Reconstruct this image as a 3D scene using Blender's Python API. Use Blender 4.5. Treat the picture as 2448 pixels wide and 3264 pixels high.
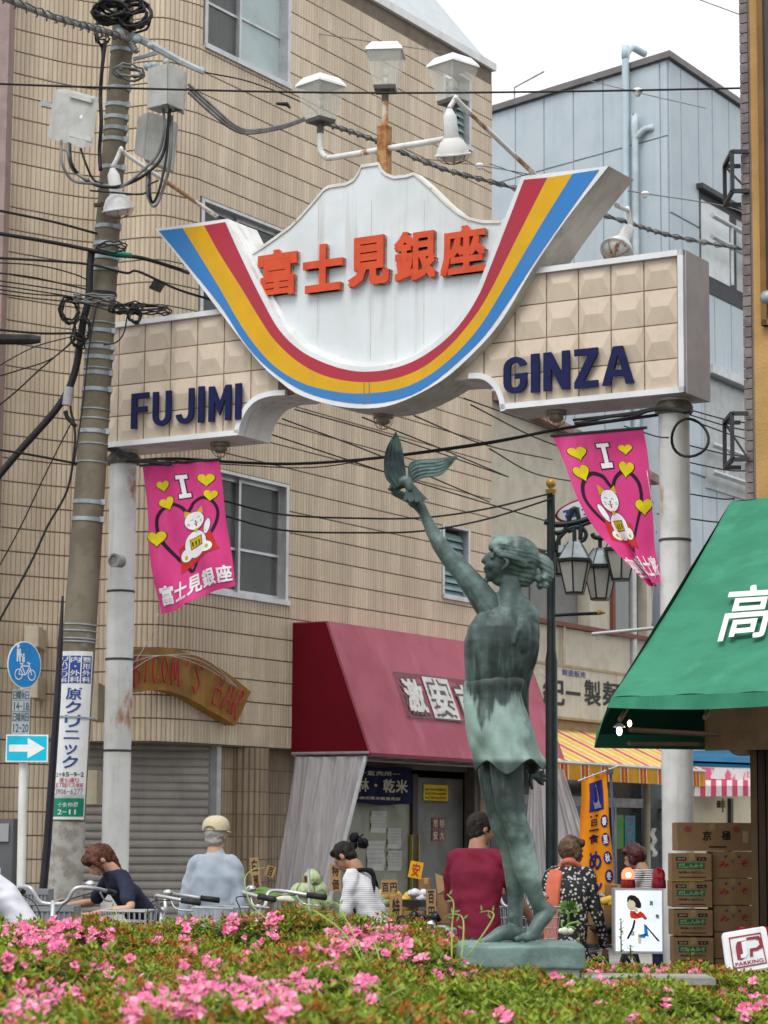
import bpy, bmesh, math, random
from mathutils import Vector, Matrix, noise
from math import sin, cos, pi, radians as R
import numpy as np
random.seed(7)
SC = bpy.context.scene
for _o in list(bpy.data.objects): bpy.data.objects.remove(_o)
# ---------------------------------------------------------------- camera
FPX = 7600.0; PITCH = math.atan(1028/FPX); ROLL = R(0.4); EYE = Vector((0, 0, 1.5))
cam = bpy.data.cameras.new('camera'); camo = bpy.data.objects.new('camera', cam)
SC.collection.objects.link(camo); SC.camera = camo
cam.sensor_fit = 'VERTICAL'; cam.sensor_height = 36; cam.sensor_width = 27; cam.lens = FPX/3264*36
cam.clip_start = .1; cam.clip_end = 2000
CR = Matrix.Rotation(pi/2+PITCH, 3, 'X') @ Matrix.Rotation(ROLL, 3, 'Z')
camo.matrix_world = Matrix.Translation(EYE) @ CR.to_4x4()
cam.dof.use_dof = True; cam.dof.focus_distance = 14.0; cam.dof.aperture_fstop = 7.0
# ---------------------------------------------------------------- light
SC.view_settings.view_transform = 'Standard'; SC.view_settings.look = 'None'
SC.view_settings.exposure = 0.45; SC.view_settings.gamma = 1; SC.view_settings.use_curve_mapping = False
W = bpy.data.worlds.new('World'); SC.world = W; W.use_nodes = True
_n = W.node_tree.nodes; _n.clear(); _l = W.node_tree.links
sky = _n.new('ShaderNodeTexSky'); sky.sky_type = 'NISHITA'; sky.sun_disc = False
SUN_EL, SUN_AZ = R(58), R(200)
sky.sun_elevation = SUN_EL; sky.sun_rotation = SUN_AZ; sky.air_density = 1.0; sky.dust_density = 2; sky.ozone_density = 1
hs = _n.new('ShaderNodeHueSaturation'); hs.inputs['Saturation'].default_value = .18
bg = _n.new('ShaderNodeBackground'); bg.inputs['Strength'].default_value = .05
wo = _n.new('ShaderNodeOutputWorld')
cloud = _n.new('ShaderNodeBackground'); cloud.inputs['Color'].default_value = (.97, .985, 1, 1); cloud.inputs['Strength'].default_value = .74   # the even white cloud deck
ad = _n.new('ShaderNodeAddShader')
_l.new(sky.outputs[0], hs.inputs['Color']); _l.new(hs.outputs[0], bg.inputs['Color']); _l.new(bg.outputs[0], ad.inputs[0]); _l.new(cloud.outputs[0], ad.inputs[1]); _l.new(ad.outputs[0], wo.inputs[0])
sl = bpy.data.lights.new('sun', 'SUN'); sl.energy = 1.5; sl.angle = R(28); sl.color = (1, .97, .93)
so = bpy.data.objects.new('sun', sl); SC.collection.objects.link(so)
_d = Vector((sin(SUN_AZ)*cos(SUN_EL), cos(SUN_AZ)*cos(SUN_EL), sin(SUN_EL)))
so.rotation_euler = _d.to_track_quat('Z', 'Y').to_euler(); so.location = (0, -10, 30)
# ---------------------------------------------------------------- photo geometry: rays through measured points of the place
def ray(px, py): return (CR @ Vector(((px-1224)/FPX, -(py-1632)/FPX, -1))).normalized()
def at(px, py, Y):
    d = ray(px, py); return EYE + d*(Y/d.y)
O0 = Vector((2.24, 18, 0)); AZ = R(31)
U = Vector((sin(AZ), cos(AZ), 0)); V = Vector((cos(AZ), -sin(AZ), 0)); K = Vector((0, 0, 1))
def P(a, b, z): return O0 + V*a + U*b + K*z          # street frame: a across, b along, z up
def onb(px, py, b=0.0):
    d = ray(px, py); t = ((O0+U*b-EYE).dot(U))/d.dot(U); q = EYE+d*t-O0; return q.dot(V), q.z
def ona(px, py, a):
    d = ray(px, py); t = ((O0+V*a-EYE).dot(V))/d.dot(V); q = EYE+d*t-O0; return q.dot(U), q.z
# ---------------------------------------------------------------- materials
MAT = {}
def mat(name, col=(.5,.5,.5), col2=None, ns=6., lo=.42, hi=.62, rough=.6, metal=0., bump=0., bs=60., st=(1, 1, 1), streak=None, sk=(9, 9, .7), slo=.5, shi=.75, samt=.7,
        rust=None, rs=7., rlo=.6, rhi=.68, emit=0., alpha=1., trans=0., coat=0., rstr=(1, 1, 1), spec=None, sheen=0.):
    if name in MAT: return MAT[name]
    m = bpy.data.materials.new(name); m.use_nodes = True; N = m.node_tree.nodes; L = m.node_tree.links
    b = N['Principled BSDF']; b.inputs['Roughness'].default_value = rough; b.inputs['Metallic'].default_value = metal
    b.inputs['Specular IOR Level'].default_value = spec if spec is not None else (.28 if rough < .65 else .12)
    if coat: b.inputs['Coat Weight'].default_value = coat; b.inputs['Coat Roughness'].default_value = .15
    if sheen: b.inputs['Sheen Weight'].default_value = sheen
    if trans: b.inputs['Transmission Weight'].default_value = trans
    b.inputs['Alpha'].default_value = alpha
    tc = N.new('ShaderNodeTexCoord')
    def tex(scale, st_, det=5, w=0.):
        mp = N.new('ShaderNodeMapping'); mp.inputs['Scale'].default_value = st_; mp.inputs['Location'].default_value = (w, w*.7, w*.3)
        L.new(tc.outputs['Object'], mp.inputs[0]); t = N.new('ShaderNodeTexNoise'); t.inputs['Scale'].default_value = scale
        t.inputs['Detail'].default_value = det; t.inputs['Roughness'].default_value = .62; L.new(mp.outputs[0], t.inputs['Vector']); return t.outputs[0]
    def ramp(src, lo_, hi_, amt=1.):
        r = N.new('ShaderNodeMapRange'); r.interpolation_type = 'SMOOTHSTEP'
        for k, v_ in enumerate((lo_, hi_, 0, amt)): r.inputs[k+1].default_value = v_
        L.new(src, r.inputs[0]); return r.outputs[0]
    def mix(f, a, bb):
        x = N.new('ShaderNodeMix'); x.data_type = 'RGBA'
        if isinstance(f, float): x.inputs[0].default_value = f
        else: L.new(f, x.inputs[0])
        for s, c in ((6, a), (7, bb)):
            if isinstance(c, tuple): x.inputs[s].default_value = (*c, 1)
            else: L.new(c, x.inputs[s])
        return x.outputs[2]
    cur = tuple(col)
    if col2 is None: col2 = tuple(c*.82 for c in col)
    cur = mix(ramp(tex(ns, st), lo, hi), cur, tuple(col2))
    if streak: cur = mix(ramp(tex(1., sk, 4, 3.3), slo, shi, samt), cur, tuple(streak))
    if rust: cur = mix(ramp(tex(rs, rstr, 6, 8.1), rlo, rhi), cur, tuple(rust))
    if isinstance(cur, tuple): b.inputs['Base Color'].default_value = (*cur, 1)
    else: L.new(cur, b.inputs['Base Color'])
    if emit:
        b.inputs['Emission Color'].default_value = (*col, 1); b.inputs['Emission Strength'].default_value = emit
    if bump:
        bp = N.new('ShaderNodeBump'); bp.inputs['Strength'].default_value = bump; bp.inputs['Distance'].default_value = .01
        L.new(tex(bs, (1, 1, 1), 4, 5.), bp.inputs['Height']); L.new(bp.outputs[0], b.inputs['Normal'])
    MAT[name] = m; return m
def varied(name, ca, cb, rough=.5, amt=1., bump=0., cc=None, grime=None, gs=(3, 3, .35)):
    """colour differs from piece to piece (random per island)"""
    if name in MAT: return MAT[name]
    m = mat(name, ca, tuple(c*.85 for c in ca), ns=12, rough=rough, bump=bump); N = m.node_tree.nodes; L = m.node_tree.links
    b = N['Principled BSDF']; g = N.new('ShaderNodeNewGeometry'); old = b.inputs['Base Color'].links[0].from_socket
    r = N.new('ShaderNodeValToRGB'); r.color_ramp.elements[0].color = (*ca, 1); r.color_ramp.elements[1].color = (*cb, 1)
    if cc: e = r.color_ramp.elements.new(.5); e.color = (*cc, 1)
    L.new(g.outputs['Random Per Island'], r.inputs[0]); x = N.new('ShaderNodeMix'); x.data_type = 'RGBA'; x.inputs[0].default_value = .78*amt
    L.new(old, x.inputs[6]); L.new(r.outputs[0], x.inputs[7]); o = x.outputs[2]
    if grime:
        for sc, st, w, lo, hi, am in ((1., gs, 1., .42, .75, .75), (1.1, (1, 1, 1), 4., .45, .8, .5)):
            tc = N.new('ShaderNodeTexCoord'); mp = N.new('ShaderNodeMapping'); mp.inputs['Scale'].default_value = st; mp.inputs['Location'].default_value = (w, w, w); L.new(tc.outputs['Object'], mp.inputs[0]); t = N.new('ShaderNodeTexNoise'); t.inputs['Scale'].default_value = sc; t.inputs['Detail'].default_value = 7; t.inputs['Roughness'].default_value = .65; L.new(mp.outputs[0], t.inputs[0])
            q = N.new('ShaderNodeMapRange'); q.inputs[1].default_value = lo; q.inputs[2].default_value = hi; q.inputs[4].default_value = am; L.new(t.outputs[0], q.inputs[0]); y = N.new('ShaderNodeMix'); y.data_type = 'RGBA'; L.new(q.outputs[0], y.inputs[0]); L.new(o, y.inputs[6]); y.inputs[7].default_value = (*grime, 1); o = y.outputs[2]
    L.new(o, b.inputs['Base Color']); return m
# ---------------------------------------------------------------- mesh building
ORG = {}
class MB:
    def __init__(s): s.v = []; s.f = []; s.m = []
    def add(s, vs, fs, mi=0):
        n = len(s.v); s.v += [Vector(q) for q in vs]; s.f += [tuple(i+n for i in f) for f in fs]; s.m += [mi]*len(fs); return s
    def quad(s, a, b, c, d, mi=0): return s.add([a, b, c, d], [(0, 1, 2, 3)], mi)
    def obox(s, o, x, y, z, mi=0):
        """box from corner o with edge vectors x, y, z"""
        o, x, y, z = map(Vector, (o, x, y, z)); p = [o, o+x, o+x+y, o+y]; p += [q+z for q in p]
        fs = [(0, 3, 2, 1), (4, 5, 6, 7), (0, 1, 5, 4), (1, 2, 6, 5), (2, 3, 7, 6), (3, 0, 4, 7)]
        if x.cross(y).dot(z) < 0: fs = [f[::-1] for f in fs]
        return s.add(p, fs, mi)
    def box(s, c, d, mi=0, rz=0., ax=None):
        c = Vector(c); M = ax or Matrix.Rotation(rz, 3, 'Z'); x, y, z = (M @ Vector(e) for e in ((d[0], 0, 0), (0, d[1], 0), (0, 0, d[2])))
        return s.obox(c-(x+y+z)/2, x, y, z, mi)
    def sbox(s, a0, a1, b0, b1, z0, z1, mi=0):
        return s.obox(P(a0, b0, z0), V*(a1-a0), U*(b1-b0), K*(z1-z0), mi)
    def prism(s, pts, d, mi=0, cap=(1, 1), side=None):
        """closed polygon of 3-D points extruded by vector d"""
        n = len(pts); d = Vector(d); a = [Vector(q) for q in pts]; nr = Vector((0, 0, 0))
        for i in range(n): nr += a[i].cross(a[(i+1) % n])
        if nr.dot(d) > 0: a = a[::-1]
        fs = []
        if cap[0]: fs.append(tuple(range(n)))
        if cap[1]: fs.append(tuple(range(2*n-1, n-1, -1)))
        k = len(s.f); s.add(a+[q+d for q in a], fs+[(i, i+n, (i+1) % n+n, (i+1) % n)[::1] for i in range(n)], mi)
        if side is not None:
            for q in range(k+len(fs), len(s.f)): s.m[q] = side
        return s
    def tube(s, pts, r, n=8, mi=0, cap=True, closed=False):
        pts = [Vector(q) for q in pts]; m = len(pts); rr = r if isinstance(r, (list, tuple)) else [r]*m; vs = []; up = None
        for i, q in enumerate(pts):
            if closed: t = pts[(i+1) % m]-pts[i-1]
            else: t = pts[min(i+1, m-1)]-pts[max(i-1, 0)]
            if t.length < 1e-9: t = Vector((0, 0, 1))
            t.normalize()
            if up is None: up = t.orthogonal()
            up = up-t*up.dot(t)
            if up.length < 1e-6: up = t.orthogonal()
            up.normalize(); w = t.cross(up)
            for k in range(n): th = 2*pi*k/n; vs.append(q+(up*cos(th)+w*sin(th))*rr[i])
        fs = []
        for i in range(m if closed else m-1):
            j = (i+1) % m
            for k in range(n): fs.append((i*n+k, i*n+(k+1) % n, j*n+(k+1) % n, j*n+k))
        if cap and not closed: fs += [tuple(range(n))[::-1], tuple((m-1)*n+k for k in range(n))]
        return s.add(vs, fs, mi)
    def lathe(s, o, prof, n=16, mi=0, axis=None, a0=0., a1=2*pi):
        """prof: (radius, height) along axis from o"""
        ax = Vector(axis or (0, 0, 1)).normalized(); x = ax.orthogonal().normalized() if abs(ax.z) < .999 else Vector((1, 0, 0)); y = ax.cross(x); o = Vector(o)
        full = abs(a1-a0-2*pi) < 1e-6; k = n if full else n+1; vs = []
        for r, h in prof:
            for i in range(k): th = a0+(a1-a0)*i/n; vs.append(o+ax*h+(x*cos(th)+y*sin(th))*r)
        fs = []
        for j in range(len(prof)-1):
            for i in range(n):
                i2 = (i+1) % k; fs.append((j*k+i, j*k+i2, (j+1)*k+i2, (j+1)*k+i))
        return s.add(vs, fs, mi)
    def ball(s, c, r, n=12, mi=0, sc=(1, 1, 1), ax=None):
        M = ax or Matrix.Identity(3); vs = []; m = max(4, n//2+1); c = Vector(c)
        for j in range(m+1):
            t = pi*j/m
            for i in range(n):
                p = 2*pi*i/n; vs.append(c+M @ Vector((r*sc[0]*sin(t)*cos(p), r*sc[1]*sin(t)*sin(p), r*sc[2]*cos(t))))
        fs = [(j*n+i, (j+1)*n+i, (j+1)*n+(i+1) % n, j*n+(i+1) % n) for j in range(m) for i in range(n)]
        return s.add(vs, fs, mi)
    def grid(s, fn, nu, nv, mi=0, flip=False):
        vs = [fn(i/nu, j/nv) for j in range(nv+1) for i in range(nu+1)]; w = nu+1
        fs = [(j*w+i, j*w+i+1, (j+1)*w+i+1, (j+1)*w+i) for j in range(nv) for i in range(nu)]
        if flip: fs = [f[::-1] for f in fs]
        return s.add(vs, fs, mi)
    def build(s, name, mats, parent=None, smooth=False, bevel=0., org=None):
        if not isinstance(mats, (list, tuple)): mats = [mats]
        if parent is not None: o0 = ORG[parent.name]
        elif org is not None: o0 = Vector(org)
        else:
            xs = [v.x for v in s.v]; ys = [v.y for v in s.v]; o0 = Vector(((min(xs)+max(xs))/2, (min(ys)+max(ys))/2, min(v.z for v in s.v)))
        me = bpy.data.meshes.new(name); me.from_pydata([tuple(v-o0) for v in s.v], [], s.f)
        for m in mats: me.materials.append(m)
        if len(mats) > 1: me.polygons.foreach_set('material_index', s.m)
        if smooth: me.polygons.foreach_set('use_smooth', [True]*len(me.polygons))
        me.update()
        if bevel or smooth == 'a':
            bm = bmesh.new(); bm.from_mesh(me); bmesh.ops.remove_doubles(bm, verts=bm.verts, dist=1e-5)
            if bevel: bmesh.ops.bevel(bm, geom=[e for e in bm.edges if len(e.link_faces) == 2 and e.calc_face_angle(0) > .6], offset=bevel, segments=2, affect='EDGES', clamp_overlap=True)
            bm.to_mesh(me); bm.free()
            if smooth == 'a':
                for e in me.edges: pass
                me.set_sharp_from_angle(angle=R(40))
        o = bpy.data.objects.new(name, me); SC.collection.objects.link(o)
        if parent is not None: o.parent = parent; ORG[o.name] = o0
        else: o.location = o0; ORG[o.name] = o0.copy()
        return o
def thing(name, label, cat, loc, group=None, kind=None):
    o = bpy.data.objects.new(name, None); SC.collection.objects.link(o); o.location = loc; o.empty_display_size = .2
    ORG[o.name] = Vector(loc); return tag(o, label, cat, group, kind)
def tag(o, label=None, cat=None, group=None, kind=None):
    if label: o['label'] = label
    if cat: o['category'] = cat
    if group: o['group'] = group
    if kind: o['kind'] = kind
    return o
def stuff(o): o['kind'] = 'stuff'; return o
def copy_tree(o, parent=None):
    c = o.copy(); SC.collection.objects.link(c)
    if parent is not None: c.parent = parent
    for ch in KIDS(o): copy_tree(ch, c)
    return c
def KIDS(o): return [q for q in SC.collection.objects if q.parent == o]
# ---------------------------------------------------------------- temp scene for evaluated geometry
TS = bpy.data.scenes.new('tmp'); TC = {}
def evaluate(objs):
    TS.view_layers[0].update(); dg = TS.view_layers[0].depsgraph; out = []
    for o in objs: out.append(bpy.data.meshes.new_from_object(o.evaluated_get(dg), depsgraph=dg))
    for o in objs: bpy.data.objects.remove(o)
    return out
def _txt(key):
    body, bold, solid = key; c = bpy.data.curves.new('t', 'FONT'); c.body = body; c.offset = bold; c.resolution_u = 2; c.extrude = .5 if solid else 0
    o = bpy.data.objects.new('t', c); TS.collection.objects.link(o); return o
def load_texts(keys):
    ks = [k for k in dict.fromkeys((q[0], 0. if any(ord(c) > 0x2000 for c in q[0]) else q[1], q[2]) for q in keys) if k not in TC]; ms = evaluate([_txt(k) for k in ks])
    for k, m in zip(ks, ms):
        vs = [tuple(v.co) for v in m.vertices]; fs = [tuple(p.vertices) for p in m.polygons]
        if vs:
            x0 = min(v[0] for v in vs); x1 = max(v[0] for v in vs); y0 = min(v[1] for v in vs); y1 = max(v[1] for v in vs)
            vs = [((v[0]-x0)/(x1-x0), (v[1]-y0)/max(1e-6, y1-y0), v[2]+.5 if k[2] else 0.) for v in vs]
        TC[k] = (vs, fs); bpy.data.meshes.remove(m)
def text(mb, body, fn, bold=.0, solid=False, mi=0, sub=0):
    """fn(u, v, w) -> world point; u, v in 0..1 over the glyph box, w 0 back .. 1 front"""
    cjk = any(ord(c) > 0x2000 for c in body); k = (body, 0. if cjk else bold, solid)
    if k not in TC: load_texts([k])
    vs, fs = TC[k]
    if not cjk or bold <= 0: mb.add([fn(*v) for v in vs], fs, mi); return mb
    # heavy strokes: the glyph laid five times, slightly shifted, each a hair above the last
    o = fn(0, 0, 0); nr = (fn(1, 0, 0)-o).cross(fn(0, 1, 0)-o); nr = nr.normalized() if nr.length > 0 else Vector((0, 0, 0)); s = 1-2*bold*.75
    for i, (a, b) in enumerate(((0, 0), (1, 1), (-1, 1), (1, -1), (-1, -1))):
        mb.add([fn(.5+(v[0]-.5)*s+a*bold*.75, .5+(v[1]-.5)*s+b*bold*.75, v[2])+nr*(.00025*i) for v in vs], fs, mi)
    return mb
def quadfn(bl, br, tr, tl, d=Vector((0, 0, 0))):
    bl, br, tr, tl = map(Vector, (bl, br, tr, tl))
    return lambda u, v, w=0.: bl*(1-u)*(1-v)+br*u*(1-v)+tr*u*v+tl*(1-u)*v+d*w
def crom(pts, n=6, closed=False):
    out = []; m = len(pts); T = [Vector(p) for p in pts]
    for i in range(m if closed else m-1):
        p1, p2 = T[i], T[(i+1) % m]; p0 = T[i-1] if (i > 0 or closed) else p1*2-p2; p3 = T[(i+2) % m] if (i+2 < m or closed) else p2*2-p1
        for k in range(n):
            t = k/n; out.append(.5*((2*p1)+(p2-p0)*t+(2*p0-5*p1+4*p2-p3)*t*t+(3*p1-p0-3*p2+p3)*t**3))
    if not closed: out.append(T[-1])
    return out
def inside(p, poly):
    x, y = p[0], p[1]; c = False; n = len(poly)
    for i in range(n):
        x0, y0 = poly[i][0], poly[i][1]; x1, y1 = poly[i-1][0], poly[i-1][1]
        if (y0 > y) != (y1 > y) and x < (x1-x0)*(y-y0)/(y1-y0)+x0: c = not c
    return c
def hitp(px, py, p0, n):
    d = ray(px, py); return EYE+d*((Vector(p0)-EYE).dot(n)/d.dot(n))
AW = -5.6; RH = .2145; ZR = 3.614-RH*17      # tiled wall plane, tile row height, lowest row line
# ---- shared materials
mat('asphalt', (.10, .10, .10), (.07, .07, .07), ns=3, rough=.9, bump=.5, bs=150)
mat('paving', (.42, .40, .37), (.33, .31, .29), ns=4, rough=.85, bump=.3)
mat('grout', (.20, .165, .13), rough=.9)
mat('white_paint', (.72, .73, .73), (.62, .63, .63), ns=2.2, rough=.5, streak=(.42, .41, .38), slo=.52, shi=.8, samt=.55, bump=.06)
mat('white_rust', (.70, .71, .70), (.58, .58, .56), ns=3, rough=.5, rust=(.30, .11, .03), rs=5, rlo=.60, rhi=.66, bump=.1, streak=(.42, .38, .32), samt=.6)
mat('alu', (.50, .51, .52), (.42, .43, .44), rough=.38, metal=.5)
mat('steel', (.36, .38, .39), (.25, .27, .28), ns=9, rough=.5, metal=.4)
mat('dark_metal', (.035, .036, .04), rough=.5)
mat('black_rubber', (.012, .012, .013), (.03, .03, .03), ns=9, rough=.6)
mat('wire_black', (.018, .018, .02), rough=.6)
mat('wire_grey', (.12, .12, .12), (.2, .2, .2), rough=.6)
mat('rusty', (.28, .11, .035), (.42, .25, .12), ns=9, rough=.85, bump=.4)
mat('glass_dark', (.05, .06, .065), (.08, .09, .09), ns=2, rough=.08, spec=.8)
mat('glass_frost', (.40, .48, .48), (.34, .42, .43), ns=2, rough=.35)
mat('glass_grey', (.17, .17, .16), (.13, .13, .125), ns=2, rough=.2)
varied('wall_tile', (.55, .45, .33), (.70, .60, .455), rough=.42, cc=(.63, .53, .40), grime=(.40, .32, .235))
varied('wall_tile_low', (.34, .255, .175), (.43, .335, .245), rough=.42, cc=(.38, .295, .205))
# ---- ground
g = MB(); g.quad((-300, -60, 0), (300, -60, 0), (300, 500, 0), (-300, 500, 0)).build('ground', MAT['asphalt'], org=(0, 0, 0))['kind'] = 'structure'
g = MB(); g.sbox(AW, -3.4, -1.5, 60, .004, .12); tag(g.build('pavement', MAT['paving']), kind='structure')
# ---- tiled wall path
_cp = [(-160, 21.25), (-60, 21.35), (25, 21.6), (100, 21.76), (200, 21.96), (304, 22.08), (400, 21.95), (460, 21.88), (510, 21.88), (560, 21.98), (620, 22.2)]
_e = P(AW, ona(620, 1000, AW)[0], 0); _c2 = crom([(at(x, 1000, y).x, at(x, 1000, y).y, 0) for x, y in _cp[:-1]]+[tuple(_e), tuple(P(AW, ona(640, 1000, AW)[0], 0))], 12)[:-12]
_bs = (Vector((_c2[-1].x, _c2[-1].y, 0))-O0).dot(U)
_pth = [(_bs, Vector(_c2[-1]))]
for q in _c2[-2::-1]: _pth.append((_pth[-1][0]-(q-_pth[-1][1]).length, Vector(q)))
_pth = _pth[::-1]; SMIN = _pth[0][0]; SMAX = 7.37
def wp(s, z, d=0.):
    if s >= _bs: return P(AW+d, s, z)
    for i in range(len(_pth)-1):
        if s <= _pth[i+1][0]: break
    s0, p0 = _pth[i]; s1, p1 = _pth[i+1]; t = (s-s0)/(s1-s0); q = p0.lerp(p1, t)
    def tn(j):
        a = _pth[max(j-1, 0)][1]; b = _pth[min(j+1, len(_pth)-1)][1]; e = (b-a).normalized(); return Vector((e.y, -e.x, 0))
    return q+tn(i).lerp(tn(i+1), t).normalized()*d+K*z
def s_at(px):
    lo, hi = SMIN, 7.4
    for _ in range(30):
        m = (lo+hi)/2; q = wp(m, 5.)-EYE; c = CR.transposed() @ q
        if 1224+FPX*c.x/-c.z < px: lo = m
        else: hi = m
    return lo
ZTOP = 10.44; SHL, SHR, ZSH = s_at(240), 2.04, 2.35
OPEN = [(1.555, 3.02, 9.04, 10.34, 'a'), (1.555, 3.02, 6.15, 7.53, 'b'), (1.70, 3.10, 3.77, 4.95, 'c'), (6.22, 6.84, 9.36, 10.2, 'l'), (6.24, 6.84, 4.12, 4.93, 'l')]
bld = thing('tiled_building', 'tall corner building clad in beige ribbed tiles, with a grey roller shutter', 'building', P(AW-1, 3, 0))
rnd = random.Random(3)
def is_open(s0, s1, z0, z1):
    for o in OPEN:
        if s1 > o[0]+.003 and s0 < o[1]-.003 and z1 > o[2]+.01 and z0 < o[3]-.01: return True
    return z1 < ZSH+.02 and s1 > SHL
# backing wall with openings
g = MB(); ss = [SMIN+(1.5-SMIN)*i/60 for i in range(61)]+[o[0] for o in OPEN]+[o[1] for o in OPEN]+[SHL, SMAX]; ss = sorted(set(round(x, 4) for x in ss))
zz = sorted(set([0, ZSH, ZTOP]+[o[2] for o in OPEN]+[o[3] for o in OPEN]))
for i in range(len(ss)-1):
    for j in range(len(zz)-1):
        if not is_open(ss[i], ss[i+1], zz[j], zz[j+1]):
            a, b = (ss[i], ss[i+1]); g.quad(wp(a, zz[j]), wp(b, zz[j]), wp(b, zz[j+1]), wp(a, zz[j+1]))
g.build('wall', MAT['grout'], bld)
g = MB()   # body of the building behind
g.prism([P(AW-.9, 2.2, 2.4), P(AW-.9, SMAX, 2.4), P(AW-9, SMAX, 2.4), P(AW-9, 2.2, 2.4)], K*(ZTOP-2.4)); g.quad(P(AW, SMAX, 0), P(AW-9, SMAX, 0), P(AW-9, SMAX, ZTOP), P(AW, SMAX, ZTOP))
g.prism([wp(s, ZSH-.03, -.01) for s in ss if s > SHL]+[P(AW-.9, SMAX, ZSH-.03), P(AW-.9, 0, ZSH-.03)], K*.03)
g.prism([wp(SMIN, 0, -.3), wp(SHL-.1, 0, -.3), wp(SHL-.1, 0, -1.4), wp(SMIN, 0, -1.4)], K*ZTOP)
g.build('inner_wall', MAT['grout'], bld)
# tiles: ribbed pieces .05 wide, one row high
TW = .0505
def tile_geo(s0, s1, z0, z1, dep, mb, base=0.):
    w = s1-s0; g_ = .0014; c = w*.24; zg = .0068
    p = [wp(s0+g_, z0+zg, base), wp(s0+g_+c, z0+zg, base+dep), wp(s1-g_-c, z0+zg, base+dep), wp(s1-g_, z0+zg, base)]
    q = [wp(s0+g_, z1-zg, base), wp(s0+g_+c, z1-zg, base+dep), wp(s1-g_-c, z1-zg, base+dep), wp(s1-g_, z1-zg, base)]
    mb.add(p+q, [(0, 1, 5, 4), (1, 2, 6, 5), (2, 3, 7, 6), (0, 3, 2, 1), (4, 5, 6, 7)])
def all_tiles():
    s = SMAX
    while s-TW > SMIN:
        for r in range(0, 48):
            z0, z1 = ZR+r*RH, min(ZR+(r+1)*RH, ZTOP)
            if z0 >= ZTOP-.02: break
            if is_open(s-TW, s, z0+.02, z1-.02):
                # part tiles round an opening edge
                for o in OPEN:
                    if s > o[0]+.003 and s-TW < o[1]-.003:
                        if z0 < o[2]-.03 < z1: yield s-TW, s, z0, o[2]
                        if z0 < o[3]+.03 and o[3] < z1-.03: yield s-TW, s, o[3], z1
                if z0 < ZSH-.02 < z1 and s > SHL: yield s-TW, s, ZSH, z1
                continue
            yield s-TW, s, max(z0, .02), z1
        s -= TW
hi, lo_ = MB(), MB(); big = []
for s0, s1, z0, z1 in all_tiles():
    if s0 < s_at_lim if False else (s0 < .9 and 1.3 < z0 < 8): pass
    low = False
    q = wp((s0+s1)/2, (z0+z1)/2)-EYE; c = CR.transposed() @ q; X = 1224+FPX*c.x/-c.z; Yp = 1632-FPX*c.y/-c.z
    if X < 205 and X > 5 and 40 < Yp < 2560 and z1-z0 > .2: big.append((q.length, s0, s1, z0, z1, low)); continue
    tile_geo(s0, s1, z0, z1, .013, lo_ if low else hi)
big.sort(); 
for k, (_, s0, s1, z0, z1, low) in enumerate(big):
    if k < 292:
        g = MB(); tile_geo(s0, s1, z0, z1, .013, g); g.build('tile', MAT['wall_tile_low' if low else 'wall_tile'], bld)
    else: tile_geo(s0, s1, z0, z1, .013, lo_ if low else hi)
stuff(hi.build('tiles', MAT['wall_tile'], bld)); 
# roof edge and mansard
g = MB(); g.sbox(AW-.3, AW+.05, 2.2, SMAX+.03, ZTOP, ZTOP+.09); g.build('roof_edge', MAT['white_paint'], bld)
mat('roof_sheet', (.46, .50, .52), (.42, .46, .48), rough=.4)
g = MB(); p = [P(AW-.02, 3.2, ZTOP+.09), P(AW-.02, SMAX, ZTOP+.09), P(AW-1.15, SMAX-.35, ZTOP+1.6), P(AW-1.15, 3.2, ZTOP+1.6)]; g.prism(p, V*-.4+K*-.05)
g.build('mansard_roof', MAT['roof_sheet'], bld)
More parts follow.
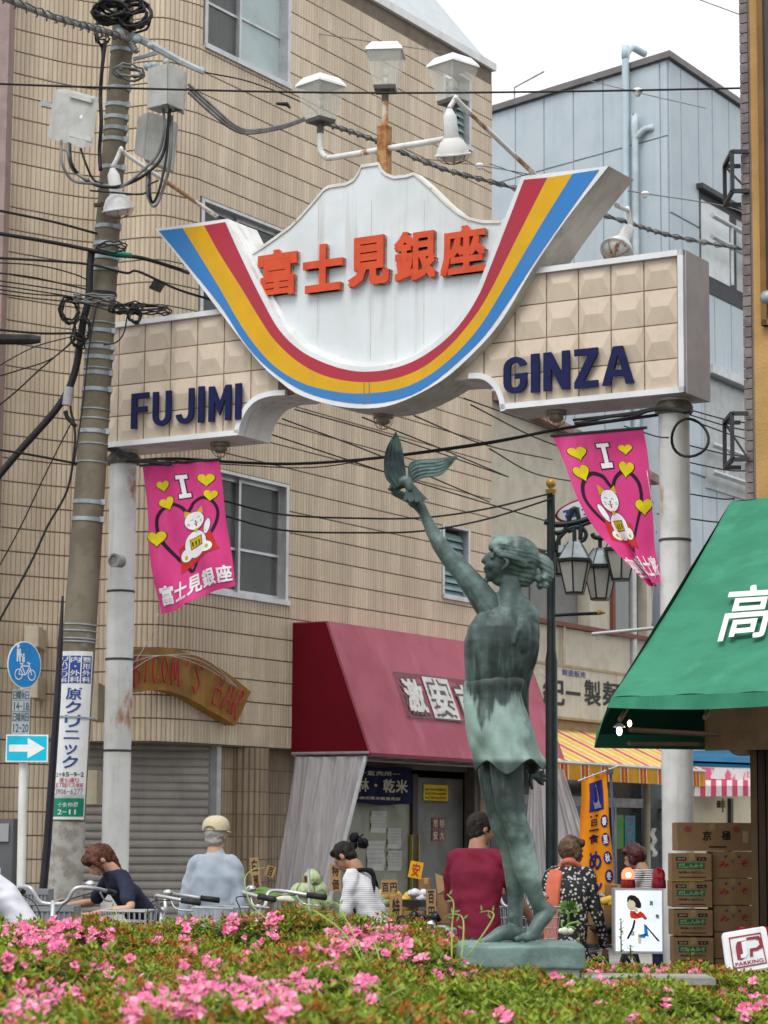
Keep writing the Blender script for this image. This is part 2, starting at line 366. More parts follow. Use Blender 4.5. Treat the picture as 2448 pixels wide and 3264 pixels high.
# windows of the tiled building
def window(bl, b0, b1, z0, z1, kind, rec=.10):
    a0 = AW-rec; g = MB()
    g.sbox(a0-.02, AW+.012, b0-.02, b0+.03, z0, z1); g.sbox(a0-.02, AW+.012, b1-.03, b1+.02, z0, z1)
    g.sbox(a0-.02, AW+.01, b0+.03, b1-.03, z1-.03, z1); g.sbox(a0-.02, AW+.035, b0-.03, b1+.03, z0-.03, z0+.02)
    f = g.build('window_frame', MAT['alu'], bl)
    if kind == 'l':
        n = 9; h = (z1-z0-.09)/n; m = MAT['glass_frost']
        for k in range(n):
            z = z0+.03+k*h; q = MB(); q.obox(P(a0+.0, b0+.05, z), U*(b1-b0-.10), V*.055+K*-.02, V*-.04+K*(h*.96)); o = q.build('louvre_pane', mat('louvre_glass', (.22, .33, .33), (.17, .26, .27), rough=.3), bl)
        return
    mid = b0+(b1-b0)*.47; pal = {'a': ('glass_grey', 'glass_frost'), 'b': ('glass_grey', 'glass_grey'), 'c': ('glass_grey', 'glass_dark')}[kind]
    for s_, (x0, x1), dd in ((0, (b0+.03, mid+.02), -.03), (1, (mid-.02, b1-.03), .0)):
        sf = MB(); aa = a0+dd+.01; w = .035
        for c in ((x0, x0+w, z0+.02, z1-.03), (x1-w, x1, z0+.02, z1-.03), (x0+w, x1-w, z0+.02, z0+.06), (x0+w, x1-w, z1-.07, z1-.03), (x0+w, x1-w, z0+.02+(z1-z0)*.36, z0+.045+(z1-z0)*.36)): sf.sbox(aa, aa+.03, *c)
        so_ = sf.build('sash', MAT['alu'], bl)
        for zz0, zz1 in ((z0+.06, z0+.02+(z1-z0)*.36), (z0+.045+(z1-z0)*.36, z1-.07)):
            q = MB(); q.sbox(aa+.008, aa+.014, x0+w, x1-w, zz0, zz1); q.build('pane', mat('glass_clear', (.16, .17, .17), (.12, .13, .13), ns=2, rough=.08, alpha=.45) if pal[s_] != 'glass_frost' else MAT['glass_frost'], bl)
    q = MB(); cx = mat('curtain_cloth', (.30, .29, .26), (.24, .23, .2), rough=.9); q.grid(lambda u, v: P(a0-.14+.02*sin(u*60+sin(v*4)), b0+(mid+.25-b0)*u, z0+(z1-z0)*v), 60, 4); q.build('curtain', cx, bl, smooth=True)
    if kind == 'a':
        q = MB(); t = [(1.1, .55), (1.0, .55), (1.05, .38)]; y0 = mid+.28
        q.prism([P(a0+.03, y0-.09, z0+1.0), P(a0+.03, y0+.09, z0+1.0), P(a0+.03, y0, z0+.78)], V*.003); q.build('warning_triangle', mat('sticker_red', (.6, .12, .1)), bl)
    if kind == 'b':
        for k in range(3):
            q = MB(); q.tube([P(AW+.06, b0, z0+.25+k*.3), P(AW+.06, b1, z0+.25+k*.3)], .017, 8); q.build('guard_rail', MAT['white_paint'], bl)
for o in OPEN: window(bld, *o)
# shutter
sh0 = wp(SHL, 0, -.16); sh1 = P(AW-.16, SHR, 0); n_ = 31; hh = (ZSH)/n_
mat('shutter_slat', (.36, .335, .31), (.30, .28, .26), ns=3, rough=.45, metal=.2, streak=(.2, .18, .16), samt=.4)
dv = (sh1-sh0); nv = Vector((dv.y, -dv.x, 0)).normalized()
for k in range(n_):
    z = k*hh; g = MB(); a, b = sh0+K*z, sh1+K*z
    prof = [(0, 0), (.018, .006), (.022, hh*.4), (.016, hh*.80), (.0, hh*.86), (.0, hh)]
    for i in range(5):
        (d0, h0), (d1, h1) = prof[i], prof[i+1]; g.quad(a+nv*d0+K*h0, b+nv*d0+K*h0, b+nv*d1+K*h1, a+nv*d1+K*h1)
    g.build('shutter_slat', MAT['shutter_slat'], bld)
g = MB(); g.sbox(AW-.2, AW-.06, SHR-.0, SHR+.07, 0, ZSH-.03); g.build('shutter_rail', MAT['alu'], bld)
# lower wall (recessed) right of the shutter, with the round column, tiled
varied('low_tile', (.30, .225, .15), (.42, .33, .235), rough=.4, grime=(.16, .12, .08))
def strip_tiles(path, z0, z1, name='tiles'):
    """path: list of (point, outward) pairs along a wall"""
    g = MB(); rows = int(round((z1-z0)/RH))
    for i in range(len(path)-1):
        (p, o), (q, o2) = path[i], path[i+1]
        for r in range(rows+1):
            y0, y1 = ZR+r*RH, min(ZR+(r+1)*RH, z1)
            if y1-y0 < .03: continue
            e = (q-p)*.08; d = o*.012; d2 = o2*.012
            v = [p+e, p+e*3+d, q-e*3+d2, q-e]; g.add([x+K*(y0+.004) for x in v]+[x+K*(y1-.004) for x in v], [(0, 1, 5, 4), (1, 2, 6, 5), (2, 3, 7, 6), (0, 3, 2, 1), (4, 5, 6, 7)])
    return stuff(g.build(name, MAT['low_tile'], bld))
b_c0, b_c1 = ona(778, 2420, AW)[0], ona(868, 2420, AW)[0]; b_s = ona(945, 2450, AW-.14)[0]
g = MB(); g.sbox(AW-.2, AW-.14, SHR+.07, b_s, 0, ZSH-.03)
cc = P(AW-.16, (b_c0+b_c1)/2, 0); cr = (b_c1-b_c0)/2*.92
g.lathe(cc, [(cr-.002, 0), (cr-.002, ZSH-.03)], 20, axis=(0, 0, 1)); g.build('lower_wall', MAT['grout'], bld)
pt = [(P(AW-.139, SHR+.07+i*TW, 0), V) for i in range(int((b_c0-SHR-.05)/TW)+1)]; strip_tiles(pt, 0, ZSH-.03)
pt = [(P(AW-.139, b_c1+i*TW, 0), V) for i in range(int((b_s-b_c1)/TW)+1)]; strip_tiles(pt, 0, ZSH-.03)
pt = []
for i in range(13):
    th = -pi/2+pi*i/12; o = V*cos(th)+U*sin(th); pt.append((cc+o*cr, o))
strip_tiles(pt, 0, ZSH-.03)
# right end of the lower wall beyond the shop
b_e = ona(1492, 2500, AW-.16)[0]
g = MB(); g.sbox(AW-.2, AW-.01, b_e, SMAX, 0, ZSH-.03); g.build('lower_wall', MAT['grout'], bld)
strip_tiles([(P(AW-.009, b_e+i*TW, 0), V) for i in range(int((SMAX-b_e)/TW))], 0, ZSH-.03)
# stone base at the left foot
mat('old_stone', (.16, .14, .11), (.07, .065, .05), ns=9, rough=.95, bump=.6, bs=30)
for i in range(7):
    for j in range(4):
        s0 = SMIN+.1+i*.30+(j % 2)*.12; g = MB()
        if s0+.3 > SHL-.02: continue
        g.prism([wp(s0+.008, .0+j*.235+.006, .0), wp(s0+.15, j*.235+.006, .0), wp(s0+.29, j*.235+.006, .0), wp(s0+.29, j*.235+.006, .05+rnd.random()*.03), wp(s0+.15, j*.235+.006, .06+rnd.random()*.03), wp(s0+.008, j*.235+.006, .05)], K*.225); g.build('stone', MAT['old_stone'], bld)
# pinkish neighbour pillar at the far left
mat('pink_wall', (.34, .25, .24), (.28, .21, .20), rough=.7)
g = MB(); q = at(6, 1000, 21.3); g.box((q.x-.6, q.y+.2, 5.5), (1.2, .5, 11)); gp = g.build('pillar_wall', mat('pink_wall'))
tag(gp, 'dull pink wall edge at the far left beside the curved tiles', 'wall')
# ---- shop interior
sh = thing('shop_room', 'open greengrocer shop room under the red awning with papered partition and steel doors', 'shop interior', P(AW-.8, 4.5, 0))
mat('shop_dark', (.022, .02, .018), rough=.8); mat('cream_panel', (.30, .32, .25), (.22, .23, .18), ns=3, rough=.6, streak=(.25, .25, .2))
mat('steel_door', (.14, .145, .13), (.10, .10, .09), ns=3, rough=.45, metal=.3)
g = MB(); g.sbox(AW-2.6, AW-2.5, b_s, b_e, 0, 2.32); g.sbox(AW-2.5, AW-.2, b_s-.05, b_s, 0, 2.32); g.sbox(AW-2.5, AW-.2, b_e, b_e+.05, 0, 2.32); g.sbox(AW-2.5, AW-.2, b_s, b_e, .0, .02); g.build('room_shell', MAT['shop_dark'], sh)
AI = AW-.16
def ib(px, py, a=AI): return ona(px, py, a)
bp0, bp1 = ib(1080, 2700)[0], ib(1305, 2700)[0]
g = MB(); g.sbox(AI-.05, AI, b_s, bp1, 0, 2.1); g.build('partition', MAT['cream_panel'], sh)
bd0, bd1 = ib(1322, 2600)[0], ib(1478, 2600)[0]
g = MB(); g.sbox(AI-.05, AI-.01, bd0, bd1, 0, 2.12); g.build('door', MAT['steel_door'], sh)
g = MB(); g.sbox(AI-.03, AI+.04, bp1, bd0, 0, 2.15); g.build('door_post', mat('door_post', (.04, .03, .025), rough=.5), sh)
g = MB(); g.sbox(AI+.02, AI+.05, bp1-.03, bp1-.005, 0, 1.5); g.sbox(AI+.02, AI+.05, bd0+.005, bd0+.03, 0, 1.5); g.build('edge_strip', mat('edge_yellow', (.30, .25, .03)), sh)
g = MB(); g.sbox(AW-.15, AW-.02, b_e-.10, b_e, 0, 2.32); g.sbox(AW-.2, AW-.1, b_s, b_e-.12, 2.2, 2.32); g.build('door_frame', mat('frame_brown', (.12, .10, .09), rough=.5), sh)
mat('paper', (.52, .53, .50), (.44, .45, .42), rough=.8); mat('paper_ink', (.12, .12, .13), rough=.8)
def iq(x0, y0, x1, y1, a): # rectangle in plane a from photo corners
    b0, z1 = ona(x0, y0, a); b1, z0 = ona(x1, y1, a); return b0, b1, z0, z1
for (x0, y0, x1, y1) in ((1182, 2585, 1230, 2655), (1170, 2680, 1225, 2775), (1235, 2640, 1278, 2705), (1235, 2712, 1280, 2775)):
    b0, b1, z0, z1 = iq(x0, y0, x1, y1, AI+.01); g = MB(); g.grid(lambda u, v: P(AI+.004+.015*sin(v*5+u*3)**2, b0+(b1-b0)*u, z0+(z1-z0)*v), 4, 6); pp = g.build('notice_paper', MAT['paper'], sh, smooth=True)
    g = MB()
    for k in range(5):
        z = z1-(z1-z0)*(.15+k*.15); g.sbox(AI+.021, AI+.022, b0+.015, b1-.02, z, z+.012)
    g.build('print_lines', mat('ink_faint', (.4, .41, .4)), sh)
# navy banner in the shop
BN = thing('shop_curtain', 'navy cloth curtain with pale brush lettering hanging over the papered partition', 'curtain', P(AI+.12, (bp0+bp1)/2, 1.6))
an = AI+.15; b0, b1, z0, z1 = iq(1105, 2438, 1312, 2567, an)
g = MB(); g.grid(lambda u, v: P(an+.012*sin(u*22), b0+(b1-b0)*u, z0+(z1-z0)*v+.01*sin(u*9)), 24, 4); g.build('cloth', mat('navy_cloth', (.018, .02, .06), (.012, .013, .035), rough=.9), BN, smooth=True)
g = MB()
def rowtext(g, s, u0, u1, v0, v1, fnp, bold=.02):
    n = len(s)
    for i, ch in enumerate(s):
        a_, b_ = u0+(u1-u0)*(i+.04)/n, u0+(u1-u0)*(i+.96)/n
        if ch in '・': a_, b_, w0, w1 = a_+(b_-a_)*.35, a_+(b_-a_)*.6, v0+(v1-v0)*.4, v0+(v1-v0)*.6
        elif ch in 'ー―-': w0, w1 = v0+(v1-v0)*.44, v0+(v1-v0)*.56
        elif ch in '一': w0, w1 = v0+(v1-v0)*.40, v0+(v1-v0)*.58
        elif ch == '1': a_, b_, w0, w1 = a_+(b_-a_)*.32, a_+(b_-a_)*.62, v0, v1
        elif ch == ' ': continue
        else: w0, w1 = v0, v1
        text(g, ch, (lambda A, B, C, D: lambda u, v, w=0: fnp(A+(B-A)*u, C+(D-C)*v, w))(a_, b_, w0, w1), bold=bold)
fn = lambda u, v, w=0: P(an+.018, b0+(b1-b0)*u, z0+(z1-z0)*v)
load_texts([(c, .03, False) for c in '林の乾米ー直売所一小野穀店・御自'])
rowtext(g, '林・乾米', .12, .92, .32, .68, fn, .03); rowtext(g, 'ー直売所ー', .15, .8, .76, .88, fn, .03); rowtext(g, '小林の乾米穀直売店', .1, .8, .12, .20, fn, .03)
g.build('lettering', mat('letter_pale', (.5, .47, .36)), BN)
b0, b1, z0, z1 = iq(1353, 2500, 1430, 2553, AI+.01); g = MB(); g.sbox(AI-.008, AI, b0, b1, z0, z1); yn = g.build('notice_sheet', mat('yellow_paper', (.72, .52, .03), (.64, .45, .03), rough=.7)); tag(yn, 'yellow notice sheet on the steel shop door', 'notice')
g = MB()
for k in range(4): rowtext(g, '本日特価野菜'[:6-(k % 2)], b0+.02, b1-.03, z1-.04-k*.045-.028, z1-.04-k*.045, lambda u, v, w=0: P(AI+.002, u, v), .01)
q = g.build('lettering', mat('ink_brown', (.15, .08, .02))); q.parent = yn; q.location = q.location-yn.location
b0, b1, z0, z1 = iq(1380, 2605, 1421, 2682, AI+.01); ps = thing('price_poster', 'small four-square red and cream poster low on the steel shop door', 'poster', P(AI, b0, z0))
for i in (0, 1):
    for j in (0, 1):
        x0, x1 = b0+(b1-b0)*(i*.5+.02), b0+(b1-b0)*(i*.5+.48); y0, y1 = z0+(z1-z0)*(j*.5+.02), z0+(z1-z0)*(j*.5+.48)
        g = MB(); g.sbox(AI-.008, AI, x0, x1, y0, y1); g.build('sheet', mat('poster_red', (.20, .07, .07)), ps)
        g = MB(); text(g, '安市大特'[i*2+j], lambda u, v, w=0: P(AI+.002, x0+(x1-x0)*(.12+.76*u), y0+(y1-y0)*(.1+.8*v)), .04); g.build('lettering', mat('letter_pale'), ps)
# ---- red awning
aw = thing('red_awning', 'faded red sloping awning with boxed white lettering over the greengrocer', 'awning', P(AW, 4.5, 2.3))
mat('awning_faded', (.38, .115, .15), (.31, .085, .115), ns=1.6, rough=.75, lo=.35, hi=.7, streak=(.44, .18, .225), sk=(3, 3, .35), samt=.6)
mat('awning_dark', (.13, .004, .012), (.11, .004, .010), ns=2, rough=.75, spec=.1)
b0, zt = ona(935, 1986, AW+.02); _, zb = ona(929, 2408, AW+.02); a1 = AW+.30
def proj_a(px, py, b):  # point on plane b
    return onb(px, py, b)
a1, z1_ = onb(1042, 1993, b0); a2, z2_ = onb(1180, 2393, b0); b1 = ona(1640, 2500, AW)[0]+.2
b1 = min(b1, 8.2); zt = (zt+z1_)/2+.02; zb = (zb+z2_)/2
b1 = ona(1806, 2440, a2)[0]
print('awning', a1, a2, zt, zb, b0, b1)
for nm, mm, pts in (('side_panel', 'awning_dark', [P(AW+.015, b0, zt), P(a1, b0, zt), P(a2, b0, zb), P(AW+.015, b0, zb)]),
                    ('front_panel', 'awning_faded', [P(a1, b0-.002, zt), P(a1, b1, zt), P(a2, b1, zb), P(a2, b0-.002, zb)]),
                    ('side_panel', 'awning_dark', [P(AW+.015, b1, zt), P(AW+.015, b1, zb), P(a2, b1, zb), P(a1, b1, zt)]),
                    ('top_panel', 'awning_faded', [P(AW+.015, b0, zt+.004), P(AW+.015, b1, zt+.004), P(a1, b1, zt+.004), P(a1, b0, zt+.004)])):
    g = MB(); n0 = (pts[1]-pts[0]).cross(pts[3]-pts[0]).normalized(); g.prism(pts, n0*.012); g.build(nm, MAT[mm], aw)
g = MB(); g.obox(P(a2-.02, b0, zb-.035), V*.035, U*(b1-b0), K*.035); g.build('hem', mat('awning_hem', (.18, .02, .04)), aw)
g = MB()
for k in range(7): g.tube([P(AW+.02, b0+(b1-b0)*k/6, zb+.0), P(a2-.01, b0+(b1-b0)*k/6, zb)], .014, 6)
g.tube([P(AW+.05, b0, zb-.02), P(AW+.05, b1, zb-.02)], .014, 6); g.build('awning_frame', MAT['alu'], aw)
def front(u, v, w=0): # u: along b metres, v: 0 top 1 bottom
    return P(a1+(a2-a1)*v+.017+.002*w, b0+u, zt+(zb-zt)*v+.006)
# lettering block: photo (1250,2140)..(1480..)
def fronthit(px, py):
    n = ((P(a1, b1, zt)-P(a1, b0, zt)).cross(P(a2, b0, zb)-P(a1, b0, zt))).normalized(); q = hitp(px, py, P(a1, b0, zt), n)-O0
    return q.dot(U)-b0, (zt-q.z)/(zt-zb)
u0, v0 = fronthit(1258, 2143); u1, v1 = fronthit(1330, 2290); _u, v1b = fronthit(1480, 2310)
cu, _ = fronthit(1335, 2150); cw = fronthit(1420, 2165)[0]-cu; ul = cu-cw*1.0; NCH = 4
v1 = fronthit(1302, 2288)[1]; load_texts([(c, .0, False) for c in '激安市場青果']+[(c, .05, False) for c in '激安市場青果'])
g = MB()
for k in range(NCH):
    for (uu0, uu1, vv0, vv1) in (((ul+k*cw), (ul+(k+1)*cw), v0, v0+.012), ((ul+k*cw), (ul+(k+1)*cw), v1-.012, v1)): g.quad(front(uu0, vv1), front(uu1, vv1), front(uu1, vv0), front(uu0, vv0))
    if k in (0,): g.quad(front(ul, v1), front(ul+.02, v1), front(ul+.02, v0), front(ul, v0))
g.build('lettering_border', mat('awn_grey', (.10, .07, .075)), aw)
for k in (1, 3): g = MB(); g.quad(front(ul+k*cw+.005, v1-.014), front(ul+(k+1)*cw-.005, v1-.014), front(ul+(k+1)*cw-.005, v0+.014), front(ul+k*cw+.005, v0+.014)); g.build('letter_ground', mat('awn_white', (.58, .57, .55), (.5, .48, .47), ns=8), aw)
for bold, nm, w, ins in ((.13, 'awn_grey', 1., 0), (.0, 'awn_white', 2., .075)):
    g = MB()
    for k in range(NCH): text(g, '激安市場青果'[k], lambda u, v, w_=0: front(ul+(k+.08+(ins+(1-2*ins)*u)*.84)*cw, v1-.022-(v1-v0-.044)*(ins+(1-2*ins)*v), w), bold if bold else .045)
    g.build('lettering' if w > 1 else 'letter_shadow', MAT[nm], aw)
# ================================================================ the arch gate
gate = thing('street_arch', 'big shopping street arch with a rainbow, FUJIMI GINZA wings and a white mountain board', 'street arch', P(-2.7, .2, 0))
def A(px, py, b=0.):
    a, z = onb(px, py, b); return P(a, b, z)
def az(px, py, b=0.): return onb(px, py, b)
FB = -.12
mat('tile_cream', (.60, .50, .395), (.54, .445, .345), ns=5, rough=.35, streak=(.36, .28, .20), sk=(6, 6, .8), samt=.5, lo=.4, hi=.7)
mat('trim_white', (.74, .75, .77), (.66, .67, .68), ns=3, rough=.45, rust=(.35, .20, .10), rs=9, rlo=.68, rhi=.75)
mat('soffit_white', (.72, .70, .68), (.62, .58, .57), ns=2.5, rough=.6, streak=(.4, .34, .32))
mat('arch_red', (.40, .026, .05), (.36, .03, .05), ns=3, rough=.38); mat('arch_yellow', (.66, .36, .004), (.60, .33, .005), ns=3, rough=.38, streak=(.40, .26, .08), sk=(14, 14, .8), slo=.58, shi=.8, samt=.45); mat('arch_blue', (.03, .19, .50), (.04, .19, .46), ns=3, rough=.38)
mat('board_white', (.66, .70, .72), (.58, .61, .62), ns=1.8, rough=.5, lo=.35, hi=.7, streak=(.40, .39, .36), sk=(8, 8, .45), slo=.5, shi=.78, samt=.65, rust=(.55, .45, .34), rs=5, rlo=.66, rhi=.8)
mat('letter_orange', (.62, .075, .02), (.55, .06, .018), ns=8, rough=.4); mat('letter_navy', (.011, .016, .075), (.009, .013, .06), ns=8, rough=.6, spec=.15)
mat('conc_face', (.66, .64, .58), (.54, .52, .47), ns=3, rough=.8, streak=(.34, .32, .28), bump=.2)
ZT, ZB = 5.985, 4.865
def pa(px, py): return az(px, py)
oL = crom([(*pa(768, 1384), 0), (*pa(776, 1352), 0), (*pa(795, 1312), 0), (*pa(825, 1281), 0), (*pa(868, 1266), 0), (*pa(917, 1262), 0)], 6)
oR = crom([(*pa(1500, 1209), 0), (*pa(1546, 1212), 0), (*pa(1580, 1238), 0), (*pa(1597, 1274), 0), (*pa(1603, 1314), 0)], 6)
xl = pa(345, 1424)[0]-.10; xr = pa(2188, 1260)[0]
out = [(xl, ZB), (oL[0].x, ZB)]+[(p.x, p.y) for p in oL[1:]]+[pa(1161, 1200), pa(1405, 1215)]+[(p.x, p.y) for p in oR[:-1]]+[(oR[-1].x, ZB), (xr, ZB), (xr, ZT), (pa(1711, 854)[0], ZT), (pa(675, 976)[0], ZT), (xl, ZT)]
g = MB(); g.prism([P(a, 0, z) for a, z in out], U*.45); g.build('panel_box', MAT['soffit_white'], gate)
# end cap sheet, concrete looking
g = MB(); g.sbox(xr+.001, xr+.006, .0, .45, ZB, ZT); g.build('end_panel', mat('end_grey', (.66, .62, .62), (.58, .55, .55), ns=3, rough=.7), gate)
# trim
def trim(pts, name='trim', w=.045, d0=-.045, d1=.0, m='trim_white'):
    """flat strip following a polyline, inside of the outline"""
    n = len(pts); T = [Vector((p[0], p[1])) for p in pts]; off = []
    for i in range(n):
        a = T[max(i-1, 0)]; b = T[min(i+1, n-1)]; t = (b-a).normalized(); off.append(Vector((-t.y, t.x)))
    g = MB()
    for i in range(n-1):
        q = [T[i], T[i+1], T[i+1]+off[i+1]*w, T[i]+off[i]*w]; g.prism([P(p.x, d0, p.y) for p in q], U*(d1-d0))
    return g.build(name, MAT[m], gate)
trim([(xl, ZB), (oL[0].x, ZB)]); trim([(p.x, p.y) for p in oL]); trim([(p.x, p.y) for p in oR]); trim([(oR[-1].x, ZB), (xr, ZB)]); trim([(xr, ZB), (xr, ZT)]); trim([(xr, ZT), (pa(1640, 854)[0], ZT)]); trim([(pa(720, 976)[0], ZT), (xl, ZT)])
g = MB(); g.prism([P(a, -.0015, z) for a, z in out], U*.001); g.build('tile_backing', mat('tile_joint', (.13, .09, .06), (.25, .15, .08), ns=9, rough=.9), gate)
# pyramid tiles
zs = [ZB, 5.1445, 5.42, 5.70, ZT]; ctr = []; a = .015
while a > xl-.283: ctr.append(a); a -= .283
def in_out(x, z):
    return inside((x, z), out)
# do not lay tiles behind the rainbow
def tile_piece(x0, x1, z0, z1):
    g = MB(); h = .020; gp = .005; X0, X1, Z0, Z1 = x0+gp, x1-gp, z0+gp, z1-gp; xm0, xm1 = X0+(X1-X0)*.24, X1-(X1-X0)*.24; zm = (Z0+Z1)/2
    corners = [in_out(x, z) for x in (X0, (X0+X1)/2, X1) for z in (Z0, zm, Z1)]
    if all(corners):
        v = [P(X0, -.002, Z0), P(X1, -.002, Z0), P(X1, -.002, Z1), P(X0, -.002, Z1), P(xm0, -.002-h, zm), P(xm1, -.002-h, zm)]
        g.add(v, [(0, 1, 5, 4), (1, 2, 5), (2, 3, 4, 5), (3, 0, 4)])
    elif any(corners):
        N = 28
        def H(x, z):
            tz = 1-abs(z-zm)/((Z1-Z0)/2); tx = min((x-X0)/(xm0-X0), (X1-x)/(X1-xm1)); return -.002-h*max(0, min(tz, tx, 1))
        for i in range(N):
            for j in range(N):
                a0, a1 = X0+(X1-X0)*i/N, X0+(X1-X0)*(i+1)/N; c0, c1 = Z0+(Z1-Z0)*j/N, Z0+(Z1-Z0)*(j+1)/N
                if in_out((a0+a1)/2, (c0+c1)/2): g.quad(P(a0, H(a0, c0), c0), P(a1, H(a1, c0), c0), P(a1, H(a1, c1), c1), P(a0, H(a0, c1), c1))
        if not g.v: return
    else: return
    g.build('tile', MAT['tile_cream'], gate)
rb = lambda L: crom([(*az(x, y, FB), 0) for x, y in L], 5)
c_out = rb([(494, 730), (553, 800), (673, 957), (819, 1147), (900, 1222), (955, 1259), (1058, 1291), (1161, 1302), (1264, 1286), (1405, 1215), (1514, 1120), (1600, 1020), (1700, 853), (1812, 690), (1940, 529)])
c_by = rb([(507, 736), (565, 805), (700, 971), (771, 1080), (836, 1156), (928, 1226), (1025, 1267), (1156, 1287), (1275, 1272), (1367, 1229), (1459, 1155), (1546, 1069), (1637, 940), (1709, 828), (1815, 675), (1911, 541)])
c_yb = rb([(583, 727), (700, 917), (754, 1012), (808, 1093), (879, 1170), (971, 1224), (1080, 1250), (1167, 1254), (1270, 1241), (1351, 1207), (1421, 1157), (1487, 1093), (1546, 1018), (1620, 895), (1720, 725), (1826, 554)])
c_ry = rb([(651, 719), (700, 808), (771, 920), (830, 1018), (879, 1088), (955, 1157), (1047, 1202), (1161, 1219), (1264, 1206), (1351, 1170), (1432, 1105), (1503, 1023), (1560, 935), (1650, 755), (1746, 566)])
c_in = rb([(719, 708), (760, 800), (830, 945), (890, 1051), (955, 1115), (1025, 1153), (1101, 1178), (1167, 1185), (1242, 1177), (1324, 1149), (1405, 1096), (1470, 1030), (1525, 944), (1557, 868), (1605, 745), (1671, 573)])
c_wi = rb([(724, 697), (772, 795), (843, 937), (902, 1040), (963, 1102), (1031, 1138), (1104, 1162), (1167, 1169), (1239, 1161), (1318, 1134), (1394, 1083), (1457, 1018), (1511, 936), (1543, 861), (1591, 740), (1662, 562)])
def resamp(c, n=64):
    L = [0]; 
    for i in range(1, len(c)): L.append(L[-1]+(c[i]-c[i-1]).length)
    o = []; j = 0
    for k in range(n+1):
        t = L[-1]*k/n
        while j < len(L)-2 and L[j+1] < t: j += 1
        o.append(c[j].lerp(c[j+1], (t-L[j])/max(1e-9, L[j+1]-L[j])))
    return o
cs = [resamp(c) for c in (c_out, c_by, c_yb, c_ry, c_in, c_wi)]
U_poly = [(p.x, p.y) for p in cs[0]]+[(p.x, p.y) for p in cs[5][::-1]]
for i in range(len(ctr)-1):
    for j in range(4):
        x0, x1, z0, z1 = ctr[i+1], ctr[i], zs[j], zs[j+1]
        # hidden behind rainbow / board
        if all(pa(870, 1000)[0] < x < pa(1480, 1000)[0] for x in (x0, x1)): continue
        tile_piece(x0, x1, z0, z1)
g = MB(); DB = .46
for i in range(64):
    q = [cs[0][i], cs[0][i+1], cs[5][i+1], cs[5][i]]; q3 = [P(p.x, FB, p.y) for p in q]; r3 = [x+U*DB for x in q3]
    g.quad(q3[0], q3[1], q3[2], q3[3]); g.quad(r3[3], r3[2], r3[1], r3[0]); g.quad(q3[0], r3[0], r3[1], q3[1], 1); g.quad(q3[2], r3[2], r3[3], q3[3], 2)
for i in (0, 64):
    q3 = [P(cs[0][i].x, FB, cs[0][i].y), P(cs[5][i].x, FB, cs[5][i].y)]; g.quad(q3[0], q3[1], q3[1]+U*DB, q3[0]+U*DB, 1)
g.build('rainbow_frame', [MAT['trim_white'], MAT['conc_face'], mat('inner_white', (.72, .72, .70), (.62, .61, .58), ns=3, streak=(.45, .42, .38))], gate)
for nm, k, m in (('blue_band', 1, 'arch_blue'), ('yellow_band', 2, 'arch_yellow'), ('red_band', 3, 'arch_red')):
    g = MB()
    for i in range(64): g.quad(P(cs[k][i].x, FB-.004, cs[k][i].y), P(cs[k][i+1].x, FB-.004, cs[k][i+1].y), P(cs[k+1][i+1].x, FB-.004, cs[k+1][i+1].y), P(cs[k+1][i].x, FB-.004, cs[k+1][i].y))
    g.build(nm, MAT[m], gate)
# white mountain board, set inside the U
BB = -.03
top = [(800, 808), (840, 783), (881, 754), (925, 722), (963, 684), (1000, 642), (1033, 602), (1050, 592), (1104, 584), (1130, 570), (1146, 545), (1153, 527), (1207, 519), (1216, 540), (1229, 552), (1256, 563), (1295, 559), (1321, 551), (1364, 587), (1424, 646), (1460, 675), (1494, 693), (1540, 704), (1597, 704)]
ptsT = [az(x, y, BB) for x, y in top]
bot = [p for p in cs[4] if p.y < 6.62]; bot = [(p.x, p.y) for p in bot]
poly = ptsT+bot[::-1]
# keep order: top runs left to right, bottom right to left
mcur = MB(); mcur.prism([P(a, BB, z) for a, z in poly], U*.13); mcur.build('mountain_board', MAT['board_white'], gate)
g = MB(); c_ = [P(*(lambda q: (q[0], FB-.0045, q[1]))(az(x, y, FB))) for x, y in ((1160, 1221), (1163, 1221), (1163, 1288), (1160, 1288))]; d_ = V*.05; g.quad(*c_); g.quad(*[p+d_ for p in c_]); g.build('panel_seam', mat('seam_brown', (.25, .17, .10)), gate)
for x in (1010, 1180, 1350):
    g = MB(); a_, z0_ = az(x, 1100 if x != 1180 else 1150, BB); z1_ = az(x, 640, BB)[1]; g.obox(P(a_, BB-.0015, z0_), V*.004, U*.002, K*(z1_-z0_)); g.build('panel_seam', mat('seam_grey', (.5, .5, .49)), gate)
g = MB()
for i in range(len(ptsT)-1):
    p, q = Vector(ptsT[i]), Vector(ptsT[i+1]); g.prism([P(p.x, BB-.012, p.y+.004), P(q.x, BB-.012, q.y+.004), P(q.x, BB-.012, q.y-.022), P(p.x, BB-.012, p.y-.022)], U*.15)
g.build('board_rim', mat('rim_cream', (.62, .58, .50), (.68, .68, .66), ns=5, rust=(.42, .22, .08), rlo=.6, rhi=.7), gate)
# inner half-round ledge
ci = resamp(c_in, 64); g = MB()
cx = [p for p in cs[5] if p.y < 6.6]
for i in range(len(cx)-1):
    p, q = cx[i], cx[i+1]; c = Vector(((P(*az(1160, 850, BB), 0)-O0).dot(V), 0, 0)); 
    def inn(p): 
        cen = Vector((*az(1180, 760, BB), 0)); d = (cen-p).normalized(); return p+d*.035
    a_, b_ = inn(p), inn(q); g.prism([P(p.x, BB-.03, p.y), P(q.x, BB-.03, q.y), P(b_.x, BB-.03, b_.y), P(a_.x, BB-.03, a_.y)], U*.035)
g.build('board_ledge', MAT['trim_white'], gate)
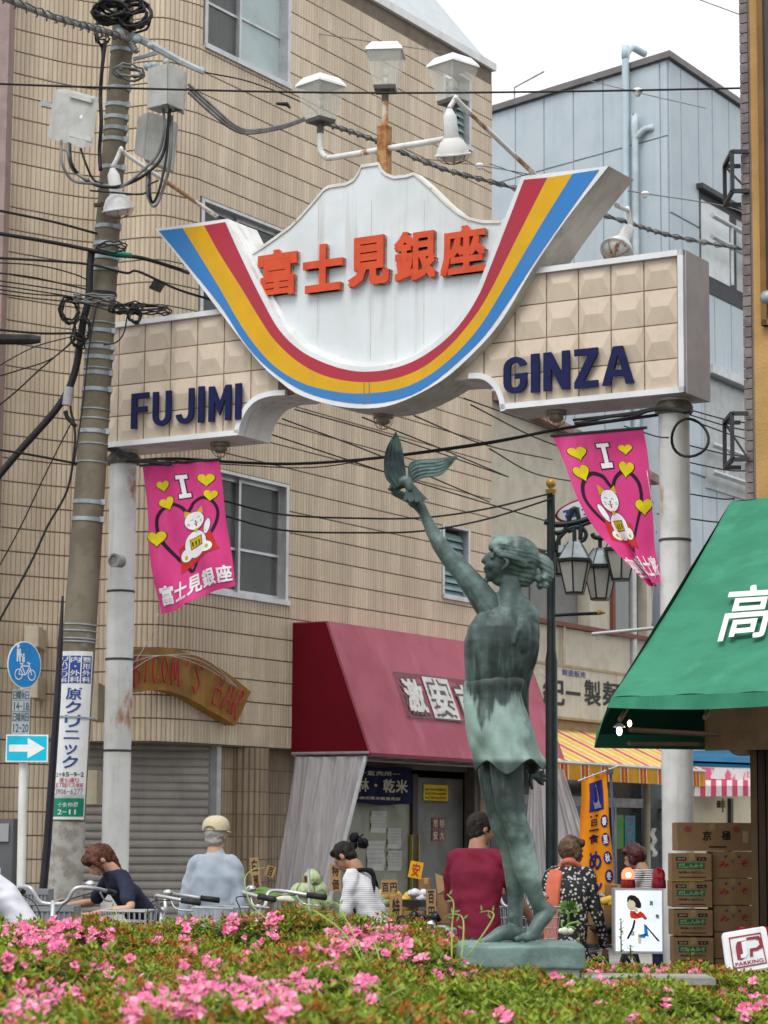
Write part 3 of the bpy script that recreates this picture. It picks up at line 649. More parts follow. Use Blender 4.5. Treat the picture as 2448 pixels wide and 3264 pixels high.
# big letters
kan = [('富', 820, 789, 944, 950), ('士', 964, 772, 1091, 936), ('見', 1108, 747, 1240, 917), ('銀', 1255, 728, 1388, 902), ('座', 1403, 712, 1546, 883)]
load_texts([(k[0], (.03 if k[0] in '銀座富' else .04), True) for k in kan])
for ch, x0, y0, x1, y1 in kan:
    # photo boxes are skewed: take left bottom / right top with the slope of the sign
    s = -.115; b_ = BB-.06
    L0 = az(x0, y1, b_); R0 = az(x1, y1+s*(x1-x0), b_); L1 = az(x0, y0-s*(x1-x0), b_)
    z0 = (L0[1]+R0[1])/2; z1 = L1[1]+.0; g = MB()
    text(g, ch, lambda u, v, w: P(L0[0]+(R0[0]-L0[0])*u, BB-.03-.03*w, z0+(z1-z0)*v), (.055 if ch in '士見' else .04), True); g.build('letter', MAT['letter_orange'], gate)
    g = MB(); text(g, ch, lambda u, v, w: P(L0[0]+(R0[0]-L0[0])*u, BB-.0-.029*w, z0+(z1-z0)*v), (.055 if ch in '士見' else .04), True); g.build('letter_side', mat('letter_side', (.50, .48, .45), (.2, .18, .16), ns=14), gate)
def arc(cx, cy, rx, ry, w, h, a0, a1, n=10):
    q = [(R(a0+(a1-a0)*i/n)) for i in range(n+1)]; return [(cx+rx*cos(t), cy+ry*sin(t)) for t in q]+[(cx+(rx-w)*cos(t), cy+(ry-h)*sin(t)) for t in q[::-1]]
rc = lambda a, b, c_, d: [(a, b), (c_, b), (c_, d), (a, d)]
_A = [(0, 0), (.25, 0), (.32, .22), (.5, .22), (.5, .38), (.375, .38), (.5, .78), (.5, 1), (.35, 1)]
GL = dict(F=[rc(0, 0, .31, 1), rc(.31, .84, 1, 1), rc(.31, .45, .9, .61)], I=[rc(0, 0, 1, 1)], U=[rc(0, .3, .29, 1), rc(.71, .3, 1, 1), arc(.5, .3, .5, .3, .29, .15, 180, 360)], J=[rc(.71, .3, 1, 1), arc(.5, .3, .5, .3, .29, .15, 185, 360)],
    M=[[(0, 0), (.25, 0), (.25, .60), (.5, .16), (.75, .60), (.75, 0), (1, 0), (1, 1), (.76, 1), (.5, .52), (.24, 1), (0, 1)]], N=[[(0, 0), (.29, 0), (.29, .58), (.71, 0), (1, 0), (1, 1), (.71, 1), (.71, .42), (.29, 1), (0, 1)]], Z=[[(0, 0), (1, 0), (1, .17), (.40, .17), (1, .85), (1, 1), (0, 1), (0, .83), (.60, .83), (0, .15)]],
    A=[_A, [(1-x, y) for x, y in _A[::-1]]], G=[arc(.5, .70, .5, .30, .29, .16, 12, 180), rc(0, .3, .29, .7), arc(.5, .30, .5, .30, .29, .16, 180, 360), rc(.71, .3, 1, .54), rc(.48, .40, .71, .54)])
def latin(word, boxes):
    for ch, (x0, x1, yb, yt) in zip(word, boxes):
        b_ = -.065; a0, z0 = az(x0, yb, b_); a1, z1 = az(x1, yt, b_); g = MB()
        for q in GL[ch]: g.prism([P(a0+(a1-a0)*x, -.065, z0+(z1-z0)*y) for x, y in q], U*.022)
        g.build('letter', MAT['letter_navy'], gate)
kx = lambda x: x*.5425; ky = lambda y: 800+y*.5425
latin('FUJIMI', [(kx(767), kx(872), ky(1046), ky(828)), (kx(893), kx(1004), ky(1032), ky(818)), (kx(1030), kx(1138), ky(1020), ky(803)), (kx(1160), kx(1198), ky(1008), ky(793)), (kx(1222), kx(1355), ky(1004), ky(783)), (kx(1378), kx(1416), ky(990), ky(775))])
kx = lambda x: 1500+x*.5714; ky = lambda y: 800+y*.5714
latin('GINZA', [(kx(182), kx(312), ky(800), ky(583)), (kx(335), kx(380), ky(790), ky(570)), (kx(405), kx(550), ky(782), ky(552)), (kx(578), kx(707), ky(768), ky(536)), (kx(732), kx(908), ky(752), ky(520))])
# posts
LP, RP = (-5.44, .2), (-.115, .2)
mat('post_paint', (.66, .67, .66), (.55, .55, .53), ns=2.5, rough=.5, rust=(.33, .14, .05), rs=2.2, rlo=.60, rhi=.70, streak=(.45, .40, .34), samt=.6, bump=.15, rstr=(1, 1, .5))
for (a, b), lab in ((LP, 0), (RP, 1)):
    g = MB(); c = P(a, b, 0); g.tube([c, c+K*ZB], .12, 28); g.build('post', MAT['post_paint'], gate, smooth='a')
    g = MB(); g.lathe(c+K*(ZB-.12), [(.135, 0), (.15, .02), (.15, .06), (.12, .10)], 24); g.build('post_collar', mat('collar', (.10, .09, .08), (.22, .2, .16), ns=12), gate, smooth=True)
    g = MB()
    for z in ((2.2, 3.0, 3.6) if lab == 0 else (2.9, 3.75)): g.lathe(c+K*z, [(.1215, 0), (.126, .003), (.126, .018), (.1215, .021)], 24)
    g.build('post_band', mat('band_dark', (.06, .06, .06)), gate)
# three lanterns on a branching pole
px_c = lambda x, y, b=.03: A(x, y, b)
base = A(1225, 522, .03); up = A(1228, 295, .03)
g = MB(); g.obox(base-V*.045-U*.045-K*.25, V*.09, U*.09, K*.57); g.build('lamp_socket', MAT['rusty'], gate)
g = MB(); g.tube([base, up], .028, 10); g.build('lamp_pole', mat('pole_rust', (.36, .16, .05), (.58, .50, .40), ns=7, rough=.8), gate)
xL, xR = A(1021, 430, .03), A(1443, 370, .03); hub = A(1228, 475, .03)
zb_ = hub.z
def arm(x, ztop):
    sgn = 1 if (x-hub).dot(V) > 0 else -1; c = Vector((x.x, x.y, 0)); L = (Vector((hub.x, hub.y, 0))-c).length
    return [hub, c+K*zb_-V*(sgn*.13), c+K*(zb_+.015)-V*(sgn*.06), c+K*(zb_+.05)-V*(sgn*.02), c+K*(zb_+.11), c+K*ztop]
zl = A(1021, 400, .03).z
g = MB(); g.tube(crom(arm(xL, zl), 4), .026, 10); g.tube(crom(arm(xR, zl), 4), .026, 10); g.build('lamp_arm', MAT['white_rust'], gate, smooth=True)
mat('lamp_acrylic', (.80, .79, .74), (.72, .70, .62), ns=9, rough=.12, alpha=.22)
mat('lamp_cap', (.75, .76, .77), (.66, .67, .68), rough=.35)
mat('bulb', (.75, .75, .72), rough=.25); mat('lamp_dark', (.10, .095, .09), rough=.6)
def square(c, r, z, rot): return [c+Vector((cos(rot+pi/2*k)*r, sin(rot+pi/2*k)*r, 0))+K*z for k in range(4)]
def lantern_head(c, rot, S=.80):
    # c: bottom of base plate; tapered square lantern, wider at the top
    g = MB(); b = square(c, .155*S, .0, rot); t = square(c, .165*S, .04*S, rot); g.add(b+t, [(3, 2, 1, 0), (4, 5, 6, 7)]+[(i, (i+1) % 4, (i+1) % 4+4, i+4) for i in range(4)]); g.build('base_plate', MAT['lamp_dark'], gate)
    g = MB(); g.tube([c-K*.09, c], .030, 10); g.build('lamp_collar', MAT['lamp_dark'], gate)
    for k in range(4):
        b = square(c, .165*S, .045*S, rot); m_ = square(c, .262*S, .40*S, rot); g = MB(); nrm = ((b[k]+b[(k+1) % 4])/2-c); nrm.z = 0; nrm.normalize(); g.prism([b[k], b[(k+1) % 4], m_[(k+1) % 4], m_[k]], nrm*-.004); g.build('lamp_pane', MAT['lamp_acrylic'], gate)
    g = MB(); l0 = square(c, .278*S, .40*S, rot); l1 = square(c, .27*S, .425*S, rot); l2 = square(c, .19*S, .50*S, rot); l3 = square(c, .06*S, .515*S, rot)
    g.add(l0+l1+l2+l3, [(i+4*j, (i+1) % 4+4*j, (i+1) % 4+4*j+4, i+4*j+4) for j in range(3) for i in range(4)]+[(12, 13, 14, 15)]); g.build('lamp_roof', MAT['lamp_cap'], gate)
    g = MB(); g.ball(c+K*.17, .036, 10, sc=(1, 1, 1.5)); g.tube([c+K*.04, c+K*.12], .016, 8); g.build('light_bulb', MAT['bulb'], gate, smooth=True)
lantern_head(Vector((xL.x, xL.y, zl+.02)), AZ+R(57)); lantern_head(Vector((xR.x, xR.y, zl-.02)), AZ+R(57)); lantern_head(up+K*.01, AZ+R(8))
# spotlights on bent pipes
def spot(base, bend, tip, d, nm):
    g = MB(); pts = crom([base, base.lerp(bend, .93), bend+K*.015, bend.lerp(tip, .5)+K*.01, tip], 5); g.tube(pts, .02, 8); g.build('spot_pipe', mat('pipe_white_rust', (.68, .68, .66), (.36, .2, .1), ns=4, lo=.5, hi=.6, rough=.6), gate, smooth=True)
    d = d.normalized(); h = tip+d*.02; g = MB(); g.tube([h-d*.02, h+d*.02, h+d*.04, h+d*.24, h+d*.25], [.02, .04, .052, .06, .05], 12); g.build('spot_neck', MAT['white_rust'], gate, smooth='a')
    g = MB(); q = h+d*.2; g.lathe(q, [(.05, 0), (.095, .04), (.125, .10), (.13, .13), (.145, .132), (.145, .142), (.12, .142), (.10, .17), (.05, .19), (.0, .195)], 18, axis=d); g.build('spot_lamp', MAT['white_rust'], gate, smooth='a')
    g = MB(); 
    for k in range(4):
        r = [q+d*(.145+.07*sin(t*pi/8))+(d.orthogonal()*cos(k*pi/4)+d.cross(d.orthogonal())*sin(k*pi/4)).normalized()*(.125*cos(t*pi/8)) for t in range(9)]; g.tube(r, .004, 4)
    g.build('lamp_guard', MAT['rusty'], gate)
spot(A(692, 690, .1), A(388, 482, -.75), A(358, 535, -.78), Vector((.15, .25, -1)), 'l')
spot(A(1706, 558, .05), A(1455, 318, -.9), A(1432, 345, -.93), Vector((.1, .35, -1)), 'r')
spot(A(1965, 655, .34), A(2000, 670, 1.0), A(2010, 720, 1.02), Vector((-.35, -.5, -.7)), 'b')
# down lights under the soffit
for x, y in ((702, 1415), (1222, 1328), (1773, 1322)):
    q = A(x, y, .22); q.z = ZB if x != 1222 else q.z+.02
    g = MB(); g.lathe(q, [(.085, 0), (.085, -.03), (.06, -.035), (.06, -.07), (.03, -.09), (0, -.095)], 16); o = g.build('down_light', mat('dl', (.22, .2, .17), (.35, .32, .28), ns=12), gate, smooth='a')
    g = MB()
    for k in range(4):
        r = [q+K*(-.03-.10*sin(t*pi/8))+(V*cos(k*pi/4)+U*sin(k*pi/4))*(.085*cos(t*pi/8)) for t in range(9)]; g.tube(r, .003, 4)
    g.build('lamp_guard', MAT['rusty'], gate)
# ================================================================ cream building
mat('stucco', (.54, .50, .41), (.47, .43, .35), ns=4, rough=.9, bump=.5, bs=90, streak=(.38, .34, .28), sk=(4, 4, .5), samt=.4)
mat('brown_trim', (.17, .05, .035), rough=.6); mat('grey_panel', (.20, .20, .195), (.17, .17, .165), rough=.6)
def oa(px, py, a=AW): return ona(px, py, a)
cb = thing('cream_building', 'cream stucco two-storey shop house between the tiled building and the blue building', 'building', P(AW-1, 9.5, 0))
C0 = SMAX+.02; roofpts = [oa(1574, 1268), oa(1774, 1371), oa(1900, 1440), oa(2075, 1540)]
zl_, zw0, zw1 = oa(1900, 1992)[1], oa(1800, 1985)[1], oa(1800, 1765)[1]
bw0, bw1 = oa(1650, 1850)[0], oa(1885, 1850)[0]; bf0, bf1 = oa(1955, 1850)[0], oa(2066, 1850)[0]; CE = bf1+.15
top = lambda b: np.interp(b, [p[0] for p in roofpts], [p[1] for p in roofpts])
g = MB(); AC = AW-.02
def wall_piece(b0, b1, z0, z1=None, a=AC, th=.2):
    t0 = top(b0) if z1 is None else z1; t1 = top(b1) if z1 is None else z1
    g.prism([P(a, b0, z0), P(a, b1, z0), P(a, b1, t1), P(a, b0, t0)], V*-th)
wall_piece(C0, bw0, zw0); wall_piece(bw0, bw1, zw1); wall_piece(bw1, bf0, zw0); wall_piece(bf0, bf1, zw1+.1); wall_piece(bf1, CE, zw0)
wall_piece(C0, CE, 2.9, zw0-.06); g.build('wall', MAT['stucco'], cb)
g = MB(); g.prism([P(AW-.5, C0, 0), P(AW-.5, CE, 0), P(AW-3, CE, 0), P(AW-3, C0, 0)], K*6); g.build('inner_wall', MAT['grey_panel'], cb)
g = MB(); g.prism([P(AW+.0, C0, zw0-.055), P(AW+.0, CE, zw0-.055), P(AW+.0, CE, zw0-.0), P(AW+.0, C0, zw0-.0)], V*.05); g.build('ledge', MAT['brown_trim'], cb)
for k in range(3):
    x0, x1 = bw0+(bw1-bw0)*k/3, bw0+(bw1-bw0)*(k+1)/3; g = MB(); g.sbox(AW-.22, AW-.19+.015*(k % 2), x0+.005, x1-.005, zw0, zw1); g.build('shutter_panel', MAT['grey_panel'], cb)
g = MB(); g.sbox(AW-.2, AW-.1, bw0, bw1, zw1-.06, zw1+.04); g.build('shutter_box', mat('brown_soft', (.25, .18, .11)), cb)
g = MB(); g.sbox(AW-.1, AW+.03, bf0-.07, bf0, zw0, zw1+.1); g.build('window_frame', MAT['brown_trim'], cb)
g = MB(); g.sbox(AW-.2, AW-.15, bf0, bf1, zw0, zw1+.1); g.build('pane', MAT['glass_dark'], cb)
g = MB(); g.tube([P(AW+.0, bf0+(bf1-bf0)*.55, zw0-.5), P(AW+.0, bf0+(bf1-bf0)*.55, zw1+.3)], .05, 10); g.build('rain_pipe', MAT['alu'], cb)
for i in range(3):
    p, q = roofpts[i], roofpts[i+1]; g = MB(); g.prism([P(AW+.14, p[0], p[1]-.03), P(AW+.14, q[0], q[1]-.03), P(AW+.14, q[0], q[1]+.08), P(AW+.14, p[0], p[1]+.08)], V*-.6); g.build('eave', mat('eave_red', (.22, .12, .10), (.3, .22, .18)), cb)
g = MB(); b_ = oa(1790, 2050)[0]; g.tube([P(AW+.03, b_, 2.9), P(AW+.03, b_, zw0-.06)], .02, 8); g.build('rain_pipe', mat('pipe_beige', (.42, .37, .28)), cb)
# signboard
sb_ = thing('noodle_signboard', 'cream noodle maker signboard with black brush lettering under the brown ledge', 'signboard', P(AW+.2, 9.8, 3.2))
AS = AW+.12; p0, p1 = ona(1683, 2110, AS), ona(1700, 2275, AS); q0 = ona(2075, 2138, AS); zs0, zs1 = p1[1], p0[1]
g = MB(); g.sbox(AS-.1, AS, p0[0], q0[0]+.2, zs0, zs1); g.build('board', mat('board_cream', (.52, .48, .38), (.44, .40, .32), ns=3, rough=.5, streak=(.34, .3, .24)), sb_)
g = MB(); g.sbox(AS-.1, AS+.01, p0[0], q0[0]+.2, zs1, zs1+.03); g.sbox(AS-.1, AS+.01, p0[0], q0[0]+.2, zs0-.03, zs0); stuff(g.build('board_frame', MAT['brown_trim'] if 0 else mat('frame_tan', (.36, .28, .16)), sb_))
load_texts([(c, .03, False) for c in '紀一製麺類造販売']); fnS = lambda u, v, w=0: P(AS+.003, u, v)
def sat(px, py): return ona(px, py, AS)
g = MB(); 
for ch, x0, x1, y0, y1 in (('紀', 1730, 1800, 2200, 2245), ('一', 1803, 1850, 2202, 2216), ('製', 1862, 1915, 2165, 2250), ('麺', 1920, 1985, 2170, 2252)):
    a0 = sat(x0, y1); a1 = sat(x1, y1); c = sat(x0, y0); zz0, zz1 = (a0[1]+a1[1])/2, c[1]
    if ch == '紀': zz0, zz1 = sat(1750, 2245)[1], sat(1750, 2160)[1]
    text(g, ch, lambda u, v, w=0: P(AS+.003, a0[0]+(a1[0]-a0[0])*u, zz0+(zz1-zz0)*v), .03)
g.build('lettering', mat('ink_black', (.02, .02, .022), rough=.6), sb_)
g = MB(); a0, a1 = sat(1775, 2150), sat(1865, 2135); rowtext(g, '製造販売', sat(1790, 2150)[0], sat(1867, 2150)[0], sat(1790, 2152)[1], sat(1790, 2132)[1], fnS, .02); g.build('lettering', mat('ink_blue', (.07, .09, .3)), sb_)
g = MB(); c = sat(1722, 2190)
for rr, w in ((.30, .012), (.2, .012)): g.add([P(AS+.003, c[0]+cos(t)*r_, c[1]+sin(t)*r_*.8) for t in [2*pi*i/32 for i in range(32)] for r_ in (rr, rr-w)], [(2*i, (2*i+2) % 64, (2*i+3) % 64, 2*i+1) for i in range(32)])
g.build('emblem', mat('emblem_pink', (.55, .36, .30)), sb_)
# beam and striped awning
g = MB(); g.sbox(AW-.2, AW+.04, p0[0], CE, oa(1850, 2332)[1], zs0-.035); tag(g.build('shop_beam', mat('beam_tan', (.33, .24, .13), (.27, .19, .1))), 'tan wooden beam under the noodle signboard', 'beam')
ya = thing('striped_awning', 'yellow and orange striped awning with a short striped valance over the noodle shop', 'awning', P(AW+.6, 10.5, 2.4))
zta = oa(1800, 2325)[1]; aO = AW+.95; b0 = ona(1760, 2440, aO)[0]; b1 = ona(2246, 2490, aO)[0]; zo0 = ona(1800, 2427, aO)[1]; zo1 = ona(1850, 2487, aO)[1]
mat('aw_yellow', (.66, .44, .06), (.60, .39, .06), ns=3, rough=.8); mat('aw_orange', (.60, .12, .05), rough=.8); mat('aw_white', (.66, .60, .46), rough=.8); mat('aw_red', (.42, .05, .03), rough=.8); mat('aw_amber', (.50, .25, .02), rough=.8)
cols = ['aw_yellow', 'aw_white', 'aw_orange', 'aw_white', 'aw_yellow', 'aw_white']; wd = [.20, .07, .15, .07, .16, .08]
x = b0; i = 0; gs = {}
vcol = ['aw_amber', 'aw_white', 'aw_red', 'aw_amber', 'aw_red', 'aw_white', 'aw_amber']; vw = [.17, .02, .06, .05, .06, .02, .14]
while x < b1:
    w = wd[i % 6]; g = MB(); x1 = min(x+w, b1); g.prism([P(AW, x, zta), P(AW, x1, zta), P(aO, x1, zo0), P(aO, x, zo0)], K*.008); g.build('stripe', MAT[cols[i % 6]], ya); x = x1; i += 1
x = b0; i = 0
while x < b1:
    w = vw[i % 7]; x1 = min(x+w, b1); g = MB(); g.prism([P(aO+.002, x, zo0), P(aO+.002, x1, zo0), P(aO+.008, x1, zo1), P(aO+.008, x, zo1)], V*.006); g.build('valance_stripe', MAT[vcol[i % 7]], ya); x = x1; i += 1
g = MB(); g.tube([P(aO, b0, zo0-.01), P(aO, b1, zo0-.01)], .02, 8); 
for k in range(6): g.tube([P(AW, b0+(b1-b0)*k/5, zo0), P(aO, b0+(b1-b0)*k/5, zo0)], .015, 6)
g.build('awning_frame', MAT['alu'], ya)
# noodle shop front
nf = thing('noodle_shop_front', 'dim glazed shop front with grey frames under the yellow striped awning', 'shop front', P(AW-.2, 10, 0))
AG = AW-.25
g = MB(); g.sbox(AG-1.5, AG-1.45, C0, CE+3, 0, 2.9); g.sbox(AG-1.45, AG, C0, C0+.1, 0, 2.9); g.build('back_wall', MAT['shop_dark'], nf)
g = MB(); z1 = ona(1850, 2540, AG)[1]; zz = ona(1850, 2570, AG)[1]; g.sbox(AG, AG+.06, C0, CE+2, zz, z1); g.build('transom', MAT['steel'], nf)
for x in (1795, 1900, 1945, 2052, 2098): 
    b = ona(x, 2600, AG)[0]; g = MB(); g.sbox(AG, AG+.06, b, b+.06, 0, zz); g.build('mullion', MAT['steel'], nf)
g = MB(); g.sbox(AG+.01, AG+.02, C0, ona(2040, 2600, AG)[0], 0, zz); g.build('pane', mat('shop_glass', (.03, .035, .04), rough=.15), nf)
g = MB(); g.sbox(AG+.01, AG+.02, C0, ona(2040, 2600, AG)[0], z1, 2.9); g.build('pane', MAT['shop_glass'], nf)
for (x0, y0, x1, y1, m, tx) in ((1962, 2598, 1988, 2705, ('poster_green', (.12, .30, .09)), ''), (1992, 2600, 2024, 2712, ('poster_blue', (.06, .28, .36)), 'つつじ')):
    a0, a1 = ona(x0, y1, AG+.03), ona(x1, y0, AG+.03); g = MB(); g.sbox(AG+.025, AG+.03, a0[0], a1[0], a0[1], a1[1]); pp = g.build('poster', mat(*m), nf)
    g = MB()
    for k, ch in enumerate(tx): text(g, ch, lambda u, v, w=0: P(AG+.032, a0[0]+(a1[0]-a0[0])*(.2+.6*u), a1[1]-(a1[1]-a0[1])*((k+.9)/3.1)+(a1[1]-a0[1])*.24*v), .02)
    if tx: g.build('lettering', mat('ink_red', (.5, .05, .05)), nf)
g = MB(); b = ona(2062, 2600, AW+.2)[0]; g.tube([P(AW+.2, b, 0), P(AW+.2, b, zo0)], .045, 10); g.build('post', mat('post_beige', (.40, .36, .28), (.33, .29, .22)), nf)
a0, a1 = ona(2076, 2730, AW+.25), ona(2090, 2640, AW+.25); g = MB(); g.grid(lambda u, v: P(AW+.25+.02*sin(v*14), a0[0]+(a1[0]-a0[0])*(u+.1*sin(v*11)), a0[1]+(a1[1]-a0[1])*v), 3, 12); tag(g.build('hanging_tag', MAT['paper']), 'white paper strip hanging beside the beige post of the noodle shop', 'paper strip')
# ================================================================ blue building
bb = thing('blue_building', 'tall pale blue panel-clad building with drain pipes and balconies behind the arch', 'building', P(AW-2, 14, 0))
BC = P(AW, 12.44, 0); LD = Vector((-sin(R(42)), cos(R(42)), 0)); LN = Vector((-cos(R(42)), -sin(R(42)), 0)); ZBL = 12.06
mat('blue_panel', (.45, .515, .56), (.415, .48, .525), ns=2, rough=.5, bump=.15, bs=14, streak=(.30, .37, .43), samt=.3); mat('blue_joint', (.32, .37, .41)); mat('roof_brown', (.17, .155, .155), rough=.5)
g = MB(); far = BC+LD*9; g.prism([BC, P(AW, 24, 0), P(AW-8, 24, 0), far], K*ZBL); g.build('wall', MAT['blue_joint'], bb)
zsm = (hitp(1591, 583, BC, LN)).z; zsm2 = hitp(2103, 440, BC, LN).z
ls = [0.0]
for x in (2108, 2010, 1926, 1831, 1737, 1646, 1560): 
    q = hitp(x, 500, BC, LN)-BC; ls.append(q.dot(LD))
for i in range(len(ls)-1):
    for z0, z1 in ((0.1, 3.1), (3.1, 6.2), (6.2, zsm2), (zsm2, ZBL-.02)):
        g = MB(); g.prism([BC+LD*(ls[i]+.006)+K*(z0+.006), BC+LD*(ls[i+1]-.012)+K*(z0+.012), BC+LD*(ls[i+1]-.012)+K*(z1-.012), BC+LD*(ls[i]+.012)+K*(z1-.012)], LN*.02); g.build('cladding_panel', MAT['blue_panel'], bb)
bsx = [ona(x, 500, AW)[0] for x in (2132, 2168, 2223, 2268, 2320, 2368, 2420)]
bw_0, bw_1 = ona(2224, 800, AW)[0], 24.
zwt, zwb = ona(2224, 606, AW)[1], ona(2240, 872, AW)[1]
for i in range(6):
    for z0, z1 in ((0.1, 3.4), (3.4, 6.4), (6.4, 9.4 if i > 1 else 9.9), (9.4 if i > 1 else 9.9, ZBL-.02)):
        if i > 1 and z0 == 6.4: z1 = zwb-.25
        if i > 1 and z1 == ZBL-.02: z0 = zwt+.08
        if z1-z0 < .1: continue
        g = MB(); g.sbox(AW, AW+.02, bsx[i]+.015, bsx[i+1]-.015, z0+.015, z1-.015); g.build('cladding_panel', MAT['blue_panel'], bb)
g = MB(); g.prism([BC+LD*9+LN*.1+K*ZBL, BC+LN*.1+V*.1+K*ZBL, P(AW+.1, 24, ZBL), P(AW-8, 24, ZBL)], K*.09); g.build('roof_edge', MAT['roof_brown'], bb)
g = MB(); g.sbox(AW-.1, AW+.015, bsx[2], 24, zwb-.24, zwt); g.build('window_frame', mat('frame_dark', (.05, .055, .06)), bb)
bmul = ona(2320, 800, AW)[0]; bmul2 = ona(2343, 800, AW)[0]
g = MB(); g.sbox(AW+.0, AW+.025, bsx[2]+.06, bmul, zwb, zwt-.12); g.build('pane', mat('pane_white', (.62, .66, .66), (.56, .6, .6), rough=.25), bb)
g = MB(); g.sbox(AW+.0, AW+.025, bmul2, bmul2+3, zwb, zwt-.12); g.build('pane', mat('pane_grey', (.38, .41, .40), rough=.3), bb)
g = MB(); g.sbox(AW+.01, AW+.12, bsx[2]-.1, 24, zwt, zwt+.07); g.build('window_hood', MAT['frame_dark'], bb)
for zt_, (x0, y0) in ((zwb+.75, (0, 0)), (zwb+.45, (0, 0)), ):
    g = MB(); g.tube([P(AW+.25, bsx[2]-.1, zt_), P(AW+.25, 20, zt_)], .035, 8); g.build('balcony_rail', MAT['alu'], bb)
for k in range(5):
    g = MB(); b = bsx[2]+.6+k*1.1; g.tube([P(AW+.25, b, zwb-.1), P(AW+.25, b, zwb+.75)], .025, 6); g.build('baluster', MAT['alu'], bb)
# second balcony band lower
z2 = ona(2260, 1190, AW)[1]; z3 = ona(2270, 1440, AW)[1]
g = MB(); g.sbox(AW+.021, AW+.2, bsx[2], 20, z2-.06, z2+.06); g.build('ledge', MAT['alu'], bb)
g = MB(); g.sbox(AW+.02, AW+.05, bsx[2]+.1, 20, ona(2260, 1560, AW)[1], z2-.1); g.build('pane', MAT['pane_grey'], bb)
for dz in (0, -.38):
    g = MB(); g.tube([P(AW+.25, bsx[2]-.2, z3+dz), P(AW+.25, 20, z3+dz)], .04, 8); g.build('balcony_rail', MAT['alu'], bb)
for k in range(5):
    g = MB(); b = bsx[2]+.3+k*1.0; g.tube([P(AW+.25, b, z3-.38), P(AW+.25, b, z3)], .03, 6); g.build('baluster', MAT['alu'], bb)
mat('pipe_blue', (.44, .54, .60), (.40, .50, .56), rough=.4)
def bl(px, py, d=.12): return hitp(px, py, BC+LN*d, LN)
g = MB(); p = bl(1996, 500); t = bl(1996, 215); g.tube(crom([Vector((p.x, p.y, 5)), Vector((p.x, p.y, t.z-.3)), Vector((p.x, p.y, ZBL+.12)), p*0+Vector((p.x, p.y, ZBL+.32))-LN*.12, Vector((p.x, p.y, ZBL+.3))-LN*.4], 6), .052, 12); g.build('drain_pipe', MAT['pipe_blue'], bb, smooth=True)
g = MB(); p = bl(2026, 600, .12); t = bl(2026, 445, .12); g.tube(crom([Vector((p.x, p.y, 4)), Vector((p.x, p.y, t.z-.2)), Vector((p.x, p.y, t.z)), Vector((p.x, p.y, t.z+.12))-LD*.1-LN*.06, Vector((p.x, p.y, t.z+.14))-LD*.25-LN*.1], 6), .046, 12); g.build('drain_pipe', mat('pipe_blue2', (.46, .54, .58), rust=(.35, .2, .12), rs=1.5, rlo=.62, rhi=.66), bb, smooth=True)
# little aerial and rail on the roof behind
g = MB(); q = hitp(1640, 300, BC+LD*6, LN); g.tube([q+K*-.6, q+K*.1, q+K*.2+LD*-.6], .015, 5); g.tube([hitp(1590, 322, BC+LD*2, LN)-LN*1, hitp(1640, 306, BC+LD*2, LN)-LN*1], .03, 5); g.build('roof_rail', MAT['steel'], bb)
# ================================================================ far shops on the street
fs = thing('far_shop', 'distant cream shop with a pink and white striped awning beyond the right arch post', 'shop', P(-2, 26, 0))
YF = .35
def f(px, py, Y=YF): b_, z_ = ona(px, py, AW+Y); return P(AW+Y, b_, z_)
_at = at
g = MB(); g.prism([f(2200, 2900), f(2420, 2900), f(2420, 2380), f(2200, 2380)], V*-.3); g.build('wall', mat('far_cream', (.52, .47, .32), (.46, .42, .3), ns=2), fs)
g = MB(); g.prism([f(2245, 2482, .45), f(2420, 2488, .45), f(2420, 2452, .45), f(2245, 2446, .45)], V*-.05); g.build('fascia_sign', mat('far_pink', (.62, .10, .22), (.7, .7, .7), ns=.9, lo=.5, hi=.53), fs)
for k in range(12):
    x0, x1 = 2215+k*17, 2215+(k+1)*17; m = 'far_red' if k % 2 else 'far_white'; mat('far_red', (.5, .03, .09)); mat('far_white', (.68, .60, .60))
    g = MB(); g.prism([f(x0, 2538, .95), f(x1, 2538, .95), f(x1, 2510, .95), f(x0, 2510, .95)], V*-.02); g.prism([f(x0, 2510, .95), f(x1, 2510, .95), f(x1, 2488, .37), f(x0, 2488, .37)], K*.02); g.build('awning_stripe', MAT[m], fs)
g = MB(); g.prism([f(2330, 2900, .40), f(2338, 2900, .40), f(2338, 2545, .40), f(2330, 2545, .40)], V*-.04); g.build('door_post', MAT['dark_metal'], fs)
g = MB(); g.prism([f(2296, 2552, .55), f(2312, 2552, .55), f(2312, 2575, .55), f(2296, 2575, .55)], V*-.05); g.tube([f(2304, 2545, .55), f(2304, 2590, .55)], .01, 5); g.build('wind_chime', mat('chime', (.12, .10, .02)), fs)
ba = MB(); YB = 24.; ba.prism([at(2170, 2392, YB), at(2400, 2392, YB), at(2400, 2432, YB-.9), at(2170, 2424, YB-.9)], K*-.02); ba.prism([at(2170, 2424, YB-.9), at(2400, 2432, YB-.9), at(2400, 2448, YB-.9), at(2170, 2442, YB-.9)], Vector((0, .02, 0))); o = ba.build('blue_awning', mat('awning_blue', (.02, .13, .26), (.015, .10, .2), ns=3, rough=.7)); tag(o, 'small blue awning behind the right arch post', 'awning')
# long row of plain houses closing the street behind
g = MB(); g.prism([at(1700, 2900, 60), at(2600, 2900, 60), at(2600, 2350, 60), at(1700, 2350, 60)], Vector((0, 4, 0))); o = g.build('house_row', mat('house_far', (.22, .21, .2))); tag(o, 'plain grey house row closing the far end of the shopping street', 'building')
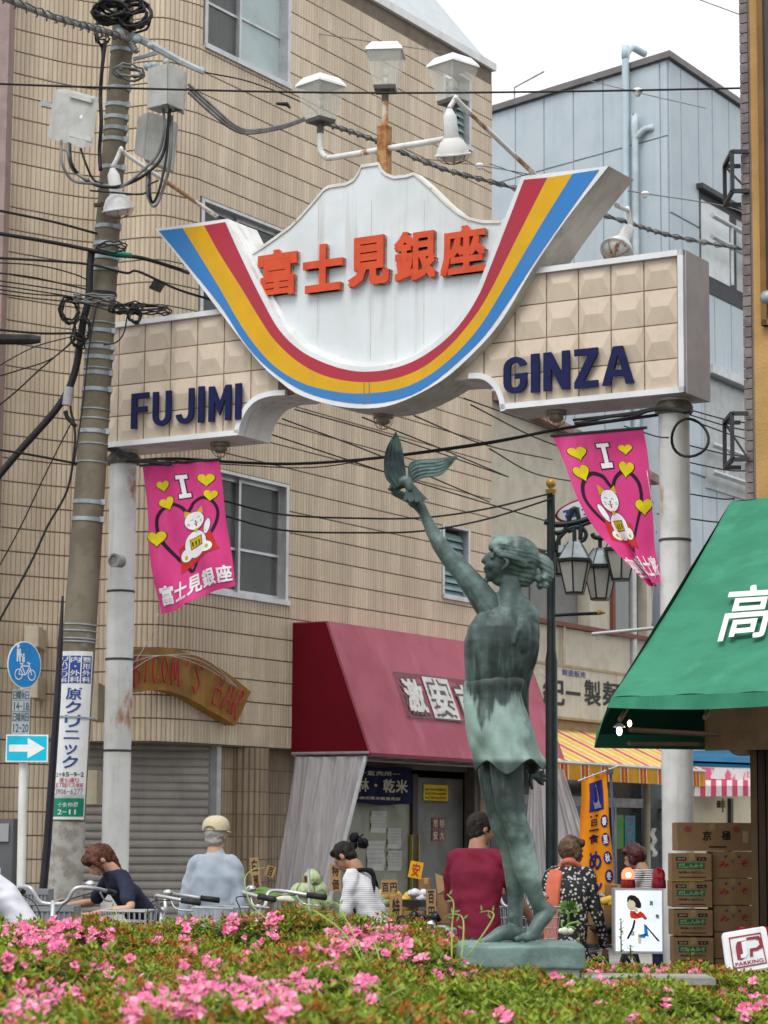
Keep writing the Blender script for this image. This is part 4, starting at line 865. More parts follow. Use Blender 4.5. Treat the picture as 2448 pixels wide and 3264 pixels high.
# ================================================================ right hand building and green awning
rbd = thing('ochre_building', 'ochre rendered building with brown edge tiles at the right edge of the picture', 'building', P(2.2, -1.4, 0))
YR = 15.6; q0 = at(2384, 1600, YR); ORr = Vector((q0.x, q0.y, 0))
mat('ochre', (.46, .28, .11), (.40, .24, .09), ns=3, rough=.85, bump=.4, bs=60); mat('brown_tile', (.13, .10, .10), (.20, .17, .16), ns=8, rough=.25)
def Rr(t, z, d=0.): return ORr+V*t-U*d+K*z
ZOC = 2.25
g = MB(); g.obox(Rr(.06, ZOC), V*3, U*4, K*6.2); g.build('wall', MAT['ochre'], rbd)
g = MB(); g.obox(Rr(.0, 0), V*.06, U*4, K*8.45); g.build('corner_wall', MAT['grout'], rbd)
n = 0; z = 3.4
while z < 8.3:
    g = MB(); g.obox(Rr(-.012, z+.004, .012), V*.058, U*.16, K*.062); g.build('tile', MAT['brown_tile'], rbd); z += .07
g = MB(); g.obox(Rr(.17, 4.9, .03), V*.9, U*.05, K*2.6); g.build('window_pane', mat('dark_pane', (.06, .06, .065), rough=.15), rbd)
g = MB(); g.obox(Rr(.13, 4.86, .05), V*.04, U*.08, K*2.7); g.obox(Rr(.13, 4.86, .05), V*.9, U*.08, K*.04); g.build('window_frame', mat('frame_bronze', (.20, .10, .03)), rbd)
g = MB(); g.obox(Rr(.26, 2.6, .03), V*.9, U*.05, K*1.65); g.build('window_pane', MAT['pane_grey'], rbd)
g = MB(); c = at(2447, 950, YR-.1); g.ball(c, .055, 12); g.build('vent_cap', MAT['steel'], rbd, smooth=True)
for k in range(9):
    g = MB(); t = .0+k*.055; g.obox(Rr(t+.01, 0, .05), V*.045, U*.1, K*ZOC); g.build('door_slat', mat('wood_dark', (.055, .03, .018), (.035, .02, .012), ns=9, st=(1, 1, .2)) if k % 3 else mat('wood_lighter', (.16, .09, .04), (.12, .07, .03)), rbd)
g = MB(); g.obox(Rr(.55, 0, -.02), V*2.5, U*.1, K*ZOC); g.build('door', MAT['dark_metal'], rbd)
for (y0, y1) in ((490, 615), (1322, 1468)):
    p_, r_ = at(2334, (y0+y1)/2, YR-.05), at(2386, (y0+y1)/2, YR-.05); zt_, zb_2 = at(2334, y0, YR).z, at(2334, y1, YR).z; w = (r_-p_); w.z = 0; n_ = Vector((0, 0.35, 0)); g = MB()
    A0, B0_ = Vector((p_.x, p_.y, 0)), Vector((r_.x, r_.y, 0))
    for z in (zt_, zb_2): 
        g.tube([A0+K*z, B0_+K*z], .018, 4); g.tube([A0+K*z, A0+n_+K*z], .018, 4); g.tube([A0+n_+K*z, B0_+n_+K*z], .018, 4)
    g.tube([A0+K*zt_, A0+K*zb_2], .018, 4); g.tube([A0+n_+K*zt_, A0+n_+K*zb_2], .018, 4); g.tube([A0+n_+K*zt_, B0_+K*zb_2], .008, 4); g.build('sign_bracket', MAT['dark_metal'], rbd)
ga = thing('green_awning', 'big green canvas awning with white lettering over the stacked boxes at right', 'awning', P(1.5, -3, 2.2))
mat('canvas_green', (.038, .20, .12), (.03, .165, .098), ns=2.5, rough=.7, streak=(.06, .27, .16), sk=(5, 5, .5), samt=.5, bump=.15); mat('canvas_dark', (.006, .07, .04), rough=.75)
YN, YFa = 13.0, 16.2; NL = at(1950, 2222, YN); NLb = at(1936, 2252, YN); FL = at(1900, 2340, YFa); FLb = at(1894, 2384, YFa); TL = at(2330, 1597, 15.3)
VR = Vector((.80, -.60, 0)); NR = NL+VR*1.6; NRb = NLb+VR*1.6; TR = TL+VR*1.6
NR.z = NL.z; TR.z = TL.z
def gpan(nm, fn_, nu, nv, m='canvas_green'):
    g = MB(); g.grid(fn_, nu, nv); n = len(g.v); fs = list(g.f); o = g.build(nm, MAT[m], ga, smooth=True); return o
def bil(a, b, c, d): return lambda u, v: a*(1-u)*(1-v)+b*u*(1-v)+c*u*v+d*(1-u)*v
fr = bil(NL, NR, TR, TL); FRN = (NR-NL).cross(TL-NL).normalized()
def sagf(u, v): return fr(u, v)-FRN*(.035*sin(pi*v)*(1+.3*sin(u*9)))+FRN*(.006*sin(u*26+3*v))
gpan('front_panel', sagf, 40, 24)
def val(u, v):
    p = NL.lerp(NR, u); q = NLb.lerp(NRb, u)+K*(-.03*abs(sin(u*3.4+.2))-.0); r = p.lerp(q, v); return r-VR.cross(K)*(-.012*sin(u*30)*v)
gpan('valance', val, 60, 5)
gpan('side_panel', bil(NL, FL, TL, TL), 8, 8)
gpan('side_valance', bil(NLb, FLb, FL, NL), 8, 3, 'canvas_green')
FR, FRb = at(2345, 2345, YFa+.1), at(2345, 2392, YFa+.1)
gpan('rear_valance', bil(FLb, FRb, FR, FL), 10, 3, 'canvas_green')
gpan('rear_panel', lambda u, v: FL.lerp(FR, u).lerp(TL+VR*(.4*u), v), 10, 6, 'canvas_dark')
g = MB()
for t in (0, .33, .66): 
    g.tube([NL.lerp(NR, t)-K*.12+U*.1, TL+VR*1.6*t-K*.1+U*.15], .014, 6)
g.tube([NL+Vector((.06, .12, -.02)), NR+Vector((.06, .12, -.02))], .014, 6); g.tube([at(2010, 2326, 14), at(2300, 2342, 15.5)], .016, 6); g.tube([at(2005, 2370, 14.6), at(2240, 2372, 15.6)], .014, 6); g.build('awning_frame', mat('frame_rust', (.20, .13, .09)), ga)
# white characters
load_texts([('高', .035, False), ('橋', .035, False)])
def onfr(px, py):
    q = hitp(px, py, NL, FRN); e1 = (NR-NL).normalized(); e2 = FRN.cross(e1); return (q-NL).dot(e1)/(NR-NL).length, q, e1, e2
def toplane(px, py): return hitp(px, py, NL+FRN*.012 if FRN.dot(EYE-NL) > 0 else NL-FRN*.012, FRN)
q4 = [toplane(2280, 2046), toplane(2440, 2030), toplane(2482, 1860), toplane(2330, 1868)]
fq = quadfn(*q4); sg = 1 if FRN.dot(EYE-NL) > 0 else -1
g = MB(); text(g, '高', lambda u, v, w=0: fq(u, v)+FRN*sg*.0, .02); nq = quadfn(*[p+VR*.36 for p in q4]); text(g, '橋', lambda u, v, w=0: nq(u, v), .02); g.build('lettering', mat('letter_white', (.68, .71, .69), rough=.5), ga)
# beam and lamps under it
g = MB(); q = at(2246, 2300, 15.5); g.obox(Vector((q.x, q.y, at(2246, 2392, 15.5).z)), VR*1.5, U*.06, K*.42); tag(g.build('fascia_board', mat('plywood', (.40, .26, .15), (.30, .19, .11), ns=4, rough=.7)), 'brown plywood board under the green awning', 'board')
mat('tube_light', (1., .97, .9), emit=3.); mat('warm_bulb', (1., .62, .28), emit=10.)
lg = thing('awning_lights', 'small lit lamps clipped under the left corner of the green awning', 'lights', at(1975, 2350, 13.6))
for (x, y, r, m) in ((1974, 2330, .017, 'tube_light'), (2007, 2306, .012, 'warm_bulb')):
    g = MB(); g.ball(at(x, y, 13.6), r, 10, sc=(1, 1, 1.6)); g.build('bulb', MAT[m], lg, smooth=True)
g = MB(); g.lathe(at(1974, 2316, 13.6), [(.008, .02), (.034, .0), (.036, -.004)], 14); g.build('lamp_shade', MAT['alu'], lg)
g = MB(); g.tube([at(1972, 2290, 13.7), at(1975, 2335, 13.62)], .006, 6); g.tube([at(2007, 2280, 13.7), at(2007, 2300, 13.62)], .006, 6); g.build('cord', MAT['wire_black'], lg)
g = MB(); g.tube(crom([at(2340, 2330, 15.6), at(2335, 2375, 15.6), at(2350, 2392, 15.6), at(2390, 2392, 15.6)], 5), .035, 10); tag(g.build('drain_elbow', mat('pipe_cream', (.40, .34, .24))), 'cream plastic drain elbow under the green awning', 'pipe')
# ================================================================ utility pole
YP = 20.2
up_ = thing('utility_pole', 'round concrete utility pole with steel bands and junction boxes, leaning left of the arch', 'utility pole', at(205, 2800, YP)*1)
mat('pole_conc', (.20, .175, .13), (.14, .12, .09), ns=3, rough=.9, bump=.4, bs=40, streak=(.13, .115, .09), sk=(5, 5, .4), rust=(.28, .27, .25), rs=3, rlo=.62, rhi=.75)
mat('galv', (.36, .40, .42), (.27, .30, .32), ns=8, rough=.5, metal=.3)
plp = [(398, -60), (388, 160), (345, 700), (308, 1250), (262, 1900), (222, 2500), (202, 2900), (190, 3250)]; plr = [.088, .094, .106, .122, .138, .146, .150, .15]
pp_ = [at(x, y, YP) for x, y in plp]
g = MB(); g.tube(pp_[::-1], plr[::-1], 28); g.build('pole', MAT['pole_conc'], up_, smooth='a')
mat('pole_pale', (.40, .385, .355), (.26, .24, .215), ns=9, rough=.95, bump=.7, bs=25, rust=(.14, .12, .10), rs=7, rlo=.62, rhi=.68)
g = MB(); g.tube([pp_[7], pp_[6], pp_[5].lerp(pp_[6], .3)], [.152, .152, .1505], 28); g.build('bare_base', MAT['pole_pale'], up_, smooth='a')
def pole_at(py):
    ys = [p[1] for p in plp]; x = np.interp(py, ys, [p[0] for p in plp]); r = np.interp(py, ys, plr); return at(x, py, YP), r
PAX = (pp_[1]-pp_[5]).normalized()
def band(py, h=.035, m='galv', lug=True, nm='band'):
    c, r = pole_at(py); g = MB(); g.lathe(c, [(r-.002, 0), (r+.008, .002), (r+.008, h), (r-.002, h+.002)], 28, axis=PAX)
    if lug: g.box(c+Vector((r*.95, -r*.45, 0))+PAX*h*.5, (.05, .03, h*1.3)); 
    g.build(nm, MAT[m], up_)
for y in (170, 292, 345, 385, 420, 455, 545, 610, 733, 788, 832, 870, 1065, 1118, 1150, 1200, 1252, 1385, 1610, 1665): band(y)
for y in (1035, 1100, 1180, 1310, 1340, 1420, 1478, 1995, 2015, 2040, 2050): band(y, .012, 'galv', False, 'strap')
for y in (945,): band(y, .03, 'wire_black', False, 'strap')
def pbox(pts, d, nm, m, par=up_, bev=.0):
    g = MB(); g.prism(pts, d); return g.build(nm, m, par, bevel=bev)
mat('box_grey', (.42, .42, .40), (.36, .36, .34), ns=8, rough=.6, streak=(.3, .29, .26), bump=.1)
Z1 = .5425
def zz(x, y, Y): return at(x*Z1, y*Z1, Y)
mat('box_rib', (.48, .48, .46), rough=.6)
jb = pbox([zz(385, 515, 19.9), zz(585, 570, 19.7), zz(545, 865, 19.7), zz(345, 805, 19.9)], Vector((-.11, .05, 0)), 'junction_box', MAT['box_grey'], bev=.008)
for (y0, y1) in ((560, 585), (790, 815)):
    g = MB(); g.prism([zz(415, y0-15, 19.84), zz(545, y0+20, 19.72), zz(543, y1+22, 19.72), zz(413, y1-13, 19.84)], Vector((-.01, -.02, 0))); g.build('rib', MAT['box_rib'], up_)
g = MB(); g.ball(zz(482, 690, 19.77), .022, 10, sc=(1, .3, 1)); g.build('badge', MAT['trim_white'], up_)
pbox([zz(240, 590, 20.1), zz(330, 615, 20.1), zz(330, 640, 20.1), zz(240, 620, 20.1)], Vector((0, .05, 0)), 'bracket', MAT['galv'])
pbox([zz(865, 400, 19.8), zz(985, 370, 19.65), zz(985, 610, 19.65), zz(860, 640, 19.8)], Vector((.10, .14, 0)), 'transformer_box', MAT['box_grey'], bev=.006)
pbox([zz(985, 372, 19.64), zz(1090, 415, 19.8), zz(1075, 650, 19.8), zz(985, 610, 19.64)], Vector((0, .14, 0)), 'transformer_box', MAT['box_grey'], bev=.006)
pbox([zz(870, 640, 19.8), zz(982, 612, 19.66), zz(1072, 652, 19.8), zz(965, 668, 19.95)], K*.01, 'box_base', MAT['dark_metal'])
pbox([zz(805, 690, 20.15), zz(870, 655, 20.1), zz(840, 930, 20.1), zz(785, 900, 20.15)], Vector((.12, .1, 0)), 'junction_box', MAT['box_grey'], bev=.006)
pbox([zz(870, 655, 20.1), zz(1045, 720, 20.2), zz(1015, 1005, 20.2), zz(845, 935, 20.1)], Vector((0, .1, 0)), 'junction_box', MAT['box_grey'], bev=.008)
# crossarm hardware
g = MB(); g.tube([zz(770, 205, 20.), zz(900, 270, 19.95), zz(1060, 360, 19.95), zz(1200, 425, 19.9)], [.03, .035, .03, .025], 6); g.tube([zz(780, 350, 19.95), zz(925, 310, 19.95)], .018, 6); g.build('crossarm', MAT['galv'], up_)
for (x, y, r) in ((880, 268, .03), (800, 230, .04), (905, 385, .035), (870, 395, .035), (975, 365, .03), (700, 195, .05), (1190, 410, .028)):
    g = MB(); g.ball(zz(x, y, 19.92), r, 10); g.build('insulator', mat('insulator', (.30, .36, .38), rough=.3), up_, smooth=True)
g = MB(); g.tube([zz(560, 1205, 20.05), zz(600, 1200, 20.)], .022, 8); g.build('cap', mat('brown_cap', (.09, .06, .04)), up_)
g = MB(); c = at(220, 1262, 20); g.tube([at(222, 1235, 20), at(213, 1292, 20)], .042, 12); g.build('arrester', mat('arrester', (.38, .38, .38), rough=.5), up_)
# cable tangles
def loop(c, rx, rz, n, r, m, par, seed, nm='cable_loop'):
    rn = random.Random(seed)
    for k in range(n):
        g = MB(); a0 = rn.uniform(-.25, .25); e = rn.uniform(.8, 1.15); d = rn.uniform(-.07, .07); pts = []
        for i in range(20):
            t = 2*pi*i/20; x, z = rx*e*cos(t), rz*e*sin(t); pts.append(c+Vector((x*cos(a0)-z*sin(a0)+rn.uniform(-.01, .01), d+.05*sin(t+k), x*sin(a0)+z*cos(a0)+rn.uniform(-.01, .01))))
        g.tube(pts, r, 6, closed=True); g.build(nm, MAT[m], par, smooth=True)
loop(zz(650, 75, 19.9), .15, .085, 9, .012, 'wire_black', up_, 1); loop(zz(790, 90, 19.95), .13, .12, 7, .011, 'wire_black', up_, 2); loop(zz(720, 30, 19.9), .2, .10, 5, .011, 'wire_black', up_, 3)
loop(zz(760, 430, 19.85), .12, .06, 3, .011, 'wire_grey', up_, 4); loop(zz(600, 225, 19.9), .05, .05, 3, .007, 'wire_black', up_, 5)
loop(at(222, 990, 19.95), .075, .11, 4, .010, 'wire_black', up_, 6); loop(at(430, 1010, 19.6), .05, .055, 3, .009, 'wire_black', up_, 7)
loop(at(395, 985, 19.7), .12, .03, 5, .007, 'wire_black', up_, 8); loop(at(262, 1050, 19.85), .07, .10, 5, .006, 'wire_black', up_, 18); loop(at(300, 955, 19.85), .17, .03, 4, .008, 'wire_grey', up_, 19); loop(at(250, 1085, 19.8), .05, .05, 4, .008, 'wire_black', up_, 20); loop(at(355, 790, 19.9), .11, .04, 3, .007, 'wire_black', up_, 21); loop(at(480, 985, 19.7), .16, .03, 3, .007, 'wire_black', up_, 9)
def cable(pts, r=.01, m='wire_black', par=None, nm='cable', lab=None, n=6, grp=None):
    g = MB(); g.tube(crom(pts, n), r, 6); o = g.build(nm, MAT[m], par, smooth=True)
    if par is None: tag(o, lab, 'cable', grp)
    return o
# drops beside the pole (parts of it)
for L, r, m in (([(620, 240), (600, 400), (590, 560), (595, 720), (585, 880), (590, 1000)], .018, 'wire_black'), ([(570, 130), (575, 230), (600, 290), (600, 420)], .012, 'wire_black'),
                ([(360, 825), (365, 960), (430, 1060), (560, 1080), (700, 1100), (830, 1010), (930, 900), (965, 760), (960, 640)], .013, 'wire_grey'),
                ([(410, 845), (420, 960), (480, 1040), (590, 1095), (720, 1090), (860, 1020), (960, 900), (1000, 640)], .014, 'wire_black'),
                ([(470, 860), (500, 950), (545, 1050), (600, 1080)], .010, 'wire_black'), ([(400, 840), (400, 900), (430, 1000), (520, 1060)], .015, 'wire_grey'),
                ([(870, 1000), (865, 1120), (890, 1200), (920, 1200), (970, 1080), (1000, 930), (1010, 680)], .014, 'wire_grey'), ([(880, 1010), (880, 1130), (900, 1190), (940, 1100), (980, 900), (990, 660)], .012, 'wire_black'),
                ([(530, 1120), (650, 1130), (840, 1140), (870, 1090), (930, 1060)], .008, 'wire_black')):
    cable([zz(x, y, 19.75 if i % 2 else 19.8) for i, (x, y) in enumerate(L)], r, m, up_)
for L, r in (([(395, 1060), (385, 1300), (370, 1500)], .01), ([(735, 1050-800+800), (745, 1600)], .03)): pass
cable([at(x, y, 20.02) for x, y in ((292, 800), (286, 860), (282, 950), (262, 1040), (240, 1180), (190, 1290), (60, 1440), (-40, 1560))], .034, 'wire_black', up_, 'bundle')
cable([at(x, y, 20.02) for x, y in ((290, 900), (268, 1060), (255, 1120), (232, 1200), (225, 1300), (236, 1350), (238, 1420), (215, 1560), (150, 1680), (95, 1800), (-20, 2010))], .011, 'wire_black', up_)
cable([at(x, y, 20.02) for x, y in ((208, 1310), (215, 1330), (242, 1360))], .02, 'wire_black', up_)
# clinic sign wrapped on the pole
cs_ = thing('clinic_sign', 'tall white clinic sign with blue vertical lettering wrapped round the utility pole', 'sign', pole_at(2600)[0])
mat('sign_white', (.72, .74, .74), (.66, .67, .67), ns=4, rough=.4); mat('sign_blue', (.03, .07, .30), rough=.4); mat('sign_green', (.005, .22, .13), rough=.4); mat('sign_red', (.5, .06, .09), rough=.4); mat('sign_grey', (.22, .22, .23), rough=.4)
s_bot = at(213, 2612, YP-.16); s_top = at(243, 2075, YP-.16)
def csf(x, v, d=0.):  # x -1..1 across, v 0..1 up
    c = s_bot.lerp(s_top, v)+Vector((0, .16, 0)); r = .163+d; th = x*.97; fx = Vector((cos(-.12), sin(-.12), 0)); return c+Vector((sin(th)*r, -cos(th)*r, 0))*1.0
g = MB(); g.grid(lambda u, v: csf(2*u-1, v), 20, 2); g.grid(lambda u, v: csf(2*u-1, v, -.006), 20, 2, flip=True); g.build('panel', MAT['sign_white'], cs_, smooth=True)
def patch(x0, x1, v0, v1, m, d=.002):
    g = MB(); g.grid(lambda u, v: csf(x0+(x1-x0)*u, v0+(v1-v0)*v, d), 12, 1); g.build('print_area', MAT[m], cs_)
yv = lambda y: (2612-y)/(2612-2075)   # photo row -> v
patch(-.92, .92, yv(2178), yv(2090), 'sign_blue'); patch(-.92, .92, yv(2603), yv(2545), 'sign_green'); patch(-.92, .92, yv(2544), yv(2533), 'box_rib')
for x in (-.32, .30): patch(x-.03, x+.03, yv(2178), yv(2090), 'sign_white', .0035)
CT = [('リハビリ科', -.62, .22, 2092, 2177, 'sign_white'), ('内・外科', 0., .26, 2092, 2177, 'sign_white'), ('整形外科', .62, .24, 2092, 2177, 'sign_white'), ('原クリニック', .0, .42, 2190, 2452, 'sign_blue')]
load_texts([(c, .025, False) for s in CT for c in s[0]]+[(c, .01, False) for c in '原クリニック上十条5-92環七通り五丁目バス停前3906-777仲原2-11北区丁'])
for s, xc, hw, y0, y1, m in CT:
    g = MB(); n = len(s); bo = .025
    for k, ch in enumerate(s):
        vt, vb = yv(y0+(y1-y0)*(k+.06)/n), yv(y0+(y1-y0)*(k+.94)/n); x0, x1 = xc-hw, xc+hw
        if ch == '・': x0, x1, vt, vb = xc-.05, xc+.05, (vt+vb)/2+.006, (vt+vb)/2-.006
        if ch == 'ッ': x0, x1, vt = xc-hw*.8, xc+hw*.8, vt-(vt-vb)*.2
        if ch == 'ニ': vt, vb = vt-(vt-vb)*.15, vb+(vt-vb)*.15
        text(g, ch, lambda u, v, w=0: csf(x0+(x1-x0)*u, vb+(vt-vb)*v, .004), bo)
    g.build('lettering', MAT[m], cs_)
for s, y0, y1, m, bo in (('上十条5-9-2', 2462, 2476, 'ink_black', .01), ('環七通り', 2480, 2494, 'sign_red', .01), ('五丁目バス停前', 2496, 2510, 'sign_red', .01), ('3906-6277', 2514, 2532, 'sign_grey', .01), ('十条仲原', 2558, 2573, 'sign_white', .01), ('2-11', 2580, 2596, 'sign_white', .01)):
    g = MB(); wd_ = .8 if len(s) > 4 else .55; rowtext(g, s, -wd_, wd_, yv(y1), yv(y0), lambda u, v, w=0: csf(u, v, .005), bo); g.build('lettering', MAT[m], cs_)
g = MB(); c = s_bot.lerp(s_top, yv(2290))+Vector((0, .16, 0)); g.lathe(c, [(.166, 0), (.172, .002), (.172, .016), (.166, .018)], 28, axis=PAX); g.build('tie_band', MAT['galv'], cs_)
# black guard tube
g = MB(); g.tube([at(126, 2960, 19.7), at(150, 2700, 19.75), at(182, 2240, 19.8), at(193, 2040, 19.85), at(200, 1900, 19.9)], [.036, .034, .030, .022, .010], 12); o = g.build('guard_tube', mat('guard_black', (.012, .013, .02), rough=.45)); tag(o, 'black plastic cable guard tube leaning against the utility pole', 'cable guard')
# pale boxes on walls behind the poles
mat('meter_beige', (.42, .37, .27), (.37, .32, .23), rough=.6)
for (x0, y0, x1, y1, lab) in ((78, 1995, 124, 2062, 'small beige box on the curved tiles above the round blue sign'), (95, 2150, 122, 2225, 'small beige box on the curved tiles below the round blue sign'), (285, 2175, 315, 2295, 'tall beige meter box between the poles, topmost'), (270, 2455, 312, 2565, 'tall beige meter box between the poles, lower one')):
    q, r_ = at(x0, y1, 21.35), at(x1, y0, 21.35); g = MB(); g.obox(q, Vector((r_.x-q.x, 0, 0)), Vector((0, .5, 0)), K*(r_.z-q.z)); o = g.build('meter_box', MAT['meter_beige'], bevel=.006); tag(o, lab, 'box', 'beige boxes on the tiled wall')
# traffic sign
ts = thing('traffic_sign', 'white sign post with a round blue pedestrian and bicycle sign, a hours plate and a blue arrow sign', 'traffic sign', at(62, 2900, 18.8)*1)
ts['label'] = 'white post with round blue bicycle sign, hours plate and blue arrow plate'
YS = 18.8
g = MB(); g.tube([Vector((at(60, 3200, YS).x, YS, 0)), at(74, 2450, YS), at(80, 2100, YS)], .034, 14); g.build('post', mat('sign_post', (.70, .71, .69), (.62, .62, .58), ns=3, rough=.5, streak=(.5, .47, .4)), ts, smooth='a')
mat('ts_blue', (.01, .24, .62), rough=.35); mat('ts_cyan', (.0, .48, .68), rough=.35); mat('ts_white', (.8, .82, .82), rough=.35)
c = at(77, 2119, YS-.05); rx = Vector((cos(R(-50)), sin(R(-50)), 0))*.19; rz = K*.186; nn = Vector((-.766, -.643, 0))
rx = Vector((cos(R(52)), sin(R(52)), 0))*.18; nn = Vector((sin(R(52)), -cos(R(52)), 0))
def disc(s, d, th=.004, n=36): 
    g = MB(); g.prism([c+rx*(s*cos(2*pi*i/n))+rz*(s*sin(2*pi*i/n))+nn*d for i in range(n)], nn*th); return g
disc(1, 0).build('rim', MAT['ts_white'], ts); disc(.95, .0045, .002).build('disc', MAT['ts_blue'], ts)
def dsc(x, z, d=.009): return c+rx*x+rz*z+nn*d
def fill(pts, m, fn_, nm='symbol', par=None, th=None):
    g = MB(); g.add([fn_(*p) for p in pts], [tuple(range(len(pts)))]); return g.build(nm, MAT[m], par)
def ring(cx, cz, r, w, n=20): return [[(cx+cos(2*pi*i/n)*r, cz+sin(2*pi*i/n)*r), (cx+cos(2*pi*(i+1)/n)*r, cz+sin(2*pi*(i+1)/n)*r), (cx+cos(2*pi*(i+1)/n)*(r-w), cz+sin(2*pi*(i+1)/n)*(r-w)), (cx+cos(2*pi*i/n)*(r-w), cz+sin(2*pi*i/n)*(r-w))] for i in range(n)]
def bar(x0, z0, x1, z1, w):
    d = Vector((x1-x0, z1-z0)).normalized(); p = Vector((-d.y, d.x))*w/2; return [(x0+p.x, z0+p.y), (x1+p.x, z1+p.y), (x1-p.x, z1-p.y), (x0-p.x, z0-p.y)]
g = MB(); shapes = ring(-.36, -.42, .24, .05)+ring(.42, -.42, .24, .05)+[bar(-.36, -.42, -.2, -.05, .05), bar(-.2, -.05, .3, -.05, .05), bar(-.36, -.42, .05, -.42, .05), bar(.05, -.42, -.2, -.05, .05), bar(.05, -.42, .3, -.05, .05), bar(.42, -.42, .22, .08, .05), bar(.12, .1, .32, .06, .05), bar(-.3, .03, -.1, .03, .06)]
man = [[(-.5, .1), (-.42, .1), (-.38, .4), (-.34, .1), (-.26, .1), (-.26, .66), (-.5, .66)], [(-.44+.09*cos(t), .78+.1*sin(t)) for t in [2*pi*i/10 for i in range(10)]], [(-.26, .5), (-.12, .3), (-.15, .26), (-.28, .42)], [(-.16, .1), (-.02, .1), (-.02, .34), (-.16, .34)], [(-.09+.06*cos(t), .42+.06*sin(t)) for t in [2*pi*i/10 for i in range(10)]]]
for s in shapes+man: g.add([dsc(*p) for p in s], [tuple(range(len(s)))])
g.build('symbol', MAT['ts_white'], ts)
def plate(x0, y0, x1, y1, Y, m, nm, th=.004):
    q, r_ = at(x0, y1, Y), at(x1, y0, Y); g = MB(); g.obox(q, Vector((r_.x-q.x, 0, 0)), Vector((0, th, 0)), K*(r_.z-q.z)); g.build(nm, MAT[m], ts); return q, r_
q, r_ = plate(36, 2198, 96, 2342, YS-.04, 'galv', 'hours_plate'); pl = lambda u, v, w=0: Vector((q.x+(r_.x-q.x)*u, q.y-.002, q.z+(r_.z-q.z)*v))
load_texts([(c_, .01, False) for c_ in '日曜休14-8120'])
g = MB(); rowtext(g, '日曜休日', .04, .96, .78, .96, pl, .01); rowtext(g, '14-18', .04, .96, .54, .72, pl, .01); rowtext(g, '日曜休日', .04, .96, .30, .48, pl, .01); rowtext(g, '12-20', .04, .96, .06, .24, pl, .01); g.quad(pl(0, .51), pl(1, .51), pl(1, .52), pl(0, .52)); g.quad(pl(0, .75), pl(1, .75), pl(1, .757), pl(0, .757)); g.build('lettering', mat('ink_green', (.05, .09, .09)), ts)
q, r_ = plate(17, 2342, 154, 2428, YS-.07, 'ts_white', 'arrow_plate', .006)
pl2 = lambda u, v: Vector((q.x+(r_.x-q.x)*u, q.y-.002, q.z+(r_.z-q.z)*v))
g = MB(); g.quad(pl2(.03, .05), pl2(.97, .05), pl2(.97, .95), pl2(.03, .95)); g.build('arrow_ground', MAT['ts_cyan'], ts)
pl3 = lambda u, v: pl2(u, v)+Vector((0, -.002, 0))
g = MB(); g.add([pl3(*p) for p in ((.08, .37), (.52, .37), (.52, .12), (.93, .5), (.52, .88), (.52, .63), (.08, .63))], [tuple(range(7))]); g.build('arrow', MAT['ts_white'], ts)
# dark cabinet at the far left
cbn = thing('grey_cabinet', 'dark grey steel cabinet with a pale panel behind the left sign post', 'cabinet', at(0, 2900, 20))
q = at(-70, 2620, 20.4); g = MB(); g.obox(Vector((q.x, q.y, .02)), Vector((at(44, 2620, 20.4).x-q.x, 0, 0)), Vector((0, .5, 0)), K*(at(20, 2617, 20.4).z)); g.build('body', mat('cab_grey', (.11, .115, .12), rough=.5), cbn, bevel=.006)
q, r_ = at(-40, 2682, 20.38), at(28, 2625, 20.38); g = MB(); g.obox(q, Vector((r_.x-q.x, 0, 0)), Vector((0, .01, 0)), K*(r_.z-q.z)); g.build('panel', mat('cab_light', (.30, .31, .32)), cbn)
# ================================================================ street lamp
YL = 22.; sl_ = thing('street_lamp', 'dark green lamp post with a gold ball and a cluster of hanging lanterns', 'street lamp', Vector((at(1758, 2300, YL).x, YL, 0)))
mat('lamp_green', (.012, .019, .020), (.018, .028, .028), ns=9, rough=.4); mat('gold', (.45, .27, .06), rough=.4, metal=.3)
LX = at(1758, 2300, YL).x; ztl = at(1760, 1578, YL).z; LC = Vector((LX, YL, 0))
g = MB(); g.tube([LC, LC+K*3.1, LC+K*3.2, LC+K*ztl], [.058, .056, .042, .038], 16); g.build('post', MAT['lamp_green'], sl_, smooth='a')
g = MB(); g.tube([LC+K*ztl, LC+K*(ztl+.05)], [.040, .052], 12); g.tube([LC+K*(ztl+.05), LC+K*(ztl+.07)], [.02, .02], 8); g.ball(LC+K*(ztl+.11), .048, 14); g.build('finial', MAT['gold'], sl_, smooth='a')
def Lp(px, py, dy=0.): return at(px, py, YL+dy)
for L, r in (([(1735, 1662), (1770, 1672), (1820, 1668), (1870, 1655), (1900, 1640)], .028), ([(1770, 1700), (1800, 1690), (1820, 1640), (1828, 1622), (1840, 1630), (1850, 1690), (1850, 1720)], .022), ([(1772, 1760), (1780, 1720), (1815, 1685), (1850, 1680), (1868, 1700), (1862, 1720), (1848, 1725)], .02), ([(1888, 1700), (1895, 1712), (1925, 1715), (1955, 1700)], .022), ([(1810, 1695), (1880, 1665), (1960, 1650), (1990, 1640)], .02), ([(1950, 1650), (1955, 1690), (1950, 1710)], .02)):
    cable([Lp(*p) for p in L], r, 'lamp_green', sl_, 'scroll')
cable([Lp(1760, 1962), Lp(1830, 1958), Lp(1905, 1955)], .016, 'lamp_green', sl_, 'banner_arm'); g = MB(); g.tube([Lp(1903, 1955), Lp(1915, 1951), Lp(1931, 1954)], [.018, .026, .004], 8); g.build('arm_tip', MAT['gold'], sl_)
mat('lantern_glass', (.42, .42, .38), (.35, .35, .32), ns=3, rough=.3); mat('lantern_top', (.33, .38, .41), rough=.35)
